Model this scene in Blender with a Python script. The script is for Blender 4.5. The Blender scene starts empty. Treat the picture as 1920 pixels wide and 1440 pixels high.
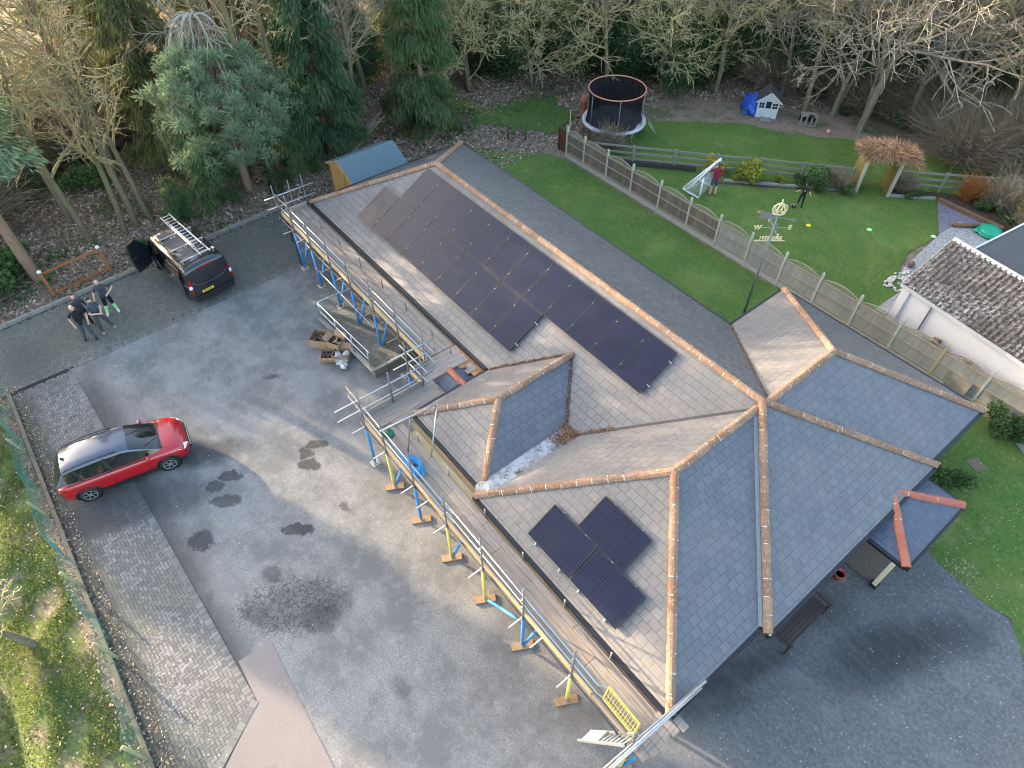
import bpy, math, random
import numpy as np
from mathutils import Vector, Matrix
sc = bpy.context.scene
COL = sc.collection
rnd = random.Random(11)
R = math.radians
# ------------------------------------------------------------------ camera (solved from the photograph, metres)
CAMP = np.array((26.0864, -9.1624, 19.4531))
CR = np.array(((0.625004, 0.780618, -0.002541), (-0.584402, 0.470056, 0.661454), (-0.517537, 0.411927, -0.749981)))
FPX = 1243.94
def G(u, v, z=0.0):
    """photo pixel -> the point of the horizontal plane at height z it shows"""
    d = np.array(((u - 960) / FPX, -(v - 720) / FPX, 1.0)) @ CR
    p = CAMP + d * ((z - CAMP[2]) / d[2])
    return Vector((p[0], p[1], z))
cam = bpy.data.objects.new('camera', bpy.data.cameras.new('camera'))
COL.objects.link(cam)
cam.matrix_world = Matrix(((CR[0][0], CR[1][0], -CR[2][0], CAMP[0]), (CR[0][1], CR[1][1], -CR[2][1], CAMP[1]),
                           (CR[0][2], CR[1][2], -CR[2][2], CAMP[2]), (0, 0, 0, 1)))
cam.data.sensor_width = 36
cam.data.lens = FPX / 1920 * 36
cam.data.clip_end = 2000
sc.camera = cam
# ------------------------------------------------------------------ light
SUN_AZ, SUN_EL = 20.0, 11.0          # direction the light travels in (degrees from +x), height of the sun
ld = Vector((math.cos(R(SUN_AZ)) * math.cos(R(SUN_EL)), math.sin(R(SUN_AZ)) * math.cos(R(SUN_EL)), -math.sin(R(SUN_EL))))
sun = bpy.data.objects.new('sun', bpy.data.lights.new('sun', 'SUN'))
COL.objects.link(sun)
sun.rotation_euler = ld.to_track_quat('-Z', 'Y').to_euler()
sun.data.energy = 3.0
sun.data.angle = R(0.6)
sun.data.color = (1.0, 0.78, 0.52)
w = bpy.data.worlds.new('World')
sc.world = w
w.use_nodes = True
nt = w.node_tree
sky = nt.nodes.new('ShaderNodeTexSky')
sky.sky_type = 'NISHITA'
sky.sun_disc = False
sky.sun_elevation = R(SUN_EL)
sky.sun_rotation = math.atan2(-ld.x, -ld.y)
sky.dust_density = 3.0
sky.ozone_density = 0.5
sky.air_density = 0.9
sc.cycles.filter_width = 1.05
bg = nt.nodes['Background']
nt.links.new(sky.outputs[0], bg.inputs[0])
bg.inputs[1].default_value = 0.15
sc.view_settings.view_transform = 'Standard'
sc.view_settings.look = 'None'
sc.view_settings.exposure = 2.95
sc.cycles.max_bounces = 6
sc.cycles.transparent_max_bounces = 12

# ------------------------------------------------------------------ scene tree helpers
def tag(o, label=None, cat=None, group=None, kind=None):
    if label: o['label'] = label
    if cat: o['category'] = cat
    if group: o['group'] = group
    if kind: o['kind'] = kind
    return o
def thing(name, label, cat, loc=(0, 0, 0), rz=0.0, group=None):
    o = bpy.data.objects.new(name, None)
    COL.objects.link(o)
    o.empty_display_size = 0.2
    o.location = loc
    o.rotation_euler = (0, 0, rz)
    return tag(o, label, cat, group)
def copy_tree(o, parent=None):
    c = o.copy()
    COL.objects.link(c)
    if parent: c.parent = parent
    for ch in list(o.children):
        copy_tree(ch, c)
    return c
class MB:
    """collects shapes that become one mesh object"""
    def __init__(s):
        s.v = []; s.f = []; s.t = []; s.uv = {}; s.mi = []
    def add(s, vs, fs, t=None, m=0):
        o = len(s.v)
        s.v.extend([tuple(p) for p in vs])
        tt = rnd.random() if t is None else t
        for f in fs:
            s.f.append(tuple(o + i for i in f)); s.t.append(tt); s.mi.append(m)
        return s
    def bx(s, x0, x1, y0, y1, z0, z1, t=None, m=0):
        return s.add([(x0, y0, z0), (x1, y0, z0), (x1, y1, z0), (x0, y1, z0), (x0, y0, z1), (x1, y0, z1), (x1, y1, z1), (x0, y1, z1)],
                     [(3, 2, 1, 0), (4, 5, 6, 7), (0, 1, 5, 4), (1, 2, 6, 5), (2, 3, 7, 6), (3, 0, 4, 7)], t, m)
    def beam(s, p0, p1, wd, h, t=None, up=(0, 0, 1), m=0):
        p0 = Vector(p0); p1 = Vector(p1); d = (p1 - p0).normalized(); u = Vector(up)
        if abs(d.dot(u)) > .98: u = Vector((1, 0, 0))
        a = d.cross(u).normalized() * wd / 2; b = a.cross(d).normalized() * h / 2
        vs = [p0 - a - b, p0 + a - b, p0 + a + b, p0 - a + b, p1 - a - b, p1 + a - b, p1 + a + b, p1 - a + b]
        return s.add(vs, [(3, 2, 1, 0), (4, 5, 6, 7), (0, 1, 5, 4), (1, 2, 6, 5), (2, 3, 7, 6), (3, 0, 4, 7)], t, m)
    def path(s, pts, rad, n=6, t=None, cap=True, m=0):
        pts = [Vector(p) for p in pts]
        k = len(pts); vs = []; fs = []
        if not hasattr(rad, '__len__'): rad = [rad] * k
        pa = None
        for i in range(k):
            d = (pts[min(i + 1, k - 1)] - pts[max(i - 1, 0)])
            d = d.normalized() if d.length > 1e-9 else Vector((0, 0, 1))
            if pa is None:
                pa = d.orthogonal().normalized()
            else:
                pa = (pa - d * pa.dot(d))
                pa = pa.normalized() if pa.length > 1e-6 else d.orthogonal().normalized()
            b = d.cross(pa)
            for j in range(n):
                an = 2 * math.pi * j / n
                vs.append(pts[i] + (pa * math.cos(an) + b * math.sin(an)) * rad[i])
        for i in range(k - 1):
            for j in range(n):
                j2 = (j + 1) % n
                fs.append((i * n + j, i * n + j2, (i + 1) * n + j2, (i + 1) * n + j))
        if cap:
            fs.append(tuple(range(n - 1, -1, -1))); fs.append(tuple((k - 1) * n + j for j in range(n)))
        return s.add(vs, fs, t, m)
    def tube(s, p0, p1, r, r1=None, n=8, t=None, m=0):
        return s.path([p0, p1], [r, r if r1 is None else r1], n, t, True, m)
    def lathe(s, c, prof, n=16, t=None, m=0, sq=(1, 1), cap=True):
        vs = []; fs = []
        for r, z in prof:
            for j in range(n):
                a = 2 * math.pi * j / n
                vs.append((c[0] + r * math.cos(a) * sq[0], c[1] + r * math.sin(a) * sq[1], c[2] + z))
        for i in range(len(prof) - 1):
            for j in range(n):
                j2 = (j + 1) % n
                fs.append((i * n + j, i * n + j2, (i + 1) * n + j2, (i + 1) * n + j))
        if cap and prof[0][0] > 1e-4: fs.append(tuple(range(n - 1, -1, -1)))
        if cap and prof[-1][0] > 1e-4: fs.append(tuple((len(prof) - 1) * n + j for j in range(n)))
        return s.add(vs, fs, t, m)
    def poly(s, pts, t=None, m=0):
        return s.add(pts, [tuple(range(len(pts)))], t, m)
    def prism(s, pts, z0, z1, t=None, m=0):
        n = len(pts)
        vs = [(p[0], p[1], z0) for p in pts] + [(p[0], p[1], z1) for p in pts]
        fs = [tuple(range(n - 1, -1, -1)), tuple(range(n, 2 * n))] + [(i, (i + 1) % n, n + (i + 1) % n, n + i) for i in range(n)]
        return s.add(vs, fs, t, m)
    def slab(s, pts, th, t=None, m=0):
        """a planar polygon given thickness below itself"""
        n = len(pts); p = [Vector(q) for q in pts]
        nn = Vector((0, 0, 0))
        for i in range(n): nn += p[i].cross(p[(i + 1) % n])
        nn.normalize()
        if nn.z < 0: p.reverse(); nn = -nn
        vs = p + [q - nn * th for q in p]
        fs = [tuple(range(n)), tuple(range(2 * n - 1, n - 1, -1))] + [((i + 1) % n, i, n + i, n + (i + 1) % n) for i in range(n)]
        return s.add(vs, fs, t, m)
    def ball(s, c, r, seg=12, rings=8, t=None, m=0, jit=0.0):
        if not hasattr(r, '__len__'): r = (r, r, r)
        vs = [(c[0], c[1], c[2] - r[2])]; fs = []
        for i in range(1, rings):
            th = math.pi * i / rings
            for j in range(seg):
                a = 2 * math.pi * j / seg
                q = 1 + rnd.uniform(-jit, jit)
                vs.append((c[0] + r[0] * q * math.sin(th) * math.cos(a), c[1] + r[1] * q * math.sin(th) * math.sin(a), c[2] - r[2] * q * math.cos(th)))
        vs.append((c[0], c[1], c[2] + r[2]))
        for j in range(seg):
            fs.append((0, 1 + (j + 1) % seg, 1 + j))
            for i in range(rings - 2):
                a = 1 + i * seg + j; b = 1 + i * seg + (j + 1) % seg
                fs.append((a, b, b + seg, a + seg))
            k = 1 + (rings - 2) * seg
            fs.append((k + j, k + (j + 1) % seg, len(vs) - 1))
        return s.add(vs, fs, t, m)
    def xf(s, M):
        s.v = [tuple(M @ Vector(p)) for p in s.v]; return s
    def obj(s, name, mats, parent=None, smooth=False, uvdir=None, rel=True, bevel=0):
        """links the mesh; coordinates are world unless rel is False (then the parent's own)"""
        me = bpy.data.meshes.new(name)
        off = Vector((0, 0, 0))
        if parent is not None and rel:
            q = parent
            while q is not None:
                off += q.location; q = q.parent
        vs = s.v if off.length == 0 else [(p[0] - off.x, p[1] - off.y, p[2] - off.z) for p in s.v]
        me.from_pydata(vs, [], s.f)
        if not isinstance(mats, (list, tuple)): mats = [mats]
        for m in mats: me.materials.append(m)
        if len(mats) > 1: me.polygons.foreach_set('material_index', s.mi)
        a = me.attributes.new('tint', 'FLOAT', 'FACE'); a.data.foreach_set('value', s.t)
        if smooth: me.polygons.foreach_set('use_smooth', [True] * len(s.f))
        if uvdir is not None:
            ud, vd = Vector(uvdir[0]), Vector(uvdir[1])
            uv = me.uv_layers.new(name='UVMap')
            for lp in me.loops:
                p = Vector(s.v[lp.vertex_index]); uv.data[lp.index].uv = (p.dot(ud), p.dot(vd))
        me.update()
        o = bpy.data.objects.new(name, me); COL.objects.link(o)
        if parent is not None: o.parent = parent
        if bevel:
            b = o.modifiers.new('bevel', 'BEVEL'); b.width = bevel; b.segments = 2; b.limit_method = 'ANGLE'
        return o
def raw(name, V, F, mats, tint=None, parent=None, mi=None, smooth=False):
    """a mesh from numpy arrays (V n*3, F m*k) with a tint per face"""
    me = bpy.data.meshes.new(name)
    V = np.asarray(V, dtype=np.float32); F = np.asarray(F, dtype=np.int32)
    k = F.shape[1]
    me.vertices.add(len(V)); me.vertices.foreach_set('co', V.ravel())
    me.loops.add(F.size); me.loops.foreach_set('vertex_index', F.ravel())
    me.polygons.add(len(F)); me.polygons.foreach_set('loop_start', np.arange(0, F.size, k, dtype=np.int32))
    if not isinstance(mats, (list, tuple)): mats = [mats]
    for m in mats: me.materials.append(m)
    if mi is not None: me.polygons.foreach_set('material_index', np.asarray(mi, dtype=np.int32))
    if tint is not None:
        a = me.attributes.new('tint', 'FLOAT', 'FACE'); a.data.foreach_set('value', np.asarray(tint, dtype=np.float32))
    if smooth: me.polygons.foreach_set('use_smooth', [True] * len(F))
    me.update(calc_edges=True); me.validate()
    o = bpy.data.objects.new(name, me); COL.objects.link(o)
    if parent is not None: o.parent = parent
    return o
def arc(a0, a1, n): return [a0 + (a1 - a0) * i / (n - 1) for i in range(n)]
def inside(poly, x, y):
    r = False; n = len(poly); j = n - 1
    for i in range(n):
        xi, yi, xj, yj = poly[i][0], poly[i][1], poly[j][0], poly[j][1]
        if (yi > y) != (yj > y) and x < (xj - xi) * (y - yi) / (yj - yi) + xi: r = not r
        j = i
    return r
def inside_np(poly, P):
    r = np.zeros(len(P), bool); n = len(poly); j = n - 1; x = P[:, 0]; y = P[:, 1]
    for i in range(n):
        xi, yi, xj, yj = poly[i][0], poly[i][1], poly[j][0], poly[j][1]
        if yi != yj:
            c = ((yi > y) != (yj > y)) & (x < (xj - xi) * (y - yi) / (yj - yi) + xi); r ^= c
        j = i
    return r
def text_mesh(txt, size, depth):
    """lettering as mesh data: list of verts (x, y in the text plane, z depth) and faces"""
    cu = bpy.data.curves.new('lettering', 'FONT'); cu.body = txt; cu.size = size; cu.extrude = depth; cu.align_x = 'CENTER'; cu.align_y = 'CENTER'
    cu.resolution_u = 3; cu.offset = size * .03
    o = bpy.data.objects.new('lettering', cu); COL.objects.link(o)
    dg = bpy.context.evaluated_depsgraph_get()
    me = bpy.data.meshes.new_from_object(o.evaluated_get(dg))
    vs = [tuple(v.co) for v in me.vertices]; fs = [tuple(p.vertices) for p in me.polygons]
    bpy.data.objects.remove(o); bpy.data.curves.remove(cu); bpy.data.meshes.remove(me)
    return vs, fs

# ------------------------------------------------------------------ materials
class N:
    def __init__(s, name, rough=.8, metal=0.0, spec=.5):
        s.m = bpy.data.materials.new(name); s.m.use_nodes = True
        s.t = s.m.node_tree; s.b = s.t.nodes['Principled BSDF']
        s.set('Roughness', rough); s.set('Metallic', metal); s.set('Specular IOR Level', spec)
    def set(s, k, v):
        i = s.b.inputs[k]
        if isinstance(v, bpy.types.NodeSocket): s.t.links.new(v, i)
        elif isinstance(v, (tuple, list)) and len(v) == 3: i.default_value = (*v, 1)
        else: i.default_value = v
        return s
    def nd(s, typ, props=None, **ins):
        n = s.t.nodes.new('ShaderNode' + typ)
        for k, v in (props or {}).items(): setattr(n, k, v)
        for k, v in ins.items(): s.put(n.inputs[k.replace('_', ' ')], v)
        return n
    def put(s, i, v):
        if isinstance(v, bpy.types.NodeSocket): s.t.links.new(v, i)
        elif isinstance(v, (tuple, list)) and len(v) == 3 and i.type == 'RGBA': i.default_value = (*v, 1)
        else: i.default_value = v
    def pos(s): return s.nd('NewGeometry').outputs['Position']
    def obj(s): return s.nd('TexCoord').outputs['Object']
    def uv(s): return s.nd('TexCoord').outputs['UV']
    def tint(s): return s.nd('Attribute', {'attribute_name': 'tint'}).outputs['Fac']
    def orand(s): return s.nd('ObjectInfo').outputs['Random']
    def noise(s, scale, detail=4, vec=None, rough=.6, dist=0.0):
        n = s.nd('TexNoise', None, Scale=scale, Detail=detail, Roughness=rough, Distortion=dist)
        s.t.links.new(vec if vec is not None else s.pos(), n.inputs['Vector']); return n.outputs['Fac']
    def vor(s, scale, feature='F1', vec=None, out='Distance'):
        n = s.nd('TexVoronoi', {'feature': feature}, Scale=scale)
        s.t.links.new(vec if vec is not None else s.pos(), n.inputs['Vector']); return n.outputs[out]
    def ramp(s, fac, stops, interp='LINEAR'):
        n = s.nd('ValToRGB'); s.put(n.inputs[0], fac); e = n.color_ramp.elements; n.color_ramp.interpolation = interp
        while len(e) < len(stops): e.new(.5)
        for i, (p, c) in enumerate(stops):
            e[i].position = p; e[i].color = (*c, 1) if hasattr(c, '__len__') else (c, c, c, 1)
        return n.outputs[0]
    def mix(s, fac, a, b, mode='MIX'):
        n = s.nd('Mix', {'data_type': 'RGBA', 'blend_type': mode})
        s.put(n.inputs[0], fac); s.put(n.inputs[6], a); s.put(n.inputs[7], b); return n.outputs[2]
    def math(s, op, a, b=0.0, c=0.0, clamp=False):
        n = s.nd('Math', {'operation': op, 'use_clamp': clamp}); s.put(n.inputs[0], a); s.put(n.inputs[1], b); s.put(n.inputs[2], c); return n.outputs[0]
    def mapr(s, v, a, b, c=0.0, d=1.0):
        n = s.nd('MapRange', {'interpolation_type': 'SMOOTHSTEP'}, Value=v)
        for k, x in zip(('From Min', 'From Max', 'To Min', 'To Max'), (a, b, c, d)): n.inputs[k].default_value = x
        return n.outputs[0]
    def vmul(s, v, k):
        n = s.nd('VectorMath', {'operation': 'MULTIPLY'}); s.put(n.inputs[0], v); n.inputs[1].default_value = k; return n.outputs[0]
    def vadd(s, v, k):
        n = s.nd('VectorMath', {'operation': 'ADD'}); s.put(n.inputs[0], v); s.put(n.inputs[1], k); return n.outputs[0]
    def bump(s, h, strength=.5, dist=.02):
        n = s.nd('Bump', None, Height=h, Strength=strength, Distance=dist); s.t.links.new(n.outputs[0], s.b.inputs['Normal']); return s
def flat(name, col, rough=.6, metal=0.0, var=.15, scale=6.0, spec=.5):
    """a plain painted / plastic / cloth surface with mild wear"""
    n = N(name, rough, metal, spec)
    f = n.noise(scale, 5, n.obj())
    n.set('Base Color', n.mix(f, tuple(c * (1 - var) for c in col), tuple(min(1, c * (1 + var)) for c in col)))
    n.set('Roughness', n.mapr(f, .3, .7, max(0.05, rough - .08), min(1, rough + .08)))
    return n.m
def tinted(name, a, b, rough=.8, noise=0.0, scale=3, spec=.3, sub=None):
    """colour between a and b by each face's (or leaf's) own tint"""
    n = N(name, rough, 0, spec)
    f = n.tint()
    if noise: f = n.math('ADD', n.math('MULTIPLY', f, 1 - noise), n.math('MULTIPLY', n.noise(scale, 3), noise))
    n.set('Base Color', n.ramp(f, [(0, a), (.5, tuple((x + y) / 2 for x, y in zip(a, b))), (1, b)] if sub is None else sub))
    return n.m
def timber(name, a, b, rough=.85, ax=0, grain=26.0, spots=0.25):
    """sawn wood with grain along one axis, a tone of its own for every board"""
    n = N(name, rough, 0, .2)
    k = [grain, grain, grain]; k[ax] = grain * .06
    g = n.noise(1.0, 6, n.vmul(n.obj(), tuple(k)), .7)
    t = n.math('ADD', n.math('MULTIPLY', n.orand(), .5), n.math('MULTIPLY', n.tint(), .5))
    c = n.mix(t, a, b)
    c = n.mix(n.mapr(g, .35, .75, 0, .75), c, tuple(x * .52 for x in a))
    s = n.noise(2.3, 5, n.obj(), .7)
    c = n.mix(n.mapr(s, .55, .75, 0, spots), c, (.06, .045, .03))
    n.set('Base Color', c); n.bump(g, .25, .004)
    return n.m
def slate(name, c1, c2, weather, moss, lichen, tw=.30, th=.25):
    n = N(name, .5, 0, .5)
    uv = n.uv()
    br = n.nd('TexBrick', {'offset': .5}, Scale=1.0, Mortar_Size=.009, Mortar_Smooth=.2, Bias=0.0, Brick_Width=tw, Row_Height=th)
    n.t.links.new(uv, br.inputs['Vector'])
    n.put(br.inputs['Color1'], c1); n.put(br.inputs['Color2'], c2); n.put(br.inputs['Mortar'], tuple(x * .42 for x in c1))
    c = br.outputs['Color']
    c = n.mix(n.mapr(n.noise(.55, 5), .35, .7, 0, weather), c, (.205, .182, .163))
    c = n.mix(n.mapr(n.noise(5.5, 6, None, .75), .5, .72, 0, weather * .7), c, (.235, .21, .187))
    stk = n.noise(1, 6, n.vmul(uv, (3.2, .55, 1)), .75)
    c = n.mix(n.mapr(stk, .50, .70, 0, weather * .8), c, tuple(x * .62 for x in c1))
    if moss: c = n.mix(n.mapr(n.noise(1, 6, n.vmul(uv, (5, 13, 1)), .8), .49, .58, 0, moss), c, (.030, .027, .022))
    if lichen: c = n.mix(n.mapr(n.noise(34, 2, None, .5), .64, .7, 0, lichen), c, (.26, .25, .22))
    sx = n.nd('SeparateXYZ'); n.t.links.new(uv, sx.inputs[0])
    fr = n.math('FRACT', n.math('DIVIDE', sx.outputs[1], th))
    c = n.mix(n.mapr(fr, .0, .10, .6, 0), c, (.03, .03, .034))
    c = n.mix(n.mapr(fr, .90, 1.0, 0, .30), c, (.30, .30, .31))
    n.set('Base Color', c)
    n.set('Roughness', n.mapr(n.noise(3, 4), .3, .7, .42, .62))
    h = n.math('SUBTRACT', n.math('MULTIPLY', n.math('SUBTRACT', 1.0, fr), 1.0), n.math('MULTIPLY', br.outputs['Fac'], .7))
    n.bump(h, .5, .02)
    return n.m
M = {}
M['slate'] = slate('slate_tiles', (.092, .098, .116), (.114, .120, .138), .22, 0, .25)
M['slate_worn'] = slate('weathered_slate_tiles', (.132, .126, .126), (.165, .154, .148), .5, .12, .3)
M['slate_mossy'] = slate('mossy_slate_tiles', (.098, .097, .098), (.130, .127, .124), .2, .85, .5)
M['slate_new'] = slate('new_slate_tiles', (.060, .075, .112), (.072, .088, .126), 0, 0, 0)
n = N('ridge_terracotta', .85, 0, .2)
f = n.noise(13, 6, None, .75)
c = n.mix(n.tint(), (.215, .118, .070), (.32, .19, .12))
c = n.mix(n.mapr(n.noise(1.4, 4), .4, .65, 0, .6), c, (.20, .14, .11))
c = n.mix(n.mapr(f, .52, .64, 0, .75), c, (.43, .36, .28))
c = n.mix(n.mapr(n.noise(24, 4), .58, .68, 0, .7), c, (.10, .07, .05))
n.set('Base Color', c); n.bump(f, .4, .01); M['ridge'] = n.m
n = N('new_terracotta', .7, 0, .3); n.set('Base Color', n.mix(n.tint(), (.33, .11, .07), (.40, .145, .09))); M['ridge_new'] = n.m
M['mortar'] = flat('pale_mortar', (.55, .52, .47), .9)
M['valley'] = flat('dark_valley_lining', (.055, .05, .048), .8, 0, .4, 9)
M['lead'] = flat('lead_flashing', (.20, .21, .225), .6, 0, .3, 9)
M['black_pvc'] = flat('black_gutter_plastic', (.012, .012, .014), .4)
n = N('brick_wall', .9, 0, .2)
br = n.nd('TexBrick', {'offset': .5}, Scale=1.0, Mortar_Size=.01, Brick_Width=.225, Row_Height=.075)
n.t.links.new(n.uv(), br.inputs['Vector']); n.put(br.inputs['Color1'], (.34, .15, .085)); n.put(br.inputs['Color2'], (.45, .23, .13)); n.put(br.inputs['Mortar'], (.38, .34, .29))
n.set('Base Color', br.outputs['Color']); M['brick'] = n.m
# solar glass
n = N('solar_cells', .12, 0, .25)
br = n.nd('TexBrick', {'offset': 0.0}, Scale=1.0, Mortar_Size=.0035, Brick_Width=.0935, Row_Height=.182)
n.t.links.new(n.uv(), br.inputs['Vector']); n.put(br.inputs['Color1'], (.005, .007, .021)); n.put(br.inputs['Color2'], (.007, .009, .026)); n.put(br.inputs['Mortar'], (.024, .026, .05))
wv = n.nd('TexBrick', {'offset': 0.0}, Scale=1.0, Mortar_Size=.0016, Brick_Width=10.0, Row_Height=.0303)
n.t.links.new(n.uv(), wv.inputs['Vector']); n.put(wv.inputs['Color1'], (0, 0, 0)); n.put(wv.inputs['Color2'], (0, 0, 0)); n.put(wv.inputs['Mortar'], (.03, .03, .035))
c = n.mix(1.0, br.outputs['Color'], wv.outputs['Color'], 'ADD')
c = n.mix(n.mapr(n.noise(.9, 4), .4, .7, 0, .15), c, (.03, .028, .036))
n.set('Base Color', c); n.set('Roughness', n.mapr(n.noise(2.0, 4), .3, .7, .10, .24)); M['solar'] = n.m
M['solar_frame'] = flat('black_anodised_frame', (.010, .010, .012), .35)
n = N('galvanised_steel', .38, .75, .5); f = n.noise(14, 5, n.obj())
n.set('Base Color', n.mix(f, (.30, .315, .33), (.50, .515, .53))); n.set('Roughness', n.mapr(f, .3, .7, .3, .55)); M['steel'] = n.m
M['steel_dull'] = flat('weathered_steel_tube', (.17, .165, .16), .6, .5, .35, 9)
M['blue_foam'] = flat('blue_pole_sleeve', (.045, .26, .60), .65, 0, .18, 4)
M['yellow_foam'] = flat('yellow_pole_sleeve', (.66, .60, .14), .65, 0, .15, 4)
M['board'] = timber('scaffold_board_wood', (.27, .215, .17), (.36, .295, .245), .9, 0)
M['board_y'] = timber('scaffold_board_wood_across', (.27, .225, .19), (.37, .32, .28), .9, 1)
M['board_new'] = timber('new_scaffold_board', (.42, .31, .17), (.50, .38, .23), .85, 0, 22, .1)
M['sole'] = timber('sole_board_wood', (.33, .215, .125), (.42, .28, .17), .9, 0)
# ================================================================== the ground
CARPARK_L, KERB_Y = -13.95, -13.95
def hgt(x, y):
    z = -0.03 * np.ones_like(x)
    f = np.clip((-4.6 - x) / 3, 0, 1)                                  # woodland floor west of the kerb
    z = z + f * (.10 * np.sin(x * .7 + y * .4) + .07 * np.sin(y * 1.1 - x * .33) + .05)
    b = np.clip((-14.6 - y) / 1.0, 0, 1) * np.clip((x - 1) / 3, 0, 1)   # bank and ditch beside the green net
    z = z + b * (.16 * np.sin(x * 1.3) * np.sin(y * 1.7) + .10 - 1.0 * np.exp(-((y + 17.3 + .25 * np.sin(x * .8)) / .75) ** 2))
    g = np.clip((y - 30) / 3, 0, 1)
    return z + g * .1 * np.sin(x * .9) * np.cos(y * .7)
xs = np.concatenate([[-900, -300, -120, -70], np.arange(-46, 44.1, .5), [60, 120, 300, 900]])
ys = np.concatenate([[-900, -300, -100, -50], np.arange(-32, 62.1, .5), [80, 130, 300, 900]])
X, Y = np.meshgrid(xs, ys, indexing='ij')
Z = hgt(X, Y); far = (X < -46) | (X > 44) | (Y < -32) | (Y > 62); Z[far] = -.03
nx, ny = len(xs), len(ys)
V = np.stack([X, Y, Z], -1).reshape(-1, 3)
I = np.arange(nx * ny).reshape(nx, ny)
F = np.stack([I[:-1, :-1], I[1:, :-1], I[1:, 1:], I[:-1, 1:]], -1).reshape(-1, 4)
n = N('woodland_floor', .95, 0, .15)
p = n.pos()
c = n.ramp(n.noise(7, 8, None, .8), [(.28, (.08, .062, .047)), (.45, (.20, .15, .115)), (.58, (.29, .225, .175)), (.75, (.40, .33, .265))])
c = n.mix(n.mapr(n.noise(.35, 6, None, .7), .5, .62, 0, .75), c, n.ramp(n.noise(9, 5), [(.3, (.03, .055, .02)), (.7, (.11, .16, .055))]))
sx = n.nd('SeparateXYZ'); n.t.links.new(p, sx.inputs[0])
bank = n.math('MULTIPLY', n.mapr(sx.outputs[1], -14.6, -14.2, 1, 0), n.mapr(sx.outputs[0], 0, 4, 0, 1))
g = n.ramp(n.noise(6, 7, None, .75), [(.3, (.045, .055, .02)), (.5, (.11, .15, .045)), (.7, (.21, .23, .08))])
c = n.mix(n.math('MULTIPLY', bank, n.mapr(n.noise(1.1, 5), .38, .55, .25, 1)), c, g)
n.set('Base Color', c); n.bump(n.noise(12, 6, None, .8), .9, .06); M['floor'] = n.m
tag(raw('ground', V, F, M['floor'], smooth=True), kind='structure')

def ragged(pts, amp=.12, step=.3):
    out = []; r = random.Random(len(pts))
    for i in range(len(pts)):
        a, b = pts[i], pts[(i + 1) % len(pts)]; L = math.hypot(b[0] - a[0], b[1] - a[1]); k = max(1, int(L / step))
        for j in range(k):
            f = j / k; out.append((a[0] + (b[0] - a[0]) * f + r.uniform(-amp, amp), a[1] + (b[1] - a[1]) * f + r.uniform(-amp, amp)))
    return out
def sheet(name, pts, z, mat):
    o = MB().poly([(p[0], p[1], z) for p in pts]).obj(name, mat)
    return tag(o, kind='structure')
# ---- asphalt with the damp patches, stains, darker patches and crazing the photo shows
n = N('asphalt', .88, 0, .3)
p = n.pos()
c = n.ramp(n.noise(19, 8, None, .9), [(.33, (.070, .069, .068)), (.45, (.165, .163, .161)), (.55, (.245, .242, .238)), (.68, (.46, .455, .445))])
c = n.mix(n.mapr(n.noise(.55, 8, None, .75), .40, .60, 0, .75), c, (.118, .118, .119))
c = n.mix(n.mapr(n.noise(1.6, 7, None, .8), .50, .66, 0, .55), c, (.27, .26, .24))
sx = n.nd('SeparateXYZ'); n.t.links.new(p, sx.inputs[0])
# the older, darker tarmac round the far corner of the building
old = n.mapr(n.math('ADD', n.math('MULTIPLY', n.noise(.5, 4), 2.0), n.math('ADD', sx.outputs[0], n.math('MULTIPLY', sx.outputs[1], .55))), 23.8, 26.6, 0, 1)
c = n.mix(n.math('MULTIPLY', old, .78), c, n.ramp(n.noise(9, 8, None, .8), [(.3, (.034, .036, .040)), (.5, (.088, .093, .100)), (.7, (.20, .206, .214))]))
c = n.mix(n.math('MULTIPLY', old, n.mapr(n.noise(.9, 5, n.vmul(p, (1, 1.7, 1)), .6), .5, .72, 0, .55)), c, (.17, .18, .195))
# trodden soil washed over the edges by the block paving
edge = n.math('MULTIPLY', n.mapr(n.math('ADD', sx.outputs[1], n.math('MULTIPLY', n.noise(2.2, 4), .9)), -10.9, -10.1, .8, 0), n.mapr(sx.outputs[0], 1, 3, .3, 1))
c = n.mix(edge, c, (.050, .050, .052))
warp = n.nd('VectorMath', {'operation': 'SCALE'})
nz = n.nd('TexNoise', None, Scale=2.6, Detail=5, Roughness=.7); n.t.links.new(p, nz.inputs['Vector'])
sb = n.nd('VectorMath', {'operation': 'SUBTRACT'}); n.put(sb.inputs[0], nz.outputs['Color']); sb.inputs[1].default_value = (.5, .5, .5)
n.put(warp.inputs[0], sb.outputs[0]); warp.inputs['Scale'].default_value = .6
pw = n.vadd(p, warp.outputs[0])
def dark_patch(u, v, rx, ry, ang, soft, amt, col):
    global c
    q = G(u, v)
    mp = n.nd('Mapping', {'vector_type': 'TEXTURE'}); n.t.links.new(pw, mp.inputs[0])
    mp.inputs['Location'].default_value = (q.x, q.y, 0); mp.inputs['Rotation'].default_value = (0, 0, R(ang)); mp.inputs['Scale'].default_value = (rx, ry, 1e3)
    ln = n.nd('VectorMath', {'operation': 'LENGTH'}); n.t.links.new(mp.outputs[0], ln.inputs[0])
    c = n.mix(n.mapr(ln.outputs['Value'], 1 - soft, 1 + soft, amt, 0), c, col)
WET = (.030, .031, .034)
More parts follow.
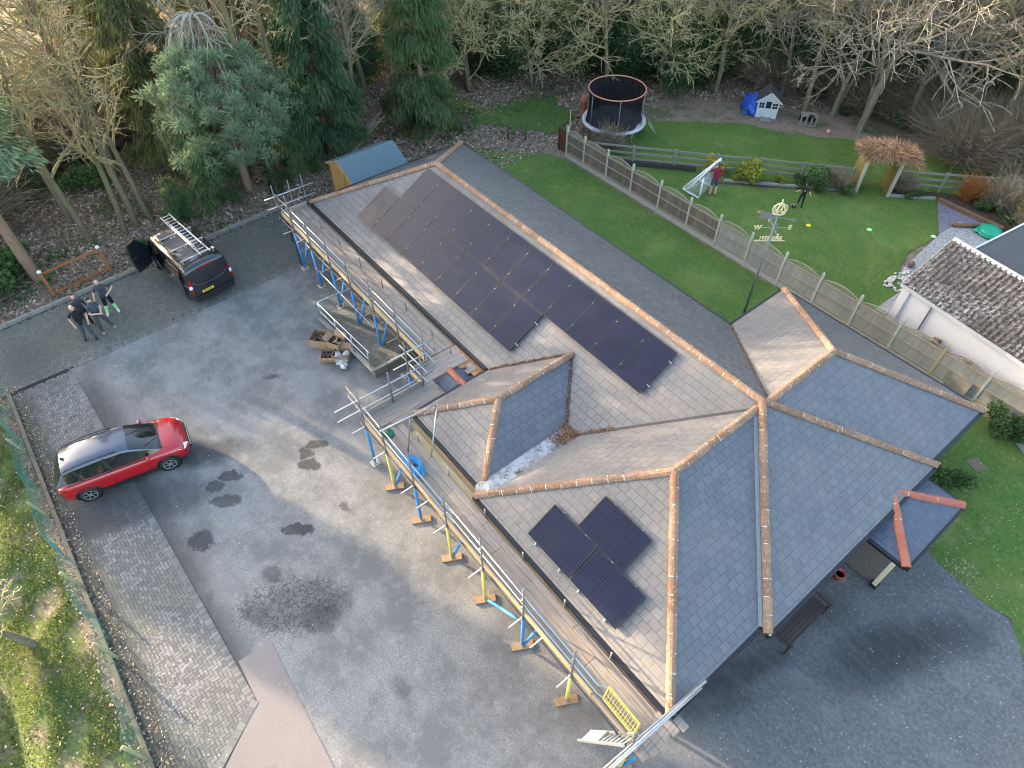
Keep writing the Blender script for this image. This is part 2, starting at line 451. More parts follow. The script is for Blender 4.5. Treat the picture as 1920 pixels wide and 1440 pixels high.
for a in ((594, 833, .40, .20, 60, .14, .85), (572, 850, .28, .22, 20, .2, .8), (580, 872, .40, .22, 40, .14, .85), (556, 993, .55, .20, 52, .14, .85),
          (432, 893, .42, .22, 55, .14, .75), (402, 912, .32, .2, 60, .16, .7), (425, 938, .52, .26, 58, .16, .7), (378, 1014, .42, .42, 0, .18, .8),
          (646, 950, .26, .14, 20, .4, .7), (512, 706, .30, .12, 60, .4, .7), (510, 1076, .36, .26, 40, .3, .6), (565, 1135, 1.35, .75, 60, .3, .45),
          (600, 1160, .6, .45, 40, .3, .45), (478, 1150, .5, .3, 10, .5, .45), (752, 1290, .4, .2, 0, .5, .4), (640, 1132, .4, .4, 0, .5, .3)):
    dark_patch(*a, WET)
for a in ((380, 850, 1.5, .55, 65, .5, .75), (330, 930, 1.1, .8, 40, .5, .6), (210, 950, 1.6, .9, 50, .4, .4)):  # darker soft-edged patches on the tarmac beside the car
    dark_patch(*a, (.035, .036, .039))
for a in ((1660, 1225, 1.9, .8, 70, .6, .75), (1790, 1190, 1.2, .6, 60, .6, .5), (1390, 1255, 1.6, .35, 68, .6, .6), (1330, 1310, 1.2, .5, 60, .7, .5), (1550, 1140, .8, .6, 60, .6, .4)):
    dark_patch(*a, (.022, .023, .026))
crk = n.vor(5.2, 'DISTANCE_TO_EDGE', pw)
q = G(545, 1135)
mp = n.nd('Mapping', {'vector_type': 'TEXTURE'}); n.t.links.new(pw, mp.inputs[0]); mp.inputs['Location'].default_value = (q.x, q.y, 0); mp.inputs['Rotation'].default_value = (0, 0, R(58)); mp.inputs['Scale'].default_value = (2.0, 1.15, 1e3)
ln = n.nd('VectorMath', {'operation': 'LENGTH'}); n.t.links.new(mp.outputs[0], ln.inputs[0])
c = n.mix(n.math('MULTIPLY', n.mapr(crk, .015, .085, 1, 0), n.mapr(ln.outputs['Value'], .55, 1.15, .85, 0)), c, (.025, .025, .027))
c = n.mix(n.math('MULTIPLY', n.mapr(n.vor(11, 'F1'), .05, .10, 1, 0), n.mapr(n.noise(.8, 3), .45, .6, .0, .7)), c, (.42, .41, .38))
tyre_ = n.nd('TexNoise', None, Scale=1.0, Detail=5, Roughness=.6); n.t.links.new(n.vmul(n.pos(), (.35, 2.6, 1)), tyre_.inputs['Vector'])
c = n.mix(n.mapr(tyre_.outputs['Fac'], .52, .68, 0, .25), c, (.13, .13, .132))
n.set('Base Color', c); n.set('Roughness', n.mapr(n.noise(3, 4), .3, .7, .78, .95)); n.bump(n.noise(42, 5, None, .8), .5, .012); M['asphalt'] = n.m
park = [(-3.2, -14.1), (18.5, -14.1), (60, -14.1), (60, -6), (60, 3)]
curve = [G(1919, 1248), G(1912, 1205), G(1891, 1160), G(1844, 1130), G(1797, 1087), G(1752, 1046), G(1728, 1010)]
park += [(p.x, p.y) for p in curve] + [(25.2, 6.6), (24.9, 8.4), (0, 0.2), (-3.9, -.4), (-4.0, -.9)]
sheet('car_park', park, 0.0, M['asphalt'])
# ---- block paving: a bed of sand and every block laid in herringbone
M['sand'] = flat('jointing_sand', (.040, .039, .036), .95, 0, .4, 8)
n = N('grey_paving_block', .85, 0, .3)
t = n.tint()
c = n.ramp(t, [(0, (.115, .113, .112)), (.5, (.16, .158, .156)), (1, (.22, .215, .21))])
c = n.mix(n.mapr(n.noise(.5, 5, None, .6), .40, .65, 0, .6), c, (.125, .128, .11))
c = n.mix(n.mapr(n.noise(4, 5, None, .7), .55, .75, 0, .4), c, (.31, .305, .29))
sx = n.nd('SeparateXYZ'); n.t.links.new(n.pos(), sx.inputs[0])
far_ = n.mapr(sx.outputs[0], .2, 1.4, 1, 0)
c = n.mix(n.math('MULTIPLY', far_, .55), c, (.115, .12, .092))
# moss and washed grit beside the kerb
c = n.mix(n.math('MULTIPLY', n.mapr(n.math('ADD', sx.outputs[1], n.math('MULTIPLY', n.noise(1.8, 4), .8)), -13.35, -12.55, .8, 0), n.mapr(sx.outputs[0], .5, 2, 0, 1)), c, (.055, .057, .034))
pw = n.vadd(n.pos(), (0, 0, 0))
for a in ((215, 955, 1.7, .95, 72, .22, .72), (160, 985, .9, .5, 60, .3, .5), (60, 690, 2.0, .9, 0, .6, .4)): dark_patch(*a, (.048, .048, .050))  # darker patches on the blocks, two of them by the car
n.set('Base Color', c); n.bump(n.noise(60, 3), .25, .004); M['block'] = n.m
def herring(poly, z, angle=0.0, gap=.012, L=.2):
    W = L / 2; xs_ = [p[0] for p in poly]; ys_ = [p[1] for p in poly]
    ca, sa = math.cos(angle), math.sin(angle); cx, cy = sum(xs_) / len(xs_), sum(ys_) / len(ys_)
    rad = max(math.hypot(x - cx, y - cy) for x, y in zip(xs_, ys_)); k = int(rad / W) + 3
    Vs = []; Ts = []
    i, j = np.meshgrid(np.arange(-k, k + 1), np.arange(-k, k + 1), indexing='ij'); i = i.ravel(); j = j.ravel()
    for d, sxx, syy in ((0, 2, 1), (3, 1, 2)):
        m = ((i - j) % 4) == d
        x0 = i[m] * W; y0 = j[m] * W; x1 = x0 + sxx * W; y1 = y0 + syy * W
        mx, my = (x0 + x1) / 2, (y0 + y1) / 2
        P = np.stack([cx + mx * ca - my * sa, cy + mx * sa + my * ca], -1)
        ok = inside_np(poly, P); g = gap / 2
        q = np.stack([np.stack([x0 + g, y0 + g], -1), np.stack([x1 - g, y0 + g], -1), np.stack([x1 - g, y1 - g], -1), np.stack([x0 + g, y1 - g], -1)], 1)[ok]
        w_ = np.stack([cx + q[..., 0] * ca - q[..., 1] * sa, cy + q[..., 0] * sa + q[..., 1] * ca], -1)
        Vs.append(w_)
    Q = np.concatenate(Vs)
    r = np.random.RandomState(3); zz = z + r.normal(0, .0016, (len(Q), 4, 1))
    return np.concatenate([Q, zz], -1).reshape(-1, 3), len(Q)
def soldier(p0, p1, wdt, z, step=.1, gap=.012):
    """a border course: blocks side by side across the line p0-p1"""
    p0 = np.array(p0); p1 = np.array(p1); L = np.hypot(*(p1 - p0)); d = (p1 - p0) / L; nn = np.array((-d[1], d[0])); out = []
    for k in range(int(L / step)):
        a = p0 + d * (k * step + gap / 2); b = p0 + d * ((k + 1) * step - gap / 2)
        out.append([a, b, b + nn * wdt, a + nn * wdt])
    q = np.array(out); r = np.random.RandomState(5)
    return np.concatenate([q, z + r.normal(0, .0016, (len(q), 4, 1))], -1).reshape(-1, 3), len(q)
bay = [(-3.15, -14.2), (.85, -13.95), (.85, -11.6), (.62, -6.3), (.62, -1.55), (-3.95, -.9), (-4.05, -.3)]
bay = [(-3.1, -14.3), (.9, -14.2), (.9, -11.7), (.72, -6.3), (.72, -1.5), (-3.95, -.2)]
strip = [(1.08, -13.88), (1.08, -11.78), (17.36, -11.3), (18.62, -13.1), (19.15, -13.9)]
sheet('paving_bed', [(-3.16, -14.3), (1.0, -14.3), (1.0, -11.78), (.83, -6.3), (.83, -1.4), (-4.0, -.1)], .004, M['sand'])
sheet('paving_bed', [(1.0, -14.0), (1.0, -11.78), (17.33, -11.2), (18.55, -12.95), (19.2, -14.0)], .004, M['sand'])
parts_ = [herring(bay, .011), herring(strip, .011, R(1.6)), soldier((1.1, -11.9), (17.3, -11.42), .2, .016), soldier((.83, -11.6), (.63, -1.5), -.2, .016),
          soldier((17.22, -11.30), (18.92, -13.85), .2, .016, .2)]
V = np.concatenate([a[0] for a in parts_]); m_ = len(V) // 4
F = np.arange(m_ * 4).reshape(-1, 4)
F[-(parts_[3][1] + parts_[4][1]):] = F[-(parts_[3][1] + parts_[4][1]):]
tag(raw('block_paving', V, F, M['block'], np.random.RandomState(1).rand(m_)), kind='structure')
# the steel channel drain across the corner
MB().beam((1.0, -11.8, .012), (.92, -13.9, .012), .14, .012).obj('channel_drain', flat('dark_drain_grate', (.03, .031, .034), .95, 0, .2, 9, .1)); tag(bpy.data.objects['channel_drain'], 'dark narrow drain grate across the block paving near the net fence', 'drain')
# pinkish gravel path
n = N('pink_resin_path', .9, 0, .2)
n.set('Base Color', n.mix(n.mapr(n.noise(.6, 4), .4, .7, 0, .3), n.ramp(n.noise(60, 3, None, .8), [(.3, (.12, .105, .10)), (.5, (.205, .182, .174)), (.7, (.33, .30, .285))]), (.15, .138, .13)))
n.bump(n.noise(70, 3), .4, .008); M['path'] = n.m
sheet('path', [(16.02, -11.18), (16.02, -10.2), (19.4, -10.33), (30, -10.6), (30, -15), (19.35, -13.9), (17.38, -11.22)], .008, M['path'])
# kerbs
M['kerb'] = flat('concrete_kerb', (.23, .22, .185), .9, 0, .35, 5)
k = MB()
for i in range(15):
    a = (-3.30 - .058 * i, -14.0 + .92 * i); b = (-3.30 - .058 * (i + 1), -14.0 + .92 * (i + 1) - .012)
    k.beam((a[0], a[1], .06), (b[0], b[1], .06), .13, .18)
tag(k.obj('kerb', M['kerb'], bevel=.012), kind='structure')
k = MB()
for i in range(20):
    k.bx(1.0 + .92 * i, 1.908 + .92 * i, -14.02 - .004 * i, -13.89 - .004 * i, -.1, .1)
tag(k.obj('kerb', flat('mossy_edging', (.13, .12, .085), .95, 0, .4, 6), bevel=.01), kind='structure')

# ---- lawns
n = N('lawn', .95, 0, .15)
g = n.ramp(n.noise(7, 8, None, .8), [(.28, (.035, .070, .018)), (.48, (.075, .145, .033)), (.62, (.115, .195, .048)), (.78, (.20, .24, .09))])
g = n.mix(n.mapr(n.noise(.55, 5, None, .6), .42, .68, 0, .5), g, (.165, .205, .055))
g = n.mix(n.mapr(n.noise(.9, 5, n.vadd(n.pos(), (31, 7, 0)), .6), .54, .7, 0, .5), g, (.055, .12, .038))
g = n.mix(n.mapr(n.noise(30, 2, None, .5), .68, .72, 0, .5), g, (.24, .20, .13))
g = n.mix(n.mapr(n.noise(.38, 7, n.vadd(n.pos(), (11, 3, 0)), .75), .56, .70, 0, .6), g, (.23, .23, .10))
g = n.mix(n.mapr(n.noise(3.1, 7, n.vadd(n.pos(), (2, 5, 0)), .8), .55, .68, 0, .55), g, (.05, .085, .03))
n.set('Base Color', g); n.bump(n.noise(34, 5, None, .8), .9, .03); M['lawn'] = n.m
back = [(p.x, p.y) for p in (G(868, 262), G(905, 282), G(960, 285), G(1035, 290))] + [(1.6, 14.3), (33, 14.3), (36, 9)] + [(p.x, p.y) for p in (G(2100, 1330), G(1945, 1300))]
back += [(p.x, p.y) for p in curve] + [(25.0, 7.6), (24.5, 8.0), (1.2, 7.6)]
sheet('lawn', ragged(back, .06), .004, M['lawn'])
nb = [G(1068, 262), G(1182, 245), G(1205, 225), G(1400, 232), G(1475, 252), G(1600, 262), G(1700, 280), G(1800, 300), G(1921, 310), G(1921, 360), G(1757, 374), G(1760, 440), G(1700, 478), G(1690, 500), G(1697, 545), G(1660, 575), G(1645, 590)]
nb = [(p.x, p.y) for p in nb] + [(17.5, 14.6), (1.3, 14.6)]
sheet('lawn', ragged(nb, .07), .004, M['lawn'])
cl = [G(850, 195), G(905, 175), G(965, 170), G(1040, 190), G(1085, 215), G(1068, 245), G(1000, 250), G(930, 240), G(865, 225)]
n = N('rough_clearing_grass', .95, 0, .1)
n.set('Base Color', n.ramp(n.noise(6, 8, None, .8), [(.28, (.035, .055, .02)), (.48, (.07, .13, .033)), (.62, (.10, .17, .045)), (.78, (.18, .15, .09))])); n.bump(n.noise(20, 5, None, .8), .9, .05)
sheet('clearing', ragged([(p.x, p.y) for p in cl], .45, .4), .05, n.m)
# purple and grey gravel by the neighbour's flat roof
n = N('slate_chippings', .85, 0, .3)
n.set('Base Color', n.ramp(n.vor(22, 'F1', None, 'Color'), [(.1, (.10, .095, .125)), (.5, (.165, .155, .20)), (.9, (.25, .24, .29))])); n.bump(n.vor(22), .6, .02)
gr = [G(1758, 374), G(1860, 425), G(1900, 450), G(1860, 475), G(1800, 500), G(1690, 560), G(1693, 505), G(1760, 440)]
sheet('gravel', [(p.x, p.y) for p in gr], .008, n.m)
n = N('grey_gravel', .85, 0, .3)
n.set('Base Color', n.ramp(n.vor(24, 'F1', None, 'Color'), [(.1, (.17, .175, .175)), (.5, (.29, .295, .29)), (.9, (.44, .44, .43))])); n.bump(n.vor(24), .6, .02)
g2 = [G(1690, 505), G(1762, 440), G(1800, 415), G(1855, 440), G(1900, 462), G(1800, 540), G(1660, 590), G(1640, 580), G(1690, 545)]
sheet('gravel', [(p.x, p.y) for p in g2], .012, n.m)
# soil under the shrub border
n = N('border_soil', .95, 0, .1)
n.set('Base Color', n.ramp(n.noise(9, 6, None, .8), [(.3, (.03, .022, .016)), (.6, (.09, .066, .048)), (.75, (.15, .12, .08))])); M['soil'] = n.m
bd = [G(1345, 355), G(1480, 362), G(1600, 352), G(1590, 378), G(1470, 366), G(1345, 371)]
sheet('flower_bed', [(p.x, p.y) for p in (G(1340, 340), G(1420, 345), G(1600, 357), G(1600, 362), G(1470, 354), G(1340, 345))], .010, M['soil'])
sheet('flower_bed', [(p.x, p.y) for p in (G(1662, 352), G(1760, 360), G(1850, 375), G(1921, 380), G(1921, 440), G(1870, 432), G(1760, 372), G(1662, 366))], .010, M['soil'])
# ================================================================== the bungalow
E, T = 2.394, 0.5539
Wd, Ln = 8.352, 25.13
HX, HR = 4.287, E + 2.313
a1, a2, d1 = 17.08, 24.87, 3.417
b1, b2, d2 = 13.29, 17.28, 3.12
c1, c2, e1 = 17.13, 24.95, 3.26
wa, wb, wc = (a2 - a1) / 2, (b2 - b1) / 2, (c2 - c1) / 2
ax_, bx_, cx_ = (a1 + a2) / 2, (b1 + b2) / 2, (c1 + c2) / 2
gx0, gx1, gz = 16.92, 17.44, E + .2
AP = (Ln - Wd / 2, Wd / 2, HR)
house = thing('bungalow', 'large slate roofed bungalow with hipped wings and terracotta ridges beside the car park', 'bungalow', (12.5, 4.2, 0))
wl = MB()
ins = .42
outl = [(ins, ins), (b1 + ins, ins), (b1 + ins, -d2 + ins), (a1 + .1, -d2 + ins), (a1 + .1, -d1 + ins), (a2 - ins, -d1 + ins), (a2 - ins, ins), (Ln - ins, ins), (Ln - ins, Wd - ins),
        (c2 - ins, Wd - ins), (c2 - ins, Wd + e1 - ins), (c1 + ins, Wd + e1 - ins), (c1 + ins, Wd - ins), (ins, Wd - ins)]
wo = None
for i in range(len(outl)):
    p0, p1 = outl[i], outl[(i + 1) % len(outl)]
    wl.add([(p0[0], p0[1], 0), (p1[0], p1[1], 0), (p1[0], p1[1], E + .1), (p0[0], p0[1], E + .1)], [(0, 1, 2, 3)])
wo = wl.obj('wall', M['brick'], house)
uv = wo.data.uv_layers.new(name='UVMap')
for lp in wo.data.loops:
    p = wl.v[lp.vertex_index]; uv.data[lp.index].uv = (p[0] + p[1], p[2])
def slope(pts, ud, mat, name='roof_slope', th=.05, parent=house):
    """one roof plane; ud is the direction along its eave"""
    p = [Vector(q) for q in pts]
    nn = (p[1] - p[0]).cross(p[2] - p[0]).normalized()
    if nn.z < 0: nn = -nn
    ud = Vector(ud).normalized(); vd = nn.cross(ud)
    if vd.z < 0: vd = -vd
    return MB().slab(pts, th).obj(name, mat, parent, uvdir=(ud, vd))
gr_y = gz_y = .36
X_, Y_ = (1, 0, 0), (0, 1, 0)
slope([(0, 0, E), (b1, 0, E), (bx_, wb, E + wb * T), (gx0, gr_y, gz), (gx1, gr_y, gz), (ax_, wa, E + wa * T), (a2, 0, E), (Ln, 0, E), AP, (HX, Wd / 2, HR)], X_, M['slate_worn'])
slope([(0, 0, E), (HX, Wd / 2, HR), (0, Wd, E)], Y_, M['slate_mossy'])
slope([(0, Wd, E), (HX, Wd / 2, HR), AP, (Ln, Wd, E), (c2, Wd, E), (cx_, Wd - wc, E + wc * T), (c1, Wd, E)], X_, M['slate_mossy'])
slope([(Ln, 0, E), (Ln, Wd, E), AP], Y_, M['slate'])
# south wing
sr = (ax_, -d1 + wa, E + wa * T)
slope([(a1, -d1, E), (gx1, -d1 + (gx1 - a1), gz), (gx1, gr_y, gz), (ax_, wa, E + wa * T), sr], Y_, M['slate_worn'])
slope([(a2, -d1, E), (a2, 0, E), (ax_, wa, E + wa * T), sr], Y_, M['slate'])
slope([(a1, -d1, E), (a2, -d1, E), sr], X_, M['slate_worn'])
# small entrance wing
br_ = (bx_, -d2 + wb, E + wb * T)
slope([(b1, 0, E), (bx_, wb, E + wb * T), br_, (b1, -d2, E)], Y_, M['slate_worn'])
slope([(gx0, gr_y, gz), (bx_, wb, E + wb * T), br_, (gx0, -d2 + .36, gz)], Y_, M['slate'])
slope([(b1, -d2, E), (gx0 + .0, -d2, E), (gx0, -d2 + .36, gz), br_], X_, M['slate_worn'])
# north wing
nr = (cx_, Wd + e1 - wc, E + wc * T); nm = (cx_, Wd - wc, E + wc * T)
slope([(c1, Wd, E), nm, nr, (c1, Wd + e1, E)], Y_, M['slate_worn'])
slope([(c2, Wd, E), nm, nr, (c2, Wd + e1, E)], Y_, M['slate'])
slope([(c1, Wd + e1, E), (c2, Wd + e1, E), nr], X_, M['slate_mossy'])
# box gutter between the two south wings, with moss and a drift of leaves
n = N('mossy_lead_gutter', .75, 0, .4)
f = n.noise(3.2, 6, None, .75)
c = n.mix(n.mapr(f, .42, .62, 0, .85), (.36, .375, .385), (.17, .165, .14))
c = n.mix(n.mapr(n.noise(2.0, 6, n.vadd(n.pos(), (3, 9, 0)), .8), .52, .64, 0, .95), c, (.045, .05, .018))
n.set('Base Color', c); n.bump(f, .6, .03)
MB().slab([(gx0 - .06, gr_y + .05, gz - .012), (gx1 + .06, gr_y + .05, gz - .012), (gx1 + .06, -d1 + .30, gz - .02), (gx0 - .06, -d2 + .30, gz - .02)], .04).slab(
    [(gx0 - .06, -d2 + .30, gz - .018), (gx1 + .06, -d1 + .30, gz - .018), (a1 + .1, -d1 - .04, E + .02), (gx0 - .1, -d2 - .10, E + .02)], .04).obj('valley_gutter', n.m, house)
def leafdrift(name, pts, cnt, spread, sz, mat, parent, seed=4):
    r = np.random.RandomState(seed); pts = np.array(pts, float)
    k = r.randint(0, len(pts) - 1, cnt); f = r.rand(cnt, 1)
    P = pts[k] * (1 - f) + pts[k + 1] * f + np.c_[r.normal(0, spread, (cnt, 2)), r.rand(cnt) * .03]
    a = r.rand(cnt) * 6.28; s = sz * (.5 + r.rand(cnt)); t = r.normal(0, .35, (cnt, 2))
    u = np.c_[np.cos(a), np.sin(a), t[:, 0]] * s[:, None]; v = np.c_[-np.sin(a), np.cos(a), t[:, 1]] * s[:, None] * .6
    V = np.stack([P - u, P + v, P + u, P - v], 1).reshape(-1, 3)
    o = np.array(parent.location) if parent is not None else 0
    return tag(raw(name, V - o, np.arange(cnt * 4).reshape(-1, 4), mat, r.rand(cnt), parent), kind='stuff')
M['deadleaf'] = tinted('dead_leaves', (.085, .045, .025), (.27, .155, .09), .9)
leafdrift('leaf_drift', [(bx_, wb, E + wb * T + .03), (gx0, gr_y, gz + .03), (gx1 - .15, gr_y - .1, gz + .03), (gx1, gr_y + .1, gz + .03), (gx1 + .8, gr_y + .8, gz + .48)], 700, .05, .035, M['deadleaf'], house)
leafdrift('leaf_drift', [(gx0 + .05, gr_y - .1, gz + .03), (gx1 - .05, gr_y - .25, gz + .03), (gx0 + .2, gr_y - .7, gz + .02)], 600, .12, .035, M['deadleaf'], house, 5)
leafdrift('leaf_drift', [(b1, 0, E + .03), (bx_, wb, E + wb * T + .03)], 400, .03, .03, M['deadleaf'], house, 6)
leafdrift('leaf_drift', [(c1, Wd, E + .03), nm], 350, .035, .03, M['deadleaf'], house, 7)
# valley flashings
for p0, p1 in (((ax_, wa, E + wa * T), (a2 + .02, -.02, E)), ((gx1, gr_y, gz), (ax_, wa, E + wa * T)), ((c2, Wd, E), nm), ((c1, Wd, E), nm), ((b1, 0, E), (bx_, wb, E + wb * T)), ((gx0, gr_y, gz), (bx_, wb, E + wb * T))):
    a = Vector(p0) + Vector((0, 0, .012)); b = Vector(p1) + Vector((0, 0, .012))
    MB().beam(a, b, .11, .02).obj('valley_flashing', M['lead'] if p1[0] > 24 else M['valley'], house)
def capping(p0, p1, r=.125, seg=.45, mats=None, parent=house, name='ridge_capping', lift=.03):
    p0 = Vector(p0); p1 = Vector(p1); L = (p1 - p0).length; d = (p1 - p0) / L; k = max(2, round(L / seg))
    up = Vector((0, 0, 1)); sd = d.cross(up).normalized(); up = sd.cross(d).normalized(); mb = MB()
    prof = [(-1.0, -.42), (-.86, .02), (-.48, .44), (0, .58), (.48, .44), (.86, .02), (1.0, -.42)]
    for i in range(k):
        a = p0 + d * (L * i / k) + up * lift; b = p0 + d * (L * (i + 1) / k + .012) + up * (lift + .012); vs = []
        jit = rnd.uniform(-.008, .008)
        for c_, rr in ((a, r * 1.04), (b, r * .96)):
            vs += [c_ + sd * (x * rr + jit) + up * (z * rr) for x, z in prof]
        n_ = len(prof); fs = [(j, j + 1, n_ + j + 1, n_ + j) for j in range(n_ - 1)] + [tuple(range(n_)), tuple(range(2 * n_ - 1, n_ - 1, -1))]
        mb.add(vs, fs)
        if i and rnd.random() < .85:
            q = a - d * .004; w_ = r * 1.06; vs = []
            for c_ in (q - d * .012, q + d * .012):
                vs += [c_ + sd * (x * w_) + up * (z * w_ + .004) for x, z in (prof[1:-1] if rnd.random() < .5 else prof[2:])]
            n2 = len(vs) // 2
            mb.add(vs, [(j, j + 1, n2 + j + 1, n2 + j) for j in range(n2 - 1)], m=1)
    return mb.obj(name, mats or [M['ridge'], M['mortar']], parent)
top = (HX, Wd / 2, HR)
for p0, p1 in ((top, AP), ((0, 0, E), top), ((0, Wd, E), top), ((Ln, 0, E), AP), ((Ln, Wd, E), AP), (sr, (ax_, wa + .05, sr[2])), ((a1, -d1, E), sr), ((a2, -d1, E), sr),
               (br_, (bx_, wb, br_[2])), ((b1, -d2, E), br_), ((gx0, -d2 + .2, E + .1), br_), (nr, (cx_, nm[1], nr[2])), ((c1, Wd + e1, E), nr), ((c2, Wd + e1, E), nr)):
    capping(p0, p1)
# gutters and fascia boards
def gutter(p0, p1, out):
    p0 = Vector(p0); p1 = Vector(p1); o = Vector(out) * .05
    MB().beam(p0 + o + Vector((0, 0, -.075)), p1 + o + Vector((0, 0, -.075)), .12, .11).beam(p0 - o * .4 + Vector((0, 0, -.2)), p1 - o * .4 + Vector((0, 0, -.2)), .03, .14).obj('gutter', M['black_pvc'], house)
for p0, p1, o in (((0, 0, E), (b1, 0, E), (0, -1, 0)), ((b1, 0, E), (b1, -d2, E), (-1, 0, 0)), ((b1, -d2, E), (gx0, -d2, E), (0, -1, 0)), ((a1, -d1, E), (a2, -d1, E), (0, -1, 0)), ((a2, -d1, E), (a2, 0, E), (1, 0, 0)),
                  ((Ln, 0, E), (Ln, Wd, E), (1, 0, 0)), ((c2, Wd, E), (c2, Wd + e1, E), (1, 0, 0)), ((c1, Wd + e1, E), (c2, Wd + e1, E), (0, 1, 0)), ((c1, Wd, E), (c1, Wd + e1, E), (-1, 0, 0)),
                  ((0, Wd, E), (c1, Wd, E), (0, 1, 0)), ((0, 0, E), (0, Wd, E), (-1, 0, 0))):
    gutter(p0, p1, o)
for p in ((Ln, 0, E), (Ln, Wd, E), (c2, Wd + e1, E), (0, Wd, E), (c1, Wd + e1, E)):
    MB().beam((p[0], p[1], p[2] - .02), (p[0] + .06, p[1] + (.05 if p[1] > 4 else -.05), p[2] + .10), .05, .05).obj('hip_iron', M['steel'], house)
# soffit light over the side yard and the sill of the last window
MB().bx(24.45, 24.62, -2.3, -.35, .95, 1.07).obj('window_sill', M['new_sill'] if 'new_sill' in M else flat('terracotta_sill', (.42, .19, .11), .8), house)
# side porch with its small hipped roof, post and tiled floor
pz, pt = 2.02, .26
px0, pxe, py0, py1 = 24.8, 26.38, 4.78, 7.98
pm = (py0 + py1) / 2; hw = (py1 - py0) / 2; apx = (pxe - hw, pm, pz + hw * pt)
slope([(pxe, py0, pz), (pxe, py1, pz), apx], Y_, M['slate_new'], 'porch_roof')
slope([(px0, py0, pz), (pxe, py0, pz), apx], X_, M['slate_new'], 'porch_roof')
slope([(px0, py1, pz), (pxe, py1, pz), apx], X_, M['slate_new'], 'porch_roof')
capping((pxe, py0, pz), apx, .13, .45, [M['ridge_new'], M['mortar']], name='porch_ridge_capping')
capping((pxe, py1, pz), apx, .13, .45, [M['ridge_new'], M['mortar']], name='porch_ridge_capping')
pg = MB()
pg.beam((px0, py0 - .04, pz - .07), (pxe, py0 - .04, pz - .07), .1, .1).beam((pxe + .04, py0 - .04, pz - .07), (pxe + .04, py1 + .04, pz - .07), .1, .1).beam((px0, py1 + .04, pz - .07), (pxe, py1 + .04, pz - .07), .1, .1)
pg.obj('porch_gutter', M['black_pvc'], house)
M['cream'] = flat('cream_paint', (.62, .56, .36), .6, 0, .08)
po = MB().bx(26.02, 26.16, 4.96, 5.10, .12, pz - .1).obj('porch_post', M['cream'], house)
MB().bx(25.98, 26.20, 4.92, 5.14, 0, .12).obj('post_base', M['black_pvc'], po)
po = MB().bx(26.02, 26.16, 7.66, 7.80, .12, pz - .1).obj('porch_post', M['cream'], house)
MB().bx(24.75, 26.2, 5.02, 7.8, .012, .06).obj('porch_floor', flat('brown_porch_floor', (.12, .10, .08), .9, 0, .4, 9), house)
# door canopy in the re-entrant corner by the entrance wing
kz = 2.18
for sgn in (-1, 1):
    slope([(12.42, -1.05, kz + .14), (13.3, -1.05, kz + .14), (13.3, -1.05 + sgn * .62, kz - .1), (12.42, -1.05 + sgn * .62, kz - .1)], X_, M['slate_new'], 'canopy_roof')
capping((12.36, -1.05, kz + .15), (13.3, -1.05, kz + .15), .12, .42, [M['ridge_new'], M['mortar']], name='canopy_ridge_capping')
# ================================================================== solar panels
cT = 1 / math.sqrt(1 + T * T)
def make_panel(label):
    """portrait panel, own x across (1.134), own y up (1.722), lying on its own z = 0"""
    root = thing('solar_panel', label, 'solar panel', group='solar panels on the bungalow roof')
    fr = MB(); wd, hh = 1.134, 1.722
    fr.bx(-wd / 2, -wd / 2 + .022, 0, hh, -.035, .004).bx(wd / 2 - .022, wd / 2, 0, hh, -.035, .004).bx(-wd / 2 + .022, wd / 2 - .022, 0, .022, -.035, .004).bx(-wd / 2 + .022, wd / 2 - .022, hh - .022, hh, -.035, .004)
    fr.obj('frame', M['solar_frame'], root, rel=False)
    MB().bx(-wd / 2 + .022, wd / 2 - .022, .022, hh - .022, -.03, 0).obj('glass', M['solar'], root, rel=False, uvdir=((1, 0, 0), (0, 1, 0)))
    for y in (.36, 1.36):
        MB().bx(-.60, .66, y - .02, y + .02, -.105, -.036).obj('mounting_rail', M['steel'], root, rel=False)
        MB().bx(wd / 2 - .004, wd / 2 + .024, y - .018, y + .018, -.03, .010).obj('clamp', M['steel'], root, rel=False)
    return root
ORD = 'first second third fourth fifth sixth seventh eighth ninth tenth eleventh last'.split()
spots = []
for i in range(12): spots.append((4.233 + 1.153 * (i + .5), 2.675, '%s solar panel from the shed end in the upper row of twelve' % ORD[i], 0))
for i in range(9): spots.append((3.08 + 1.153 * (i + .5), .93, '%s solar panel from the shed end in the lower row of nine' % (ORD[i] if i < 8 else 'last'), 0))
for xc, s0, l in ((20.03, .41, 'low left panel of the three solar panels on the south wing end'), (21.79, .41, 'low panel nearest the eave corner of the three on the south wing end'), (20.94, 1.565, 'topmost of the three solar panels on the south wing end')):
    spots.append((xc, s0, l, 1))
ang = math.atan(T); proto = None
for xc, s0, l, kind in spots:
    if proto is None: o = proto = make_panel(l)
    else: o = copy_tree(proto)
    o['label'] = l
    y0 = s0 * cT - (d1 if kind else 0); z0 = E + s0 * T * cT
    nrm = Vector((0, -math.sin(ang), math.cos(ang)))
    p = Vector((xc, y0, z0)) + nrm * .125
    if kind == 0: o.matrix_world = Matrix.Translation(p) @ Matrix.Rotation(ang, 4, 'X')
    else: o.matrix_world = Matrix.Translation(p + Vector((-.861, .567 * math.cos(ang), .567 * math.sin(ang)))) @ Matrix.Rotation(ang, 4, 'X') @ Matrix.Rotation(-math.pi / 2, 4, 'Z')
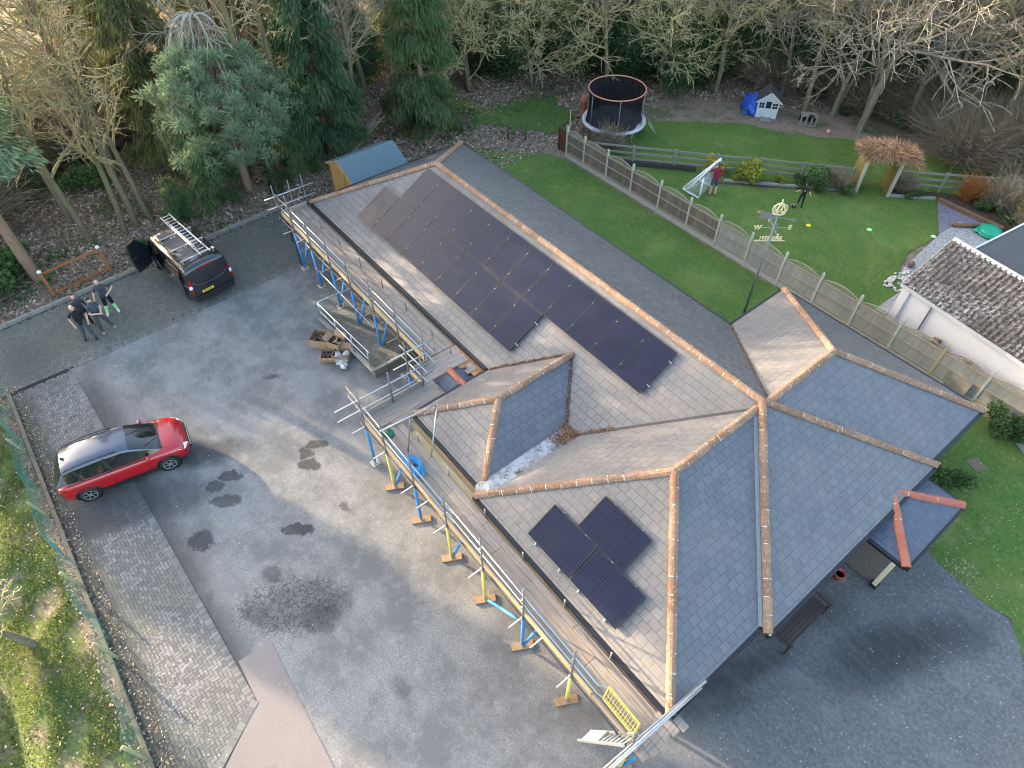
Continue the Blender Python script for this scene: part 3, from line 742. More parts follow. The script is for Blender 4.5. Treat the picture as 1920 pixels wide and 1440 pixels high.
# ================================================================== the scaffold along the south eaves
scaf = thing('scaffold', 'long tube and board scaffold with blue and yellow pole sleeves along the south eaves', 'scaffold', (12, -2.5, 0))
PZ = 2.2
def pole(x, y, z1=3.8, sleeve=None, r=.026, z0=.05, zs=1.95):
    o = MB().tube((x, y, z0), (x, y, z1), r, n=8).obj('pole', M['steel_dull'], scaf, True)
    for z in (2.08, 2.7, 3.2):
        if z0 < z < z1: MB().ball((x, y - .02, z), (.06, .06, .055), 6, 4, jit=.25).obj('coupler', M['steel_dull'], o)
    if sleeve: MB().tube((x, y, .16), (x, y, zs), .052, n=10).obj('pole_sleeve', M[sleeve], o, True, rel=True)
    return o
def foot(x, y, big=False, a=0.0):
    if big:
        c_, s_ = math.cos(a), math.sin(a)
        MB().beam((x - .32 * c_, y - .32 * s_, .03), (x + .32 * c_, y + .32 * s_, .03), .23, .04).obj('sole_board', M['sole'], scaf)
        MB().bx(x - .07, x + .07, y - .07, y + .07, .05, .06).tube((x, y, .06), (x, y, .2), .02).obj('base_plate', M['steel'], scaf)
    else:
        o = MB().bx(x - .15, x + .15, y - .15, y + .15, .008, .02).obj('sole_board', M['cream'], scaf)
        MB().bx(x - .105, x + .105, y - .105, y + .105, .021, .045).tube((x, y, .045), (x, y, .2), .02).obj('base_plate', M['steel'], scaf)
def rail(p0, p1, name='guard_rail', r=.026, mat='steel'):
    return MB().tube(p0, p1, r, n=8).obj(name, M[mat], scaf, True)
def brace(p0, p1, sleeve='blue_foam', s0=.05, s1=.95):
    p0 = Vector(p0); p1 = Vector(p1)
    o = MB().tube(p0, p1, .025).obj('brace', M['steel_dull'], scaf, True)
    if sleeve: MB().tube(p0.lerp(p1, s0), p0.lerp(p1, s1), .048, n=10).obj('brace_sleeve', M[sleeve], o, True)
# --- run A by the long roof
AX = [1.09, 2.69, 4.45, 6.10, 7.85, 9.65, 11.45]
cp = []
for i, x in enumerate(AX):
    onramp = 4.9 < x < 9.2
    pole(x, -1.47, 3.8 - .1 * (i % 3 == 1), 'blue_foam' if i not in (5,) else None, z0=.05)
    foot(x, -1.47)
    if i < 5: brace((x + .03, -1.45, .1), (x + .38, -1.0, 2.05))
    rail((x, -1.95, PZ - .1), (x, -.12, PZ - .1), 'transom', mat='steel_dull')
    cp += [(x, -1.47, 2.7), (x, -1.47, 3.2), (x, -1.47, 2.08)]
for x in (2.0, 5.3, 8.6): rail((x, -1.75, PZ - .1), (x, -.12, PZ - .1), 'transom', mat='steel_dull')
for x in (1.9, 3.55, 5.3, 7.0, 8.75, 10.5, 11.7): rail((x, -.52, PZ - .1), (x, -.52, PZ + (.5 if x < 10 else .32)), 'inner_pole', .022, 'steel_dull')
for z in (2.70, 3.20):
    rail((-.25, -1.43, z), (6.2, -1.43, z)); rail((5.9, -1.40, z + .03), (12.1, -1.43, z))
    rail((-.12, -1.95, z - .02), (-.12, .35, z - .02))
rail((-.2, -1.50, 2.05), (12.0, -1.50, 2.05), 'ledger', mat='steel_dull'); rail((3.4, -1.75, 1.6), (8.2, -1.72, 1.62), 'ledger')
for x, y, z1 in ((-.16, -1.5, 3.72), (-.16, -.75, 3.7), (-.16, -.12, 3.75)):
    pole(x, y, z1, z0=PZ - .4)
for y in range(5):
    yy = -1.36 + .24 * y; x = -.1
    lens = [3.9, 3.9, 3.9] if y % 2 == 0 else [2.4, 3.9, 3.9, 1.5]
    for L in lens:
        e = min(x + L - .015, 11.35)
        if e - x > .3: MB().bx(x, e, yy, yy + .225, PZ - .02 - .002 * (y % 2), PZ + .018 + rnd.uniform(0, .006)).obj('platform_board', M['board'], scaf)
        x += L
M['toe'] = M['board_new']
for x0, x1 in ((-.05, 3.9), (3.92, 7.8), (7.82, 11.5)):
    MB().bx(x0, x1, -1.445, -1.40, PZ + .02, PZ + .24).obj('toe_board', M['toe'], scaf)
MB().bx(-.14, -.10, -1.40, -.2, PZ + .02, PZ + .24).obj('toe_board', M['board_y'], scaf)
# --- the return past the entrance
for k in range(8):
    xx = 11.42 + .228 * k
    y0, y1 = (-2.15, -.18) if k < 4 else (-4.42, -1.75)
    if k >= 7: y0, y1 = -3.9, -1.75
    MB().bx(xx, xx + .222, y0 + rnd.uniform(0, .06), y1 - rnd.uniform(0, .1), PZ + .02, PZ + .06 + rnd.uniform(0, .006)).obj('platform_board', M['board_y'], scaf)
for k in range(2):
    MB().bx(12.45 + .2 * k, 12.66 + .2 * k, -.42 - .2 * k, -.2, PZ + .0, PZ + .03).obj('platform_board', M['board_y'], scaf)
MB().bx(11.56, 11.60, -2.16, -1.45, PZ + .06, PZ + .28).obj('toe_board', M['board'], scaf)
MB().bx(11.62, 12.34, -2.20, -2.16, PZ + .06, PZ + .28).obj('toe_board', M['toe'], scaf)
MB().bx(12.28, 12.32, -4.45, -2.2, PZ + .06, PZ + .28).obj('toe_board', M['board_y'], scaf)
for x, y, s_ in ((11.5, -2.2, 'blue_foam'), (12.40, -2.15, None), (12.36, -3.35, None)):
    pole(x, y, 3.75, s_, z0=.05 if s_ else 2.0)
    if s_: foot(x, y)
    cp += [(x, y, 2.7), (x, y, 3.2)]
for z in (2.72, 3.22):
    rail((11.5, -2.75, z), (11.53, -1.0, z)); rail((11.1, -2.18, z + .04), (12.75, -2.14, z + .04)); rail((12.33, -5.35, z), (12.38, -1.7, z))
# --- run B round the south wing
BX = [(12.53, 'blue_foam', 0), (13.83, 'yellow_foam', 1), (15.47, 'blue_foam', 1), (17.21, 'yellow_foam', 1), (18.96, 'yellow_foam', 1), (20.75, 'blue_foam', 1), (22.66, 'yellow_foam', 1), (24.72, 'yellow_foam', 1)]
for i, (x, s_, big) in enumerate(BX):
    pole(x, -4.57, 3.8 if i < 7 else 3.4, s_); foot(x, -4.57, big, R(62))
    if i in (1, 3, 5): brace((x + .03, -4.53, .1), (x + .42, -4.05, 2.05))
    rail((x, -5.05, PZ - .1), (x, -3.5, PZ - .1), 'transom')
    cp += [(x, -4.57, 2.7), (x, -4.57, 3.2), (x, -4.57, 2.08)]
for x in (16.2, 21.5): rail((x, -4.95, PZ - .1), (x, -3.5, PZ - .1), 'transom')
brace((19.05, -4.55, .12), (20.7, -4.60, 1.75), 'blue_foam', .06, .86)
brace((24.76, -4.55, .1), (25.1, -3.95, 2.1))
for z in (2.70, 3.20):
    rail((11.55, -4.54, z + .03), (17.6, -4.54, z)); rail((17.2, -4.50, z + .03), (23.45, -4.53, z))
    rail((24.82, -5.75, z - .1), (24.95, -2.45, z - .1))
rail((24.70, -5.7, 2.55), (24.86, -2.5, 2.55))
rail((12.2, -4.60, 2.05), (25.1, -4.60, 2.05), 'ledger', mat='steel_dull')
for x in (14.2, 15.9, 17.75, 19.5, 21.25, 23.0): rail((x, -3.56, PZ - .1), (x, -3.56, PZ + .42), 'inner_pole', .022)
# hoist tube over the entrance hip
rail((13.9, -4.65, 3.28), (14.12, -2.62, 3.32), 'guard_rail'); pole(14.15, -2.75, 3.36, z0=2.72); rail((15.0, -3.62, PZ), (14.13, -2.66, 3.34), 'inner_pole'); rail((14.55, -4.2, PZ), (14.0, -3.6, 3.3), 'inner_pole', mat='steel_dull')
for y in range(5):
    yy = -4.50 + .232 * y; x = 12.55 + (0 if y else .1)
    lens = ([3.9, 3.9, 3.9, 2.2], [2.4, 3.9, 3.9, 2.4], [3.9, 2.4, 3.9, 2.0], [1.5, 3.9, 3.9, 3.2], [3.9, 3.9, 3.9, 2.0])[y]
    if y == 4: x = 13.75
    for L in lens:
        e = min(x + L - .015, 24.78 + .09 * (y % 3))
        if e - x > .3: MB().bx(x, e, yy, yy + .222, PZ - .02 - .05 * (y == 4), PZ + .018 + rnd.uniform(0, .008) - .05 * (y == 4)).obj('platform_board', M['board_new'] if (y == 4 and x < 20) else M['board'], scaf)
        x += L
for x0, x1, m_ in ((12.45, 16.3, 'toe'), (16.32, 20.2, 'toe'), (20.22, 23.35, 'toe'), (23.37, 24.9, 'board')):
    MB().bx(x0, x1, -4.565, -4.52, PZ + .02, PZ + .24).obj('toe_board', M[m_], scaf)
for k in range(5):
    MB().bx(24.62 + .05 * (k % 2), 25.16 + .16 * (k % 3) / 2, -4.62 + .235 * k, -4.40 + .235 * k, PZ + .022, PZ + .06).obj('platform_board', M['board_y'], scaf)
MB().bx(24.98, 25.32, -3.42, -3.22, PZ + .03, PZ + .065).obj('platform_board', M['board_y'], scaf)
for x0, x1 in ((-.05, 3.85), (3.87, 7.75), (7.77, 11.3)): MB().bx(x0, x1, -.165, -.05, PZ - .10, PZ - .06).obj('inside_board', M['board'], scaf)
for x0, x1 in ((17.1, 20.9), (20.92, 24.7)): MB().bx(x0, x1, -3.56, -3.50, PZ - .12, PZ - .08).obj('inside_board', M['board'], scaf)
for x0, x1 in ((13.35, 16.9),): MB().bx(x0, x1, -3.37, -3.19, PZ - .12, PZ - .08).obj('inside_board', M['board_new'], scaf)

# yellow ladder gate, access ladder, pulley wheel, rope
M['yellow_paint'] = flat('yellow_safety_paint', (.62, .50, .08), .5, 0, .15)
gt = thing('ladder_gate', 'yellow mesh safety gate on the scaffold beside the ladder', 'gate', (24.1, -4.5, PZ + .1))
mb = MB(); A0, A1 = Vector((23.62, -4.44, PZ + .30)), Vector((24.62, -4.46, PZ + .30)); u = Vector((.0, .12, .62))
for p, q in ((A0, A1), (A1, A1 + u), (A1 + u, A0 + u), (A0 + u, A0)): mb.tube(p, q, .022)
mb.obj('frame', M['yellow_paint'], gt)
mb = MB()
for k in range(1, 12): mb.tube(A0.lerp(A1, k / 12), A0.lerp(A1, k / 12) + u, .007, n=5)
for k in (1, 3, 6): mb.tube(A0 + u * (k / 7), A1 + u * (k / 7), .008, n=5)
mb.obj('mesh_infill', M['yellow_paint'], gt)
for h_, y_ in ((.35, -4.44), (.85, -4.34)): MB().tube((23.40, -4.50, PZ + h_), (23.62, y_, PZ + h_), .02).obj('hinge', M['steel'], gt)
M['ladder'] = flat('aluminium_ladder', (.50, .50, .47), .5, .4, .15)
def make_ladder(name, label, p0, p1, wdt, n, side, cat='ladder', mat='ladder'):
    p0 = Vector(p0); p1 = Vector(p1); s_ = Vector(side).normalized() * wdt / 2
    t_ = thing(name, label, cat, p0)
    for q in (-1, 1): MB().beam(p0 + s_ * q, p1 + s_ * q, .03, .075).obj('stile', M[mat], t_)
    for k in range(n):
        f = (k + .6) / n
        MB().tube(p0.lerp(p1, f) - s_, p0.lerp(p1, f) + s_, .017, n=6).obj('rung', M[mat], t_, True)
    return t_
ld_ = make_ladder('ladder', 'leaning aluminium ladder with a pale blanking board at the corner of the scaffold', (23.62, -4.78, 0), (24.72, -4.70, 3.0), .42, 11, (.1, .75, .0))
MB().add([tuple(Vector((23.62, -4.78, 0)).lerp(Vector((24.72, -4.70, 3.0)), f) + Vector((-.03, sg, .03))) for f, sg in ((.06, -.19), (.06, .19), (.44, .19), (.44, -.19))], [(0, 1, 2, 3)]).obj('ladder_guard', flat('pale_ladder_guard', (.72, .66, .60), .6, 0, .08), ld_)
M['green_plastic'] = flat('dark_green_plastic', (.015, .12, .075), .4)
pw_ = thing('hoist_wheel', 'dark green hoist wheel hanging on the scaffold tube above the blue rope', 'hoist wheel', (13.95, -4.42, 3.0))
ang_ = R(40); mb = MB().lathe((0, 0, 0), [(.02, -.04), (.20, -.04), (.175, -.015), (.175, .015), (.20, .04), (.02, .04)], 20)
mb.xf(Matrix.Translation((13.95, -4.40, 3.02)) @ Matrix.Rotation(R(70), 4, 'X') @ Matrix.Rotation(R(25), 4, 'Y')); mb.obj('wheel', M['green_plastic'], pw_, True)
MB().tube((13.95, -4.45, 3.28), (13.95, -4.40, 3.02), .012).obj('hook', M['steel'], pw_)
M['rope'] = flat('blue_rope', (.03, .30, .60), .7)
pts = []
for k in range(260):
    a = k * .31; rr = .26 + .09 * math.sin(k * .37) + .03 * math.sin(k * 1.7)
    pts.append((15.0 + rr * 1.5 * math.cos(a) * .75 + .1 * math.sin(k * .05), -4.22 + rr * .62 * math.sin(a), PZ + .05 + .09 * abs(math.sin(k * .23)) + .0004 * k))
pts += [(14.6, -4.4, PZ + .3), (14.2, -4.45, 2.7), (13.98, -4.42, 2.95)]
tag(MB().path(pts, .013, 5).obj('rope', M['rope'], smooth=True), 'tangled coil of bright blue rope on the scaffold boards', 'rope')

# ================================================================== access ramp with its rails
n = N('mossy_concrete', .95, 0, .2)
n.set('Base Color', n.mix(n.mapr(n.noise(1.7, 5), .4, .62, 0, .5), n.ramp(n.noise(11, 6, None, .8), [(.3, (.085, .085, .075)), (.5, (.16, .16, .145)), (.7, (.26, .26, .245))]), (.085, .09, .06))); n.bump(n.noise(30, 4), .5, .02)
M['concrete'] = n.m
rp = thing('ramp', 'raised mossy concrete ramp under the scaffold by the entrance', 'ramp', (7, -1.6, 0))
mb = MB().add([(4.75, -2.6, .12), (9.05, -2.45, .36), (9.05, .3, .36), (4.75, .3, .12), (4.75, -2.6, 0), (9.05, -2.45, 0), (9.05, .3, 0), (4.75, .3, 0)],
              [(0, 1, 2, 3), (4, 5, 1, 0), (5, 6, 2, 1), (6, 7, 3, 2), (7, 4, 0, 3)])
mb.obj('slab', M['concrete'], rp)
MB().beam((4.75, -2.6, .165), (9.05, -2.47, .405), .16, .09).beam((9.0, -2.4, .39), (9.0, .2, .39), .12, .06).obj('upstand', flat('pale_concrete_edge', (.25, .24, .215), .95, 0, .35, 7), rp)
M['white_rail'] = flat('white_painted_tube', (.62, .63, .62), .5, .2, .2, 8)
for k, (x, z) in enumerate(((4.95, .15), (6.3, .22), (7.6, .29), (8.85, .38))):
    MB().tube((x, -2.58 + .03 * k, z), (x, -2.58 + .03 * k, z + 1.02), .022).obj('post', M['steel'], rp, True)
for h in (.55, 1.02):
    MB().path([(4.95, -1.0, h + .12), (4.9, -2.5, h + .14), (5.0, -2.60, h + .15), (9.0, -2.48, h + .38)] if h > .8 else [(4.95, -2.58, h + .14), (8.85, -2.49, h + .36)], .021, 8).obj('handrail', M['white_rail'], rp, True)
MB().tube((4.93, -1.0, .1), (4.93, -1.0, 1.14), .022).obj('post', M['steel'], rp, True)
# boxes of packing by the ramp
M['card'] = flat('brown_cardboard', (.32, .21, .125), .9, 0, .2, 5)
M['card_in'] = flat('cardboard_inside', (.30, .19, .11), .9)
M['black_bag'] = flat('black_plastic_sheet', (.008, .008, .010), .35)
def box(label, c, sx_, sy_, h, rz, fill, flaps=()):
    t_ = thing('cardboard_box', label, 'box', (c[0], c[1], 0), R(rz), 'open cardboard boxes by the ramp')
    th = .012; mb = MB()
    mb.bx(-sx_, sx_, -sy_, -sy_ + th, 0.005, h).bx(-sx_, sx_, sy_ - th, sy_, .005, h).bx(-sx_, -sx_ + th, -sy_ + th, sy_ - th, .005, h).bx(sx_ - th, sx_, -sy_ + th, sy_ - th, .005, h).bx(-sx_ + th, sx_ - th, -sy_ + th, sy_ - th, .005, .02)
    mb.obj('walls', M['card'], t_, rel=False)
    for s_, ax in flaps:
        mb = MB()
        if ax == 'x': mb.add([(s_ * sx_, -sy_, h), (s_ * sx_, sy_, h), (s_ * (sx_ + .22), sy_ * .95, h + .12), (s_ * (sx_ + .22), -sy_ * .95, h + .10)], [(0, 1, 2, 3)])
        else: mb.add([(-sx_, s_ * sy_, h), (sx_, s_ * sy_, h), (sx_ * .95, s_ * (sy_ + .2), h + .10), (-sx_ * .95, s_ * (sy_ + .2), h + .14)], [(0, 1, 2, 3)])
        mb.obj('flap', M['card'], t_, rel=False)
    mb = MB()
    for k in range(9): mb.ball((rnd.uniform(-sx_, sx_) * .62, rnd.uniform(-sy_, sy_) * .62, h * .62 + rnd.uniform(0, .08)), (rnd.uniform(.10, .16), rnd.uniform(.08, .13), .08), 7, 5, jit=.3)
    mb.obj('packing', M[fill], t_, rel=False)
    return t_
M['white_pack'] = flat('white_packing', (.42, .42, .42), .5)
box('large curved sided cardboard box full of black plastic by the ramp', (6.05, -3.10), .50, .34, .42, 40, 'black_bag', ((1, 'x'),))
box('low cardboard tray of black wrapping, nearest the tarmac', (6.95, -3.30), .36, .27, .24, 55, 'black_bag', ((-1, 'y'),))
box('tall open cardboard box between the black filled boxes and the ramp', (6.72, -2.86), .28, .24, .55, 25, 'black_bag', ((-1, 'x'), (1, 'y')))
box('cardboard box holding white rolls and clear film against the ramp edge', (7.28, -2.95), .34, .26, .34, 45, 'white_pack', ((1, 'y'),))
mb = MB()
for k in range(16): mb.ball((7.62 + rnd.uniform(-.28, .28), -3.12 + rnd.uniform(-.12, .12), .09 + rnd.uniform(0, .12)), (.13, .10, .08), 7, 5, jit=.4)
tag(mb.obj('plastic_bag', flat('clear_film', (.40, .40, .42), .3)), 'crumpled clear plastic bag on the tarmac beside the cardboard boxes', 'bag')

# ================================================================== bench and pot under the east eaves
M['bench'] = flat('dark_brown_stain', (.045, .022, .020), .6, 0, .2, 8)
bn = thing('garden_bench', 'dark brown slatted garden bench under the east eaves', 'bench', (25.3, 2.1, 0))
for k in range(5): MB().bx(25.08 + .115 * k, 25.08 + .115 * k + .09, 1.15, 3.02, .42, .445).obj('seat_slat', M['bench'], bn)
for k in range(3): MB().bx(25.0 - .02 * k, 25.03 - .02 * k, 1.15, 3.02, .55 + .13 * k, .64 + .13 * k).obj('back_slat', M['bench'], bn)
for y in (1.12, 3.0):
    for x in (25.02, 25.60): MB().bx(x, x + .06, y, y + .06, 0, .66 if x > 25.3 else .95).obj('leg', M['bench'], bn)
    MB().bx(25.0, 25.70, y - .01, y + .07, .662, .69).obj('armrest', M['bench'], bn)
mb = MB().lathe((25.24, 4.36, 0), [(.10, .01), (.155, .27), (.175, .27), (.175, .33), (.15, .33), (.13, .22), (.02, .2)], 18)
pt_ = thing('flower_pot', 'red plastic flower pot on the tarmac under the east eaves', 'pot', (25.24, 4.36, 0)); mb.obj('pot', flat('red_plastic', (.42, .07, .05), .5), pt_, True)
MB().lathe((25.24, 4.36, .22), [(.001, .01), (.13, .01)], 16).obj('soil', M['soil'], pt_)
# ================================================================== vehicles
def paint(name, col, rough=.28, coat=1.0, metal=0.0):
    n = N(name, rough, metal, .5); n.set('Base Color', col); n.set('Coat Weight', coat); n.set('Coat Roughness', .04)
    return n.m
n = N('car_glass', .03, 0, .6); n.set('Base Color', (.012, .016, .018)); n.set('Coat Weight', .6); M['car_glass'] = n.m
M['red_paint'] = paint('red_car_paint', (.40, .006, .012))
M['roof_paint'] = paint('blue_black_roof_paint', (.045, .060, .095), .25)
M['van_paint'] = paint('charcoal_van_paint', (.012, .014, .018), .30)
M['trim'] = flat('black_trim', (.012, .012, .013), .55)
M['tyre'] = flat('tyre_rubber', (.016, .016, .017), .85)
M['alloy'] = flat('alloy_rim', (.30, .31, .32), .4, .4)
M['lamp_red'] = flat('red_lamp_lens', (.30, .01, .01), .15); M['lamp_clear'] = flat('clear_lamp_lens', (.72, .75, .80), .15)
M['chrome'] = flat('bright_metal', (.60, .61, .62), .25, .9)
M['cabin'] = flat('dark_interior', (.010, .010, .011), .8)
def skinrow(rings, name, mat, parent, sel=None, smooth=True, cap0=False, cap1=False):
    """surface through a row of rings; sel picks which strips along the ring are kept"""
    vs = [p for r in rings for p in r]; k = len(rings[0]); fs = []
    for i in range(len(rings) - 1):
        for j in range(k - 1):
            if sel is None or sel(i, j): fs.append((i * k + j, (i + 1) * k + j, (i + 1) * k + j + 1, i * k + j + 1))
    if cap0: fs.append(tuple(range(k)))
    if cap1: fs.append(tuple((len(rings) - 1) * k + j for j in range(k - 1, -1, -1)))
    use = sorted({i for f in fs for i in f}); ix = {a: b for b, a in enumerate(use)}
    return MB().add([vs[a] for a in use], [tuple(ix[a] for a in f) for f in fs]).obj(name, mat, parent, smooth, rel=False)
def wheel(parent, x, y, r, wdt, spokes, side):
    ty = MB().lathe((0, 0, 0), [(r * .66, -wdt / 2), (r * .93, -wdt / 2), (r, -wdt * .3), (r, wdt * .3), (r * .93, wdt / 2), (r * .66, wdt / 2)], 28, cap=False)
    T_ = Matrix.Translation((x, y, r)) @ Matrix.Rotation(R(90), 4, 'X')
    ty.xf(T_); o = ty.obj('wheel', M['tyre'], parent, True, rel=False)
    rm = MB(); z = wdt / 2 * .92 * (1 if side > 0 else -1)
    rm.lathe((0, 0, z * .5), [(.001, 0), (r * .64, 0)], 24); d = MB()
    for k in range(spokes):
        a = 2 * math.pi * k / spokes
        d.beam((.03 * math.cos(a), .03 * math.sin(a), z), (r * .62 * math.cos(a), r * .62 * math.sin(a), z), .030, .02)
    d.lathe((0, 0, z), [(r * .60, -.01), (r * .67, -.01), (r * .67, .012), (r * .60, .012)], 28, cap=False); d.lathe((0, 0, z), [(.001, .015), (.05, .015), (.05, -.01)], 10)
    rm.xf(T_).obj('rim_back', M['trim'], o, rel=False); d.xf(T_).obj('rim', M['alloy'], o, rel=False)
    return o
def car():
    t_ = thing('car', 'red compact car with a blue black roof parked across the block paving', 'car', (7.23, -11.36, .012), R(80.3))
    # stations along the car: x, half width at sill, at waist, at belt, z sill, z waist, z belt, z top at the centre
    S = [(-2.04, .60, .66, .60, .42, .62, .84, .86), (-1.98, .76, .82, .74, .32, .62, .90, .93), (-1.75, .83, .885, .80, .26, .64, .96, .98), (-1.28, .85, .895, .80, .25, .66, .955, .97), (-.6, .85, .885, .79, .25, .66, .94, .96),
         (.2, .85, .88, .79, .25, .66, .92, .95), (.85, .85, .885, .80, .25, .66, .91, .955), (1.28, .85, .89, .80, .26, .66, .90, .975), (1.62, .82, .875, .76, .27, .64, .87, .945), (1.9, .72, .80, .66, .30, .58, .77, .83), (2.04, .56, .64, .50, .36, .52, .66, .70), (2.09, .45, .52, .42, .40, .50, .58, .60)]
    rings = []
    for x, ws, ww, wb_, zs, zw, zb, zt in S:
        half = [(ws, zs), (ws + (ww - ws) * .6, zs + .12), (ww, zw), (ww * .985, zw + (zb - zw) * .45), (wb_ + .045, zb - .03), (wb_, zb), (wb_ * .62, zb + (zt - zb) * .75), (wb_ * .25, zt)]
        rings.append([(x, y, z) for y, z in half] + [(x, -y, z) for y, z in reversed(half)])
    skinrow(rings, 'body', M['red_paint'], t_, cap0=True, cap1=True)
    # greenhouse: x, half width below, half width at roof, z below, z roof
    Gs = [(1.27, .69, .64, .895, .93), (.80, .735, .62, .92, 1.20), (.38, .75, .59, .93, 1.42), (.14, .75, .575, .935, 1.48), (-.5, .75, .575, .94, 1.515), (-1.1, .745, .565, .945, 1.495), (-1.48, .735, .545, .955, 1.45), (-1.68, .72, .54, .955, 1.39), (-2.01, .69, .63, .90, .97)]
    rg = []
    for x, w0, w1, z0, z1 in Gs:
        half = [(w0, z0), (w0 + (w1 - w0) * .80, z0 + (z1 - z0) * .80), (w1 + .0, z1 - .0 - (z1 - z0) * .07), (w1 * .9, z1), (w1 * .45, z1 + .02), (0, z1 + .028)]
        rg.append([(x, y, z) for y, z in half] + [(x, -y, z) for y, z in reversed(half[:-1])])
    K = len(rg[0])
    top = lambda j: 2 <= j <= K - 4
    skinrow(rg, 'roof', M['roof_paint'], t_, lambda i, j: (2 <= i <= 6) and 1 <= j <= K - 3 or (i < 2 and (j in (1, K - 3))) or (i == 7 and j in (0, 1, K - 2, K - 3)))
    skinrow(rg, 'windscreen', M['car_glass'], t_, lambda i, j: i < 2 and top(j))
    skinrow(rg, 'rear_window', M['car_glass'], t_, lambda i, j: i == 7 and top(j))
    skinrow(rg, 'side_window', M['car_glass'], t_, lambda i, j: i < 7 and j == 0)
    skinrow(rg, 'side_window', M['car_glass'], t_, lambda i, j: i < 7 and j == K - 2)
    for s_ in (-1, 1):
        MB().path([(.0, s_ * .56, 1.47), (-.03, s_ * .575, 1.515), (-.7, s_ * .58, 1.55), (-1.5, s_ * .555, 1.47), (-1.62, s_ * .545, 1.42)], .018, 6).obj('roof_rail', M['trim'], t_, True, rel=False)
        MB().beam((-.36, s_ * .755, .93), (-.42, s_ * .62, 1.42), .10, .03).obj('door_pillar', M['trim'], t_, rel=False)
        MB().beam((-1.22, s_ * .752, .95), (-1.36, s_ * .61, 1.38), .08, .03).obj('rear_pillar', M['trim'], t_, rel=False)
        MB().beam((-1.72, s_ * .80, .955), (.85, s_ * .815, .915), .02, .025).obj('window_trim', M['trim'], t_, rel=False)
        # flank: sill cladding, arches, door lines and handles
        MB().beam((-.95, s_ * .868, .30), (.95, s_ * .868, .30), .06, .16).obj('sill_cladding', M['trim'], t_, rel=False)
        for ax in (-1.283, 1.283):
            a_ = [(ax + .385 * math.cos(q), s_ * .862, .33 + .385 * math.sin(q)) for q in arc(R(-8), R(188), 15)]
            MB().path(a_, .042, 6).obj('wheel_arch', M['trim'], t_, True, rel=False)
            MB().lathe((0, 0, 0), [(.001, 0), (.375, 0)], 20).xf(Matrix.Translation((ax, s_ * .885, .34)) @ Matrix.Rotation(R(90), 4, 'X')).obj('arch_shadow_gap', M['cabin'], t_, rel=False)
            wheel(t_, ax, s_ * .815, .325, .21, 6, s_ * -1)
        for x in (-.38, -1.22):
            pass
        for x0 in (-.40, .72): MB().path([(x0, s_ * .884, .40), (x0 + .02, s_ * .893, .66), (x0 - .01, s_ * .85, .86), (x0 - .03, s_ * .825, .91)], .006, 4).obj('door_gap', M['trim'], t_, rel=False)
        for x0 in (-.62, -1.42 + .32): MB().beam((x0 + .22, s_ * .895, .80), (x0 + .42, s_ * .895, .80), .03, .03).obj('door_handle', M['red_paint'], t_, rel=False)
        MB().ball((.80, s_ * .90, .985), (.075, .12, .075), 10, 7).obj('mirror', M['red_paint'], t_, True, rel=False)
        MB().add([(1.70, s_ * .70, .80), (1.98, s_ * .52, .715), (2.06, s_ * .46, .62), (1.92, s_ * .74, .63), (1.72, s_ * .80, .72)], [(0, 1, 2, 3, 4)]).xf(Matrix.Translation((.03, s_ * .025, .02))).obj('headlight', M['lamp_clear'], t_, rel=False)
        MB().add([(-2.02, s_ * .50, .86), (-1.99, s_ * .74, .88), (-1.82, s_ * .83, .86), (-1.84, s_ * .88, .74), (-2.03, s_ * .70, .72), (-2.07, s_ * .5, .74)], [(0, 1, 2, 3, 4, 5)]).xf(Matrix.Translation((-.012, s_ * .012, .005))).obj('tail_light', M['lamp_red'], t_, rel=False)
    MB().beam((2.085, -.46, .58), (2.085, .46, .58), .05, .14).beam((2.10, -.5, .42), (2.10, .5, .42), .05, .10).obj('grille', M['trim'], t_, rel=False)
    MB().beam((2.115, -.5, .50), (2.115, .5, .50), .012, .11).obj('number_plate', flat('white_plate', (.7, .7, .66), .4), t_, rel=False)
    MB().beam((-2.06, -.6, .40), (-2.06, .6, .40), .06, .14).obj('rear_bumper', M['trim'], t_, rel=False)
    MB().beam((1.25, -.62, .965), (1.25, .62, .965), .10, .02).obj('scuttle', M['trim'], t_, rel=False)
    for y0_, y1_ in ((-.1, -.48), (.48, .06)): MB().beam((1.22, y0_, .985), (.86, y1_, 1.19), .02, .012).obj('wiper', M['trim'], t_, rel=False)
    MB().add([(-1.48, 0, 1.485), (-1.62, .03, 1.46), (-1.62, -.03, 1.46), (-1.60, 0, 1.56)], [(0, 1, 3), (0, 3, 2), (1, 2, 3)]).obj('aerial', M['trim'], t_, rel=False)
    MB().bx(-1.5, .5, -.7, .7, .4, .88).obj('cabin_floor', M['cabin'], t_, rel=False)
    return t_
car()
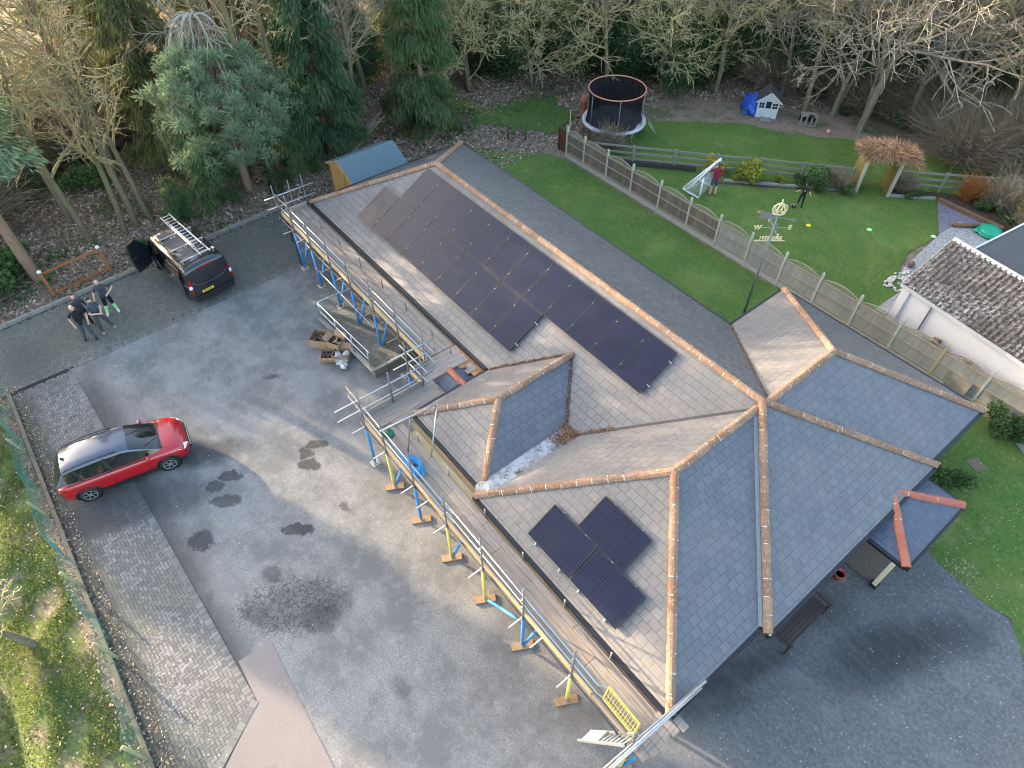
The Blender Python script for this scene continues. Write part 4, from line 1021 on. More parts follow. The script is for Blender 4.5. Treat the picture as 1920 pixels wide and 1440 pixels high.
def van():
    t_ = thing('van', 'charcoal van with a front door and its sliding door open, ladder on the roof', 'van', (-1.88, -5.66, .012), R(186.2))
    S = [(-2.47, .86, .90, .88, .70, .34, .80, 1.42, 1.78, 1.80), (-2.42, .93, .97, .93, .78, .30, .80, 1.42, 1.88, 1.92), (-2.2, .95, .985, .94, .80, .28, .8, 1.42, 1.92, 1.965), (-.8, .95, .985, .94, .80, .28, .8, 1.42, 1.93, 1.975), (.55, .95, .985, .94, .79, .28, .8, 1.42, 1.91, 1.955),
         (.95, .95, .985, .93, .77, .28, .8, 1.38, 1.84, 1.88), (1.45, .95, .98, .91, .74, .28, .8, 1.26, 1.50, 1.53), (1.75, .94, .965, .89, .72, .28, .78, 1.12, 1.22, 1.25), (2.15, .86, .90, .80, .62, .30, .74, .98, 1.05, 1.08), (2.40, .66, .72, .62, .48, .34, .66, .82, .86, .88), (2.48, .5, .56, .48, .4, .38, .58, .68, .70, .72)]
    rings = []
    for x, ws, ww, wc_, wr, zs, zw, zc, ze, zr in S:
        half = [(ws, zs), (ww, zs + .2), (ww, zw), (ww - .005, (zw + zc) / 2), (wc_, zc), ((wc_ + wr) / 2 + .03, zc + (ze - zc) * .8), (wr, ze), (wr * .55, zr), (0, zr + .01)]
        rings.append([(x, y, z) for y, z in half] + [(x, -y, z) for y, z in reversed(half[:-1])])
    K = len(rings[0])
    glassband = lambda i, j: (i in (5, 6) and 5 <= j <= K - 7)
    L_front = lambda i, j: (i == 5 and j in (2, 3, 4)) or (i in (3,) and j in (1, 2, 3, 4))       # the open doorways on the left flank
    skinrow(rings, 'body', M['van_paint'], t_, lambda i, j: not glassband(i, j) and not L_front(i, j), cap0=True, cap1=True)
    skinrow(rings, 'windscreen', M['car_glass'], t_, glassband)
    # cargo bay lining seen through the doorways
    MB().bx(-2.3, .5, -.86, .80, .36, .40).bx(-2.3, .5, -.88, -.86, .4, 1.7).bx(.46, .5, -.86, .80, .4, 1.7).bx(.62, 1.5, -.8, .80, .5, .62).obj('load_bay', M['cabin'], t_, rel=False)
    MB().bx(.62, 1.1, .25, .75, .62, 1.25).obj('seat', M['trim'], t_, rel=False)
    # sliding door run back along its rail
    gd = MB(); y_ = 1.04
    pr = [(-1.95, .38), (-.72, .38), (-.72, 1.46), (-.80, 1.72), (-1.87, 1.72), (-1.95, 1.46)]
    vs = [(x, y_ - (0 if z < 1.47 else .10), z) for x, z in pr] + [(x, y_ + .05 - (0 if z < 1.47 else .10), z) for x, z in pr]
    gd.add(vs, [(5, 4, 3, 2, 1, 0), (6, 7, 8, 9, 10, 11)] + [(i, (i + 1) % 6, 6 + (i + 1) % 6, 6 + i) for i in range(6)])
    sd_ = gd.obj('sliding_door', paint('van_paint_gold_reflection', (.030, .026, .022), .25), t_, rel=False)  # van paint with a brown-gold reflection put into its colour
    MB().beam((-.85, y_ + .06, .98), (-1.05, y_ + .06, .98), .025, .035).obj('handle', M['chrome'], sd_, rel=False)
    MB().beam((-2.25, 1.0, 1.02), (-.75, 1.0, 1.02), .03, .05).obj('door_rail', M['chrome'], t_, rel=False)
    MB().beam((-2.0, .985, .33), (.5, .985, .33), .03, .03).obj('sill_strip', M['chrome'], t_, rel=False)
    # front passenger door swung open
    hx, hy = 1.62, .96; a = R(118); fx, fy = math.cos(a), math.sin(a)
    def dp(s_, o, z): return (hx - .0 + (-fx) * -s_ * 1.0 - fy * o, hy + fy * s_ + fx * o, z)
    fd = MB(); pr = [(0, .38), (1.0, .40), (1.06, .9), (1.06, 1.12), (0, 1.12)]
    for o0, o1 in ((0, .11),):
        vs = [dp(s_, o0, z) for s_, z in pr] + [dp(s_, o1, z) for s_, z in pr]; k = len(pr)
        fd.add(vs, [tuple(range(k - 1, -1, -1)), tuple(range(k, 2 * k))] + [(i, (i + 1) % k, k + (i + 1) % k, k + i) for i in range(k)])
    d_ = fd.obj('front_door', M['van_paint'], t_, rel=False)
    MB().add([dp(.04, .05, 1.12), dp(1.03, .05, 1.12), dp(.92, .0, 1.76), dp(.42, .0, 1.76)], [(0, 1, 2, 3)]).obj('door_window', M['car_glass'], d_, rel=False)
    fr = MB()
    for p, q in (((.0, 1.12), (.42, 1.77)), ((.42, 1.77), (.95, 1.77)), ((.95, 1.77), (1.06, 1.12))): fr.beam(dp(p[0], .05 if p[1] < 1.2 else .0, p[1]), dp(q[0], .05 if q[1] < 1.2 else .0, q[1]), .05, .05)
    fr.obj('window_frame', M['trim'], d_, rel=False)
    MB().ball(dp(.16, -.16, 1.2), (.08, .13, .13), 9, 6).obj('mirror', M['trim'], d_, True, rel=False)
    MB().ball((1.50, -1.10, 1.22), (.09, .13, .13), 9, 6).obj('mirror', M['trim'], t_, True, rel=False)
    for s_ in (-1, 1):
        for ax in (-1.45, 1.48):
            MB().lathe((0, 0, 0), [(.001, 0), (.40, 0)], 20).xf(Matrix.Translation((ax, s_ * .984, .36)) @ Matrix.Rotation(R(90), 4, 'X')).obj('wheel_arch', M['trim'], t_, rel=False)
            wheel(t_, ax, s_ * .90, .345, .22, 7, -s_)
        MB().add([(-2.475, s_ * .80, 1.42), (-2.44, s_ * .93, 1.40), (-2.40, s_ * .975, .98), (-2.44, s_ * .955, .72), (-2.485, s_ * .86, .74), (-2.485, s_ * .84, 1.1)], [(0, 1, 2, 3, 4, 5)]).xf(Matrix.Translation((-.014, s_ * .012, 0))).obj('tail_light', M['lamp_red'], t_, rel=False)
        MB().add([(-2.49, s_ * .83, 1.16), (-2.45, s_ * .955, 1.16), (-2.44, s_ * .965, .98), (-2.497, s_ * .845, .98)], [(0, 1, 2, 3)]).xf(Matrix.Translation((-.012, s_ * .014, 0))).obj('reversing_light', M['lamp_clear'], t_, rel=False)
        MB().tube((-2.2, s_ * .74, 1.99), (.75, s_ * .73, 1.985), .022).obj('roof_rail', M['trim'], t_, True, rel=False)
    skin_ = lambda i, j: i == 5 and j == K - 5
    MB().add([(.98, -.945, 1.40), (1.66, -.90, 1.16), (1.40, -.86, 1.50), (1.0, -.80, 1.76)], [(0, 1, 2, 3)]).xf(Matrix.Translation((0, -.02, 0))).obj('side_window', M['car_glass'], t_, rel=False)
    MB().beam((-2.50, -.85, .42), (-2.50, .85, .42), .10, .22).obj('rear_bumper', M['trim'], t_, rel=False)
    MB().beam((-2.492, 0, .55), (-2.492, 0, 1.78), .012, .014, up=(0, 1, 0)).obj('door_gap', M['cabin'], t_, rel=False)
    MB().path([(-2.505, .78, 1.30), (-2.51, .55, 1.08), (-2.512, 0, 1.02), (-2.51, -.55, 1.08), (-2.505, -.78, 1.30)], .014, 6).obj('door_crease', paint('van_crease', (.05, .055, .065), .25), t_, True, rel=False)
    MB().beam((-2.47, -.36, 1.83), (-2.47, .36, 1.83), .05, .03).obj('brake_light', M['lamp_red'], t_, rel=False)
    MB().beam((-2.505, -.04, .93), (-2.505, .18, .93), .02, .05).obj('door_handle', M['trim'], t_, rel=False)
    pl = MB().beam((-2.513, .02, .70), (-2.513, .54, .70), .012, .115).obj('number_plate', flat('yellow_plate', (.75, .50, .04), .4, 0, .04), t_, rel=False)
    vs, fs = text_mesh('CN17 0DY', .085, .003)
    MB().add([(-2.521 - z, .28 - x, .70 + y) for x, y, z in vs], fs).obj('lettering', M['trim'], pl, rel=False)
    # roof: worn panel ribs and three load bars
    rp_ = flat('scuffed_roof_film', (.085, .085, .09), .5, 0, .5, 3)
    for x0, x1 in ((.18, .62), (-.92, -.02), (-1.9, -1.12)): MB().bx(x0, x1, -.42, .62, 1.972, 1.984).obj('roof_panel', rp_, t_, rel=False)
    for x in (.05, -1.02, -2.0):
        MB().beam((x, -.78, 2.09), (x, .76, 2.09), .07, .035).obj('load_bar', M['steel'], t_, rel=False)
        for y in (-.70, .68): MB().bx(x - .03, x + .03, y - .03, y + .03, 1.92, 2.075).obj('bar_foot', M['steel'], t_, rel=False)
    MB().tube((-2.15, -.70, 2.13), (-1.95, -.70, 2.13), .02).obj('roller', M['steel'], t_, rel=False)
    return t_
vv = van()
# the ladder carried on the load bars
mw = Matrix.Translation((-1.88, -5.66, .012)) @ Matrix.Rotation(R(186.2), 4, 'Z')
p0 = mw @ Vector((-2.2, -.30, 2.165)); p1 = mw @ Vector((1.55, -.30, 2.165)); sd_ = mw.to_3x3() @ Vector((0, 1, 0))
M['ladder_white'] = flat('bright_ladder', (.66, .67, .66), .4, .5, .12)
make_ladder('ladder', 'bright aluminium double ladder strapped on the roof of the black van', p0, p1, .42, 15, sd_, mat='ladder_white')
lr = bpy.data.objects['ladder.001'] if 'ladder.001' in bpy.data.objects else None
p0b = mw @ Vector((-1.75, -.30, 2.235)); p1b = mw @ Vector((.95, -.30, 2.235))
if lr:
    for q in (-1, 1): MB().beam(p0b + sd_ * .16 * q, p1b + sd_ * .16 * q, .028, .06).obj('inner_stile', M['ladder_white'], lr)
    for x in (.62, -1.72): MB().beam(mw @ Vector((x, -.55, 2.28)), mw @ Vector((x, -.05, 2.28)), .05, .012).obj('strap', M['trim'], lr)

# ================================================================== people
M['skin'] = flat('skin', (.58, .36, .27), .6, 0, .08); M['hair_dark'] = flat('dark_hair', (.025, .018, .014), .8); M['hair_brown'] = flat('brown_hair', (.10, .055, .030), .8)
def cloth(name, c): return flat(name, c, .9, 0, .18, 12)
def person(label, loc, face, H=1.80, shirt=(.02, .02, .025), trous=(.05, .06, .08), shoes=(.02, .02, .02), arms=None, legs=None, hair='hair_dark', sleeve=.5, knee=None, shorts=False, girth=1.0, look=(0, .35), group=None, number=None):
    """own axes: y forward, x to the person's right; arms = (elbow, wrist) for left and right"""
    k = H / 1.80
    A = {'pel': (0, 0, .96), 'bel': (0, .015, 1.12), 'che': (0, .01, 1.33), 'nek': (0, .0, 1.50), 'hd0': (0, .02, 1.58)}
    arms = arms or (((-.27, .0, 1.14), (-.28, .08, .90)), ((.27, .0, 1.14), (.28, .08, .90)))
    legs = legs or (((-.11, .02, .52), (-.13, -.02, .09)), ((.11, .02, .52), (.13, -.02, .09)))
    J = [A['pel'], A['bel'], A['che'], A['nek'], A['hd0']]; rad = [(.155 * girth, .115 * girth), (.150 * girth, .115 * girth), (.165, .115), (.058, .058), (.052, .055)]
    B = [(0, 1, 1), (1, 2, 1), (2, 3, 1), (3, 4, 0)]
    B[0] = (0, 1, 1)
    for sgn, (el, wr) in zip((-1, 1), arms):
        sh = (sgn * .185, 0, 1.43); a = len(J); el = Vector(el); wr = Vector(wr); mid = Vector(sh).lerp(el, sleeve * 1.2 if sleeve < .8 else .99)
        J += [sh, tuple(mid), tuple(el), tuple(wr)]; rad += [(.068, .068), (.056, .056), (.046, .046), (.032, .030)]
        B += [(2, a, 1), (a, a + 1, 1), (a + 1, a + 2, 0 if sleeve < .8 else 1), (a + 2, a + 3, 0 if sleeve < 1.2 else 1)]
        dr = (wr - el).normalized(); sd2 = dr.orthogonal().normalized(); h = len(J)
        J.append(tuple(wr + dr * .075)); rad.append((.036, .024)); B.append((a + 3, h, 0))
        for f in range(4):
            o = sd2 * (.03 - .02 * f); q = len(J); Lf = (.070, .085, .080, .060)[f]
            J += [tuple(wr + dr * (.095) + o), tuple(wr + dr * (.095 + Lf) + o * 1.15 + Vector((0, .012, 0)))]; rad += [(.010, .010), (.008, .008)]; B += [(h, q, 0), (q, q + 1, 0)]
        q = len(J); J += [tuple(wr + dr * .05 + sd2 * .055 + Vector((0, .02, 0)))]; rad += [(.011, .011)]; B += [(a + 3, q, 0)]
    for sgn, (kn, an) in zip((-1, 1), legs):
        a = len(J); hp = (sgn * .095, 0, .93); kn = Vector(kn); an = Vector(an); low = kn.lerp(an, .28)
        J += [hp, tuple(Vector(hp).lerp(kn, .75)), tuple(kn), tuple(low), tuple(an), tuple(an + Vector((sgn * .03, .15, -.045))), tuple(an + Vector((0, -.06, -.045)))]
        rad += [(.105 * girth, .11), (.086, .088), (.076, .078), (.074, .074), (.054 if not shorts else .042, .056 if not shorts else .044), (.046, .040), (.042, .040)]
        lo = 0 if shorts else 2; kb = 5 if knee else lo
        B += [(0, a, 2), (a, a + 1, 2), (a + 1, a + 2, 2 if not knee else 2), (a + 2, a + 3, kb), (a + 3, a + 4, 5 if knee else lo), (a + 4, a + 5, 3), (a + 4, a + 6, 3)]
    J = [Vector(p) * k for p in J]
    me = bpy.data.meshes.new('person'); me.from_pydata([tuple(p) for p in J], [(b[0], b[1]) for b in B], [])
    o = bpy.data.objects.new('person', me); COL.objects.link(o)
    sk = o.modifiers.new('skin', 'SKIN'); sk.use_smooth_shade = True
    lay = me.skin_vertices[0].data
    for i, r_ in enumerate(rad): lay[i].radius = (r_[0] * k, r_[1] * k)
    lay[0].use_root = True
    o.modifiers.new('sub', 'SUBSURF').levels = 1
    dg = bpy.context.evaluated_depsgraph_get(); ev = bpy.data.meshes.new_from_object(o.evaluated_get(dg))
    mb = MB(); vs = [v.co.copy() for v in ev.vertices]
    seg = [(J[b[0]], J[b[1]], b[2], max(.02, (rad[b[0]][0] + rad[b[1]][0]) / 2 * k)) for b in B]
    for pl in ev.polygons:
        c = pl.center; best = None
        for p, q, m_, rr in seg:
            d = q - p; f = max(0, min(1, (c - p).dot(d) / max(1e-9, d.length_squared))); e = (c - p - d * f).length / rr
            if best is None or e < best[0]: best = (e, m_)
        mb.f.append(tuple(pl.vertices)); mb.t.append(.5); mb.mi.append(best[1])
    mb.v = [tuple(v) for v in vs]
    bpy.data.objects.remove(o)
    # head with face
    hc = Vector((0, .035, 1.67)) * k; tl = Matrix.Translation(hc) @ Matrix.Rotation(look[0], 4, 'Z') @ Matrix.Rotation(look[1], 4, 'X')
    hb = MB().ball((0, 0, 0), (.082, .102, .122), 16, 12, m=0)
    hb.v = [(x * (1 - .25 * max(0, -z / .122) * (1 if y > -.02 else .4)), y * (1 - .12 * max(0, -z / .122)), z) for x, y, z in hb.v]
    hb.ball((0, .105, -.012), (.014, .022, .026), 8, 6, m=0)
    for s_ in (-1, 1):
        hb.ball((s_ * .082, -.005, .0), (.014, .026, .034), 8, 6, m=0); hb.ball((s_ * .033, .090, .018), (.015, .009, .009), 8, 5, m=4)
    hb.ball((0, .092, -.058), (.026, .010, .008), 8, 5, m=6)
    hb.v = [tuple(tl @ (Vector(p) * k)) for p in hb.v]
    oo = len(mb.v); mb.v += hb.v; mb.f += [tuple(i + oo for i in f) for f in hb.f]; mb.t += hb.t; mb.mi += hb.mi
    mats = [M['skin'], cloth('shirt', shirt), cloth('trousers', trous), flat('shoes', shoes, .7), M['trim'], cloth('knee_cloth', knee or (.1, .1, .1)), flat('lips', (.35, .13, .11), .6)]
    ob = mb.obj('person', mats, smooth=True)
    ob.location = (loc[0], loc[1], loc[2] if len(loc) > 2 else .012); ob.rotation_euler = (0, 0, face)
    tag(ob, label, 'person', group)
    if hair:
        h = MB().ball((0, -.012, .026), (.090, .108, .112), 14, 10, jit=.05); h.v = [p if not (p[1] > .045 and p[2] < .07) and p[2] > -.075 else (p[0] * .7, min(p[1], .02), max(p[2], -.07) if p[1] < .045 else p[2] * .5) for p in h.v]
        h.v = [tuple(tl @ (Vector(p) * k)) for p in h.v]; h.obj('hair', M[hair], ob, True, rel=False)
    if number:
        nv, nf = text_mesh(number, .2 * k, .004)
        MB().add([(-x, -.135 * k - z, 1.32 * k + y) for x, y, z in nv], nf).obj('shirt_number', M['white_pack'], ob, rel=False)
    return ob
GP = 'people standing on the block paving'
cang = math.atan2(CAMP[1] + 10, CAMP[0])       # towards the drone
def fc(a): return a - math.pi / 2
person('bald man in a black polo shirt and grey trousers, hands at his sides', (-.27, -10.55), fc(R(-8)), 1.86, (.006, .006, .007), (.055, .065, .085), (.012, .012, .012), hair=None, girth=1.22, group=GP,
       arms=(((-.31, -.05, 1.16), (-.25, .06, .93)), ((.31, -.03, 1.16), (.27, .04, .92))), legs=(((-.13, .10, .52), (-.16, .10, .09)), ((.13, .02, .52), (.20, -.04, .09))), look=(0, .55))
person('man in a grey T-shirt and work trousers looking down at his hands, tan boots', (-.42, -9.92), fc(R(28)), 1.80, (.050, .058, .075), (.045, .052, .068), (.36, .24, .14), hair='hair_dark', group=GP,
       arms=(((-.28, .08, 1.14), (-.06, .30, 1.10)), ((.28, .08, 1.14), (.06, .30, 1.08))), legs=(((-.16, .14, .53), (-.24, .18, .09)), ((.15, .06, .53), (.22, .06, .09))), look=(0, -.25))
person('young man in a dark hooded top, half hidden behind the other two', (-1.05, -10.35), fc(R(20)), 1.80, (.040, .042, .055), (.012, .012, .014), (.09, .06, .04), hair='hair_dark', sleeve=1.3, group=GP, look=(-.3, .2))
person('young man in black shorts with lime green knee bands and white shoes', (-1.33, -9.30), fc(R(-12)), 1.84, (.040, .046, .062), (.006, .006, .007), (.62, .62, .60), hair='hair_brown', group=GP, knee=(.36, .72, .30),
       arms=(((-.40, -.10, 1.18), (-.20, .12, 1.10)), ((.33, .0, 1.15), (.40, .12, .92))), legs=(((-.13, .03, .52), (-.17, .0, .09)), ((.15, .06, .52), (.24, .05, .09))), look=(0, .6))
person('man in a maroon top and denim shorts by the white goal', (8.92, 17.88, .006), fc(R(130)), 1.84, (.20, .012, .035), (.05, .07, .14), (.02, .02, .022), hair='hair_brown', shorts=True, sleeve=.9, girth=1.15,
       arms=(((-.34, .10, 1.20), (-.42, .28, 1.0)), ((.28, -.06, 1.15), (.24, .05, .93))), look=(.4, .1))
person('child in a black football kit with a white shirt number kicking a ball', (12.42, 20.50, .006), fc(R(120)), 1.32, (.008, .008, .010), (.010, .011, .014), (.02, .02, .02), hair='hair_brown', number='2',
       arms=(((-.34, -.05, 1.2), (-.46, .08, 1.04)), ((.34, -.08, 1.2), (.46, -.02, 1.0))), legs=(((-.12, .16, .55), (-.14, .26, .14)), ((.11, -.05, .52), (.13, -.20, .10))))
fb = thing('football', 'small black and white football at the feet of the child', 'ball', (12.28, 20.18, .12)); MB().ball((12.28, 20.18, .12), .115, 16, 12).obj('ball', M['trim'], fb, True)
mb = MB()
for a, e in ((0, 1.2), (1.3, .5), (2.6, .7), (3.8, .3), (5.1, .6), (4.4, 1.1)): mb.ball((12.28 + .1 * math.cos(a) * math.cos(e), 20.18 + .1 * math.sin(a) * math.cos(e), .12 + .1 * math.sin(e)), .033, 8, 6)
mb.obj('panel', M['white_pack'], fb, True)
# ================================================================== the long garden fence
M['post_c'] = flat('concrete_post', (.44, .42, .36), .9, 0, .15, 5)
def fence_wood(name, a, b):
    n = N(name, .9, 0, .15); g = n.noise(1.0, 6, n.vmul(n.obj(), (30, 30, 1.6)), .7)
    c = n.mix(n.math('ADD', n.math('MULTIPLY', n.tint(), .65), n.math('MULTIPLY', n.orand(), .35)), a, b)
    c = n.mix(n.mapr(g, .4, .75, 0, .6), c, tuple(x * .5 for x in a))
    c = n.mix(n.mapr(n.noise(1.6, 5, n.vadd(n.obj(), (5, 5, 5)), .7), .52, .75, 0, .3), c, (.14, .13, .09))
    n.set('Base Color', c); return n.m
M['fence_brown'] = fence_wood('weathered_brown_fence', (.15, .118, .095), (.26, .21, .165))
M['fence_grey'] = fence_wood('green_grey_fence', (.29, .27, .235), (.41, .385, .34))
M['trellis'] = flat('trellis_wood', (.30, .255, .18), .9, 0, .25, 5)
FX = [1.36, 2.75, 4.5, 6.3, 8.2, 10.1, 11.88, 13.65, 15.46, 17.25, 19.05, 20.83, 22.62, 24.35, 26.1, 27.9, 29.7]
FY = 14.45
fence = thing('fence', 'long garden fence of concrete posts and bow topped trellis panels between the two lawns', 'fence', (15, FY, 0))
def make_panel_mesh(mat, wd=1.70):
    p = MB(); nb_ = 12
    for k in range(nb_):
        x0 = -wd / 2 + wd * k / nb_; p.bx(x0 + .004, x0 + wd / nb_ + .012, -.012 + .008 * (k % 2), .004 + .008 * (k % 2), .27, 1.46)
    b = p.obj('panel_boards', mat, fence, rel=False)
    q = MB()
    for z in (.35, .92, 1.44): q.bx(-wd / 2, wd / 2, -.05, -.014, z - .03, z + .03)
    r_ = q.obj('rail', M['trellis'], b, rel=False)
    t_ = MB()
    top = lambda x: 1.49 + .21 * (1 - (2 * x / wd) ** 2)
    pts = [(x, -.0, top(x)) for x in arc(-wd / 2, wd / 2, 13)]
    for a, c_ in zip(pts, pts[1:]): t_.beam(a, c_, .035, .035)
    for s_ in (-1, 1):
        for k in range(-6, 24):
            x0 = -wd / 2 + .085 * k
            ps = []
            for j in range(9):
                z = 1.46 + .05 * j; x = x0 + s_ * .05 * j
                if -wd / 2 <= x <= wd / 2 and z <= top(x): ps.append((x, .004 * s_, z))
            if len(ps) > 1: t_.beam(ps[0], ps[-1], .006, .014)
    t_.obj('trellis', M['trellis'], b, rel=False)
    return b
protoB = make_panel_mesh(M['fence_brown']); protoG = make_panel_mesh(M['fence_grey']); usedB = usedG = False
for i in range(len(FX) - 1):
    xm = (FX[i] + FX[i + 1]) / 2; wdt = FX[i + 1] - FX[i] - .10
    g_ = i >= 7 or i == 6
    if g_: o = protoG if not usedG else copy_tree(protoG, fence); usedG = True
    else: o = protoB if not usedB else copy_tree(protoB, fence); usedB = True
    o.location = (xm - 15, 0, 0); o.scale = (wdt / 1.70, 1, 1)
    MB().bx(FX[i] + .05, FX[i + 1] - .05, FY - .02, FY + .02, 0, .26).obj('gravel_board', M['post_c'], fence)
for x in FX:
    MB().bx(x - .05, x + .05, FY - .05, FY + .05, 0, 1.80).bx(x - .035, x + .035, FY - .035, FY + .035, 1.80, 1.84).obj('post', M['post_c'] if abs(x - 22.62) > .1 else flat('timber_post', (.40, .31, .17), .9), fence, bevel=.008)
M['redwood'] = fence_wood('red_brown_fence', (.10, .035, .022), (.17, .06, .035))
fp = thing('board_fence', 'short red brown close board panel at the far end of the long garden fence', 'fence', (.75, 14.75, 0))
mb = MB()
for k in range(6): mb.bx(.42 + .13 * k, .54 + .13 * k, 14.72 + .02 * (k % 2), 14.74 + .02 * (k % 2), 0, 1.25)
mb.obj('boards', M['redwood'], fp); MB().bx(.36, .44, 14.70, 14.78, 0, 1.32).obj('post', M['redwood'], fp)
# low wire fence beyond the lawn
M['rough_post'] = flat('dark_rough_post', (.085, .055, .038), .95, 0, .3, 8)
wf = thing('wire_fence', 'low wire mesh fence on rough brown posts beyond the end of the lawn', 'fence', (-3, 12.5, 0))
wp = [(-5.9, 9.9), (-5.04, 10.8), (-4.62, 11.62), (-2.21, 13.12), (-1.53, 13.87), (.36, 14.8)]
for x, y in wp: MB().tube((x, y, 0), (x + .03, y, 1.05), .05, .045, 7).obj('post', M['rough_post'], wf, True)
mb = MB()
for (xa, ya), (xb, yb) in zip(wp, wp[1:]):
    for k in range(6): mb.tube((xa, ya, .12 + .16 * k), (xb, yb, .12 + .16 * k), .006, n=3)
    L = math.hypot(xb - xa, yb - ya)
    for k in range(int(L / .2)): f = k * .2 / L; mb.tube((xa + (xb - xa) * f, ya + (yb - ya) * f, .1), (xa + (xb - xa) * f, ya + (yb - ya) * f, .95), .005, n=3)
mb.obj('wire_mesh', flat('rusty_wire', (.07, .065, .06), .7), wf)
for p, q, l in (((.50, 15.4, 0), (.55, 15.35, 2.1), 'taller of two bamboo poles standing at the end of the garden fence'), ((.95, 15.0, 0), (.98, 14.95, 1.75), 'shorter bamboo pole against the end post of the garden fence')):
    tag(MB().tube(p, q, .022).obj('bamboo_pole', flat('bamboo', (.50, .40, .25), .8)), l, 'pole')
# post and rail fence across the neighbouring garden
M['oldrail'] = flat('silvered_rail_wood', (.20, .185, .155), .9, 0, .3, 5)
prf = thing('rail_fence', 'grey three rail post fence across the neighbouring garden', 'fence', (11, 23, 0))
pa = [(2.3, 15.2), (4.2, 16.75), (5.9, 18.2), (7.6, 19.6), (9.3, 21.1), (11.0, 22.5), (12.9, 24.05)]; pb = [(14.4, 25.7), (16.2, 27.25), (18.0, 28.9), (19.8, 30.55), (21.5, 32.1), (23.4, 33.9)]
for ch in (pa, pb):
    for x, y in ch: MB().bx(x - .06, x + .06, y - .06, y + .06, 0, 1.12).obj('post', M['oldrail'], prf)
    for (xa, ya), (xb, yb) in zip(ch, ch[1:]):
        for z in (.35, .68, 1.02): MB().beam((xa, ya, z + rnd.uniform(-.015, .015)), (xb, yb, z + rnd.uniform(-.015, .015)), .045, .10).obj('rail', M['oldrail'], prf)
# edging of the flower border, raised bed timbers
M['edging'] = flat('grey_edging_stone', (.24, .23, .21), .9, 0, .3, 6)
def edging(p, q, n_, label, mat='edging', h=.12, wd=.14):
    e = thing('edging', label, 'edging', (p[0], p[1], 0)); p = Vector((p[0], p[1], h / 2)); q = Vector((q[0], q[1], h / 2))
    for k in range(n_):
        MB().beam(p.lerp(q, k / n_), p.lerp(q, (k + .97) / n_), wd, h + rnd.uniform(-.01, .02)).obj('block', M[mat], e)
edging((8.45, 19.33), (13.4, 23.83), 7, 'row of grey stone edging in front of the shrub border left of the arch')
edging((14.75, 24.9), (16.44, 26.5), 3, 'short row of grey stone edging right of the arch')
M['sleeper'] = flat('dark_sleeper', (.045, .038, .034), .9, 0, .3, 7)
edging((3.9, 16.4), (6.9, 19.0), 2, 'dark timber sleepers of a raised bed beside the rail fence', 'sleeper', .25, .2)
M['log'] = flat('brown_edging_log', (.16, .095, .055), .9, 0, .3, 7)
edging((16.6, 26.45), (19.9, 26.4), 4, 'brown log edging along the purple gravel', 'log', .2, .2)
tag(MB().tube((18.2, 24.9, .11), (19.0, 25.75, .12), .11, .10).obj('log', M['log'], smooth=True), 'short brown log lying across the gravel beside the green sandpit', 'log')
# thatched rustic arch
arch = thing('garden_arch', 'rustic garden arch with mossy side panels and a shaggy twig roof', 'arch', (14.1, 24.4, 0))
n = N('mossy_arch_panel', .95, 0, .1); f = n.noise(7, 5, n.obj(), .7)
n.set('Base Color', n.mix(f, (.13, .12, .04), (.25, .22, .08))); M['mossy'] = n.m
M['pale_post'] = flat('pale_arch_post', (.36, .335, .275), .9, 0, .2, 6)
adir = Vector((.81, .58, 0)); dep = Vector((-.55, .55, 0)).normalized() * 1.15
for base, s_ in ((Vector((13.45, 23.92, 0)), -1), (Vector((14.72, 24.86, 0)), 1)):
    up = Vector((0, 0, 2.05)); th = adir * .07
    vs = [base, base + dep, base + dep + up, base + up]
    MB().add([tuple(v - th) for v in vs] + [tuple(v + th) for v in vs], [(0, 1, 2, 3), (7, 6, 5, 4), (0, 4, 5, 1), (1, 5, 6, 2), (2, 6, 7, 3), (3, 7, 4, 0)]).obj('side_panel', M['mossy'], arch)
    MB().beam(base - dep * .04, base - dep * .04 + up, .16, .12).obj('post', M['pale_post'], arch)
r_ = np.random.RandomState(9); cnt = 2600
tc = np.array((14.0, 24.62)) + 0 * r_.rand(cnt, 2)
ua = r_.uniform(-1.25, 1.25, cnt); ub = r_.uniform(-.75, .75, cnt)
hz = 2.05 + .52 * np.sqrt(np.clip(1 - (ua / 1.35) ** 2, 0, 1)) * np.sqrt(np.clip(1 - (ub / .85) ** 2, 0, 1)) * r_.uniform(.6, 1.1, cnt)
dn = np.array(dep / dep.length)[:2]; ad = np.array(adir.normalized())[:2]
P = np.c_[tc + ua[:, None] * ad + ub[:, None] * dn, hz]
dr = np.c_[ad[0] * ua * .5 + dn[0] * ub * 1.5, ad[1] * ua * .5 + dn[1] * ub * 1.5, np.full(cnt, -.25)] + r_.normal(0, .38, (cnt, 3))
dr /= np.linalg.norm(dr, axis=1)[:, None]; ln_ = r_.uniform(.25, .55, cnt)[:, None]
sdv = np.cross(dr, r_.normal(0, 1, (cnt, 3))); sdv /= np.linalg.norm(sdv, axis=1)[:, None]
V = np.stack([P - sdv * .016, P + sdv * .016, P + dr * ln_ + sdv * .006, P + dr * ln_ - sdv * .006], 1).reshape(-1, 3) - np.array((14.1, 24.4, 0))
M['thatch'] = tinted('dry_thatch_twigs', (.17, .095, .055), (.50, .31, .18), .95)
raw('twig_roof', V, np.arange(cnt * 4).reshape(-1, 4), M['thatch'], r_.rand(cnt), arch)
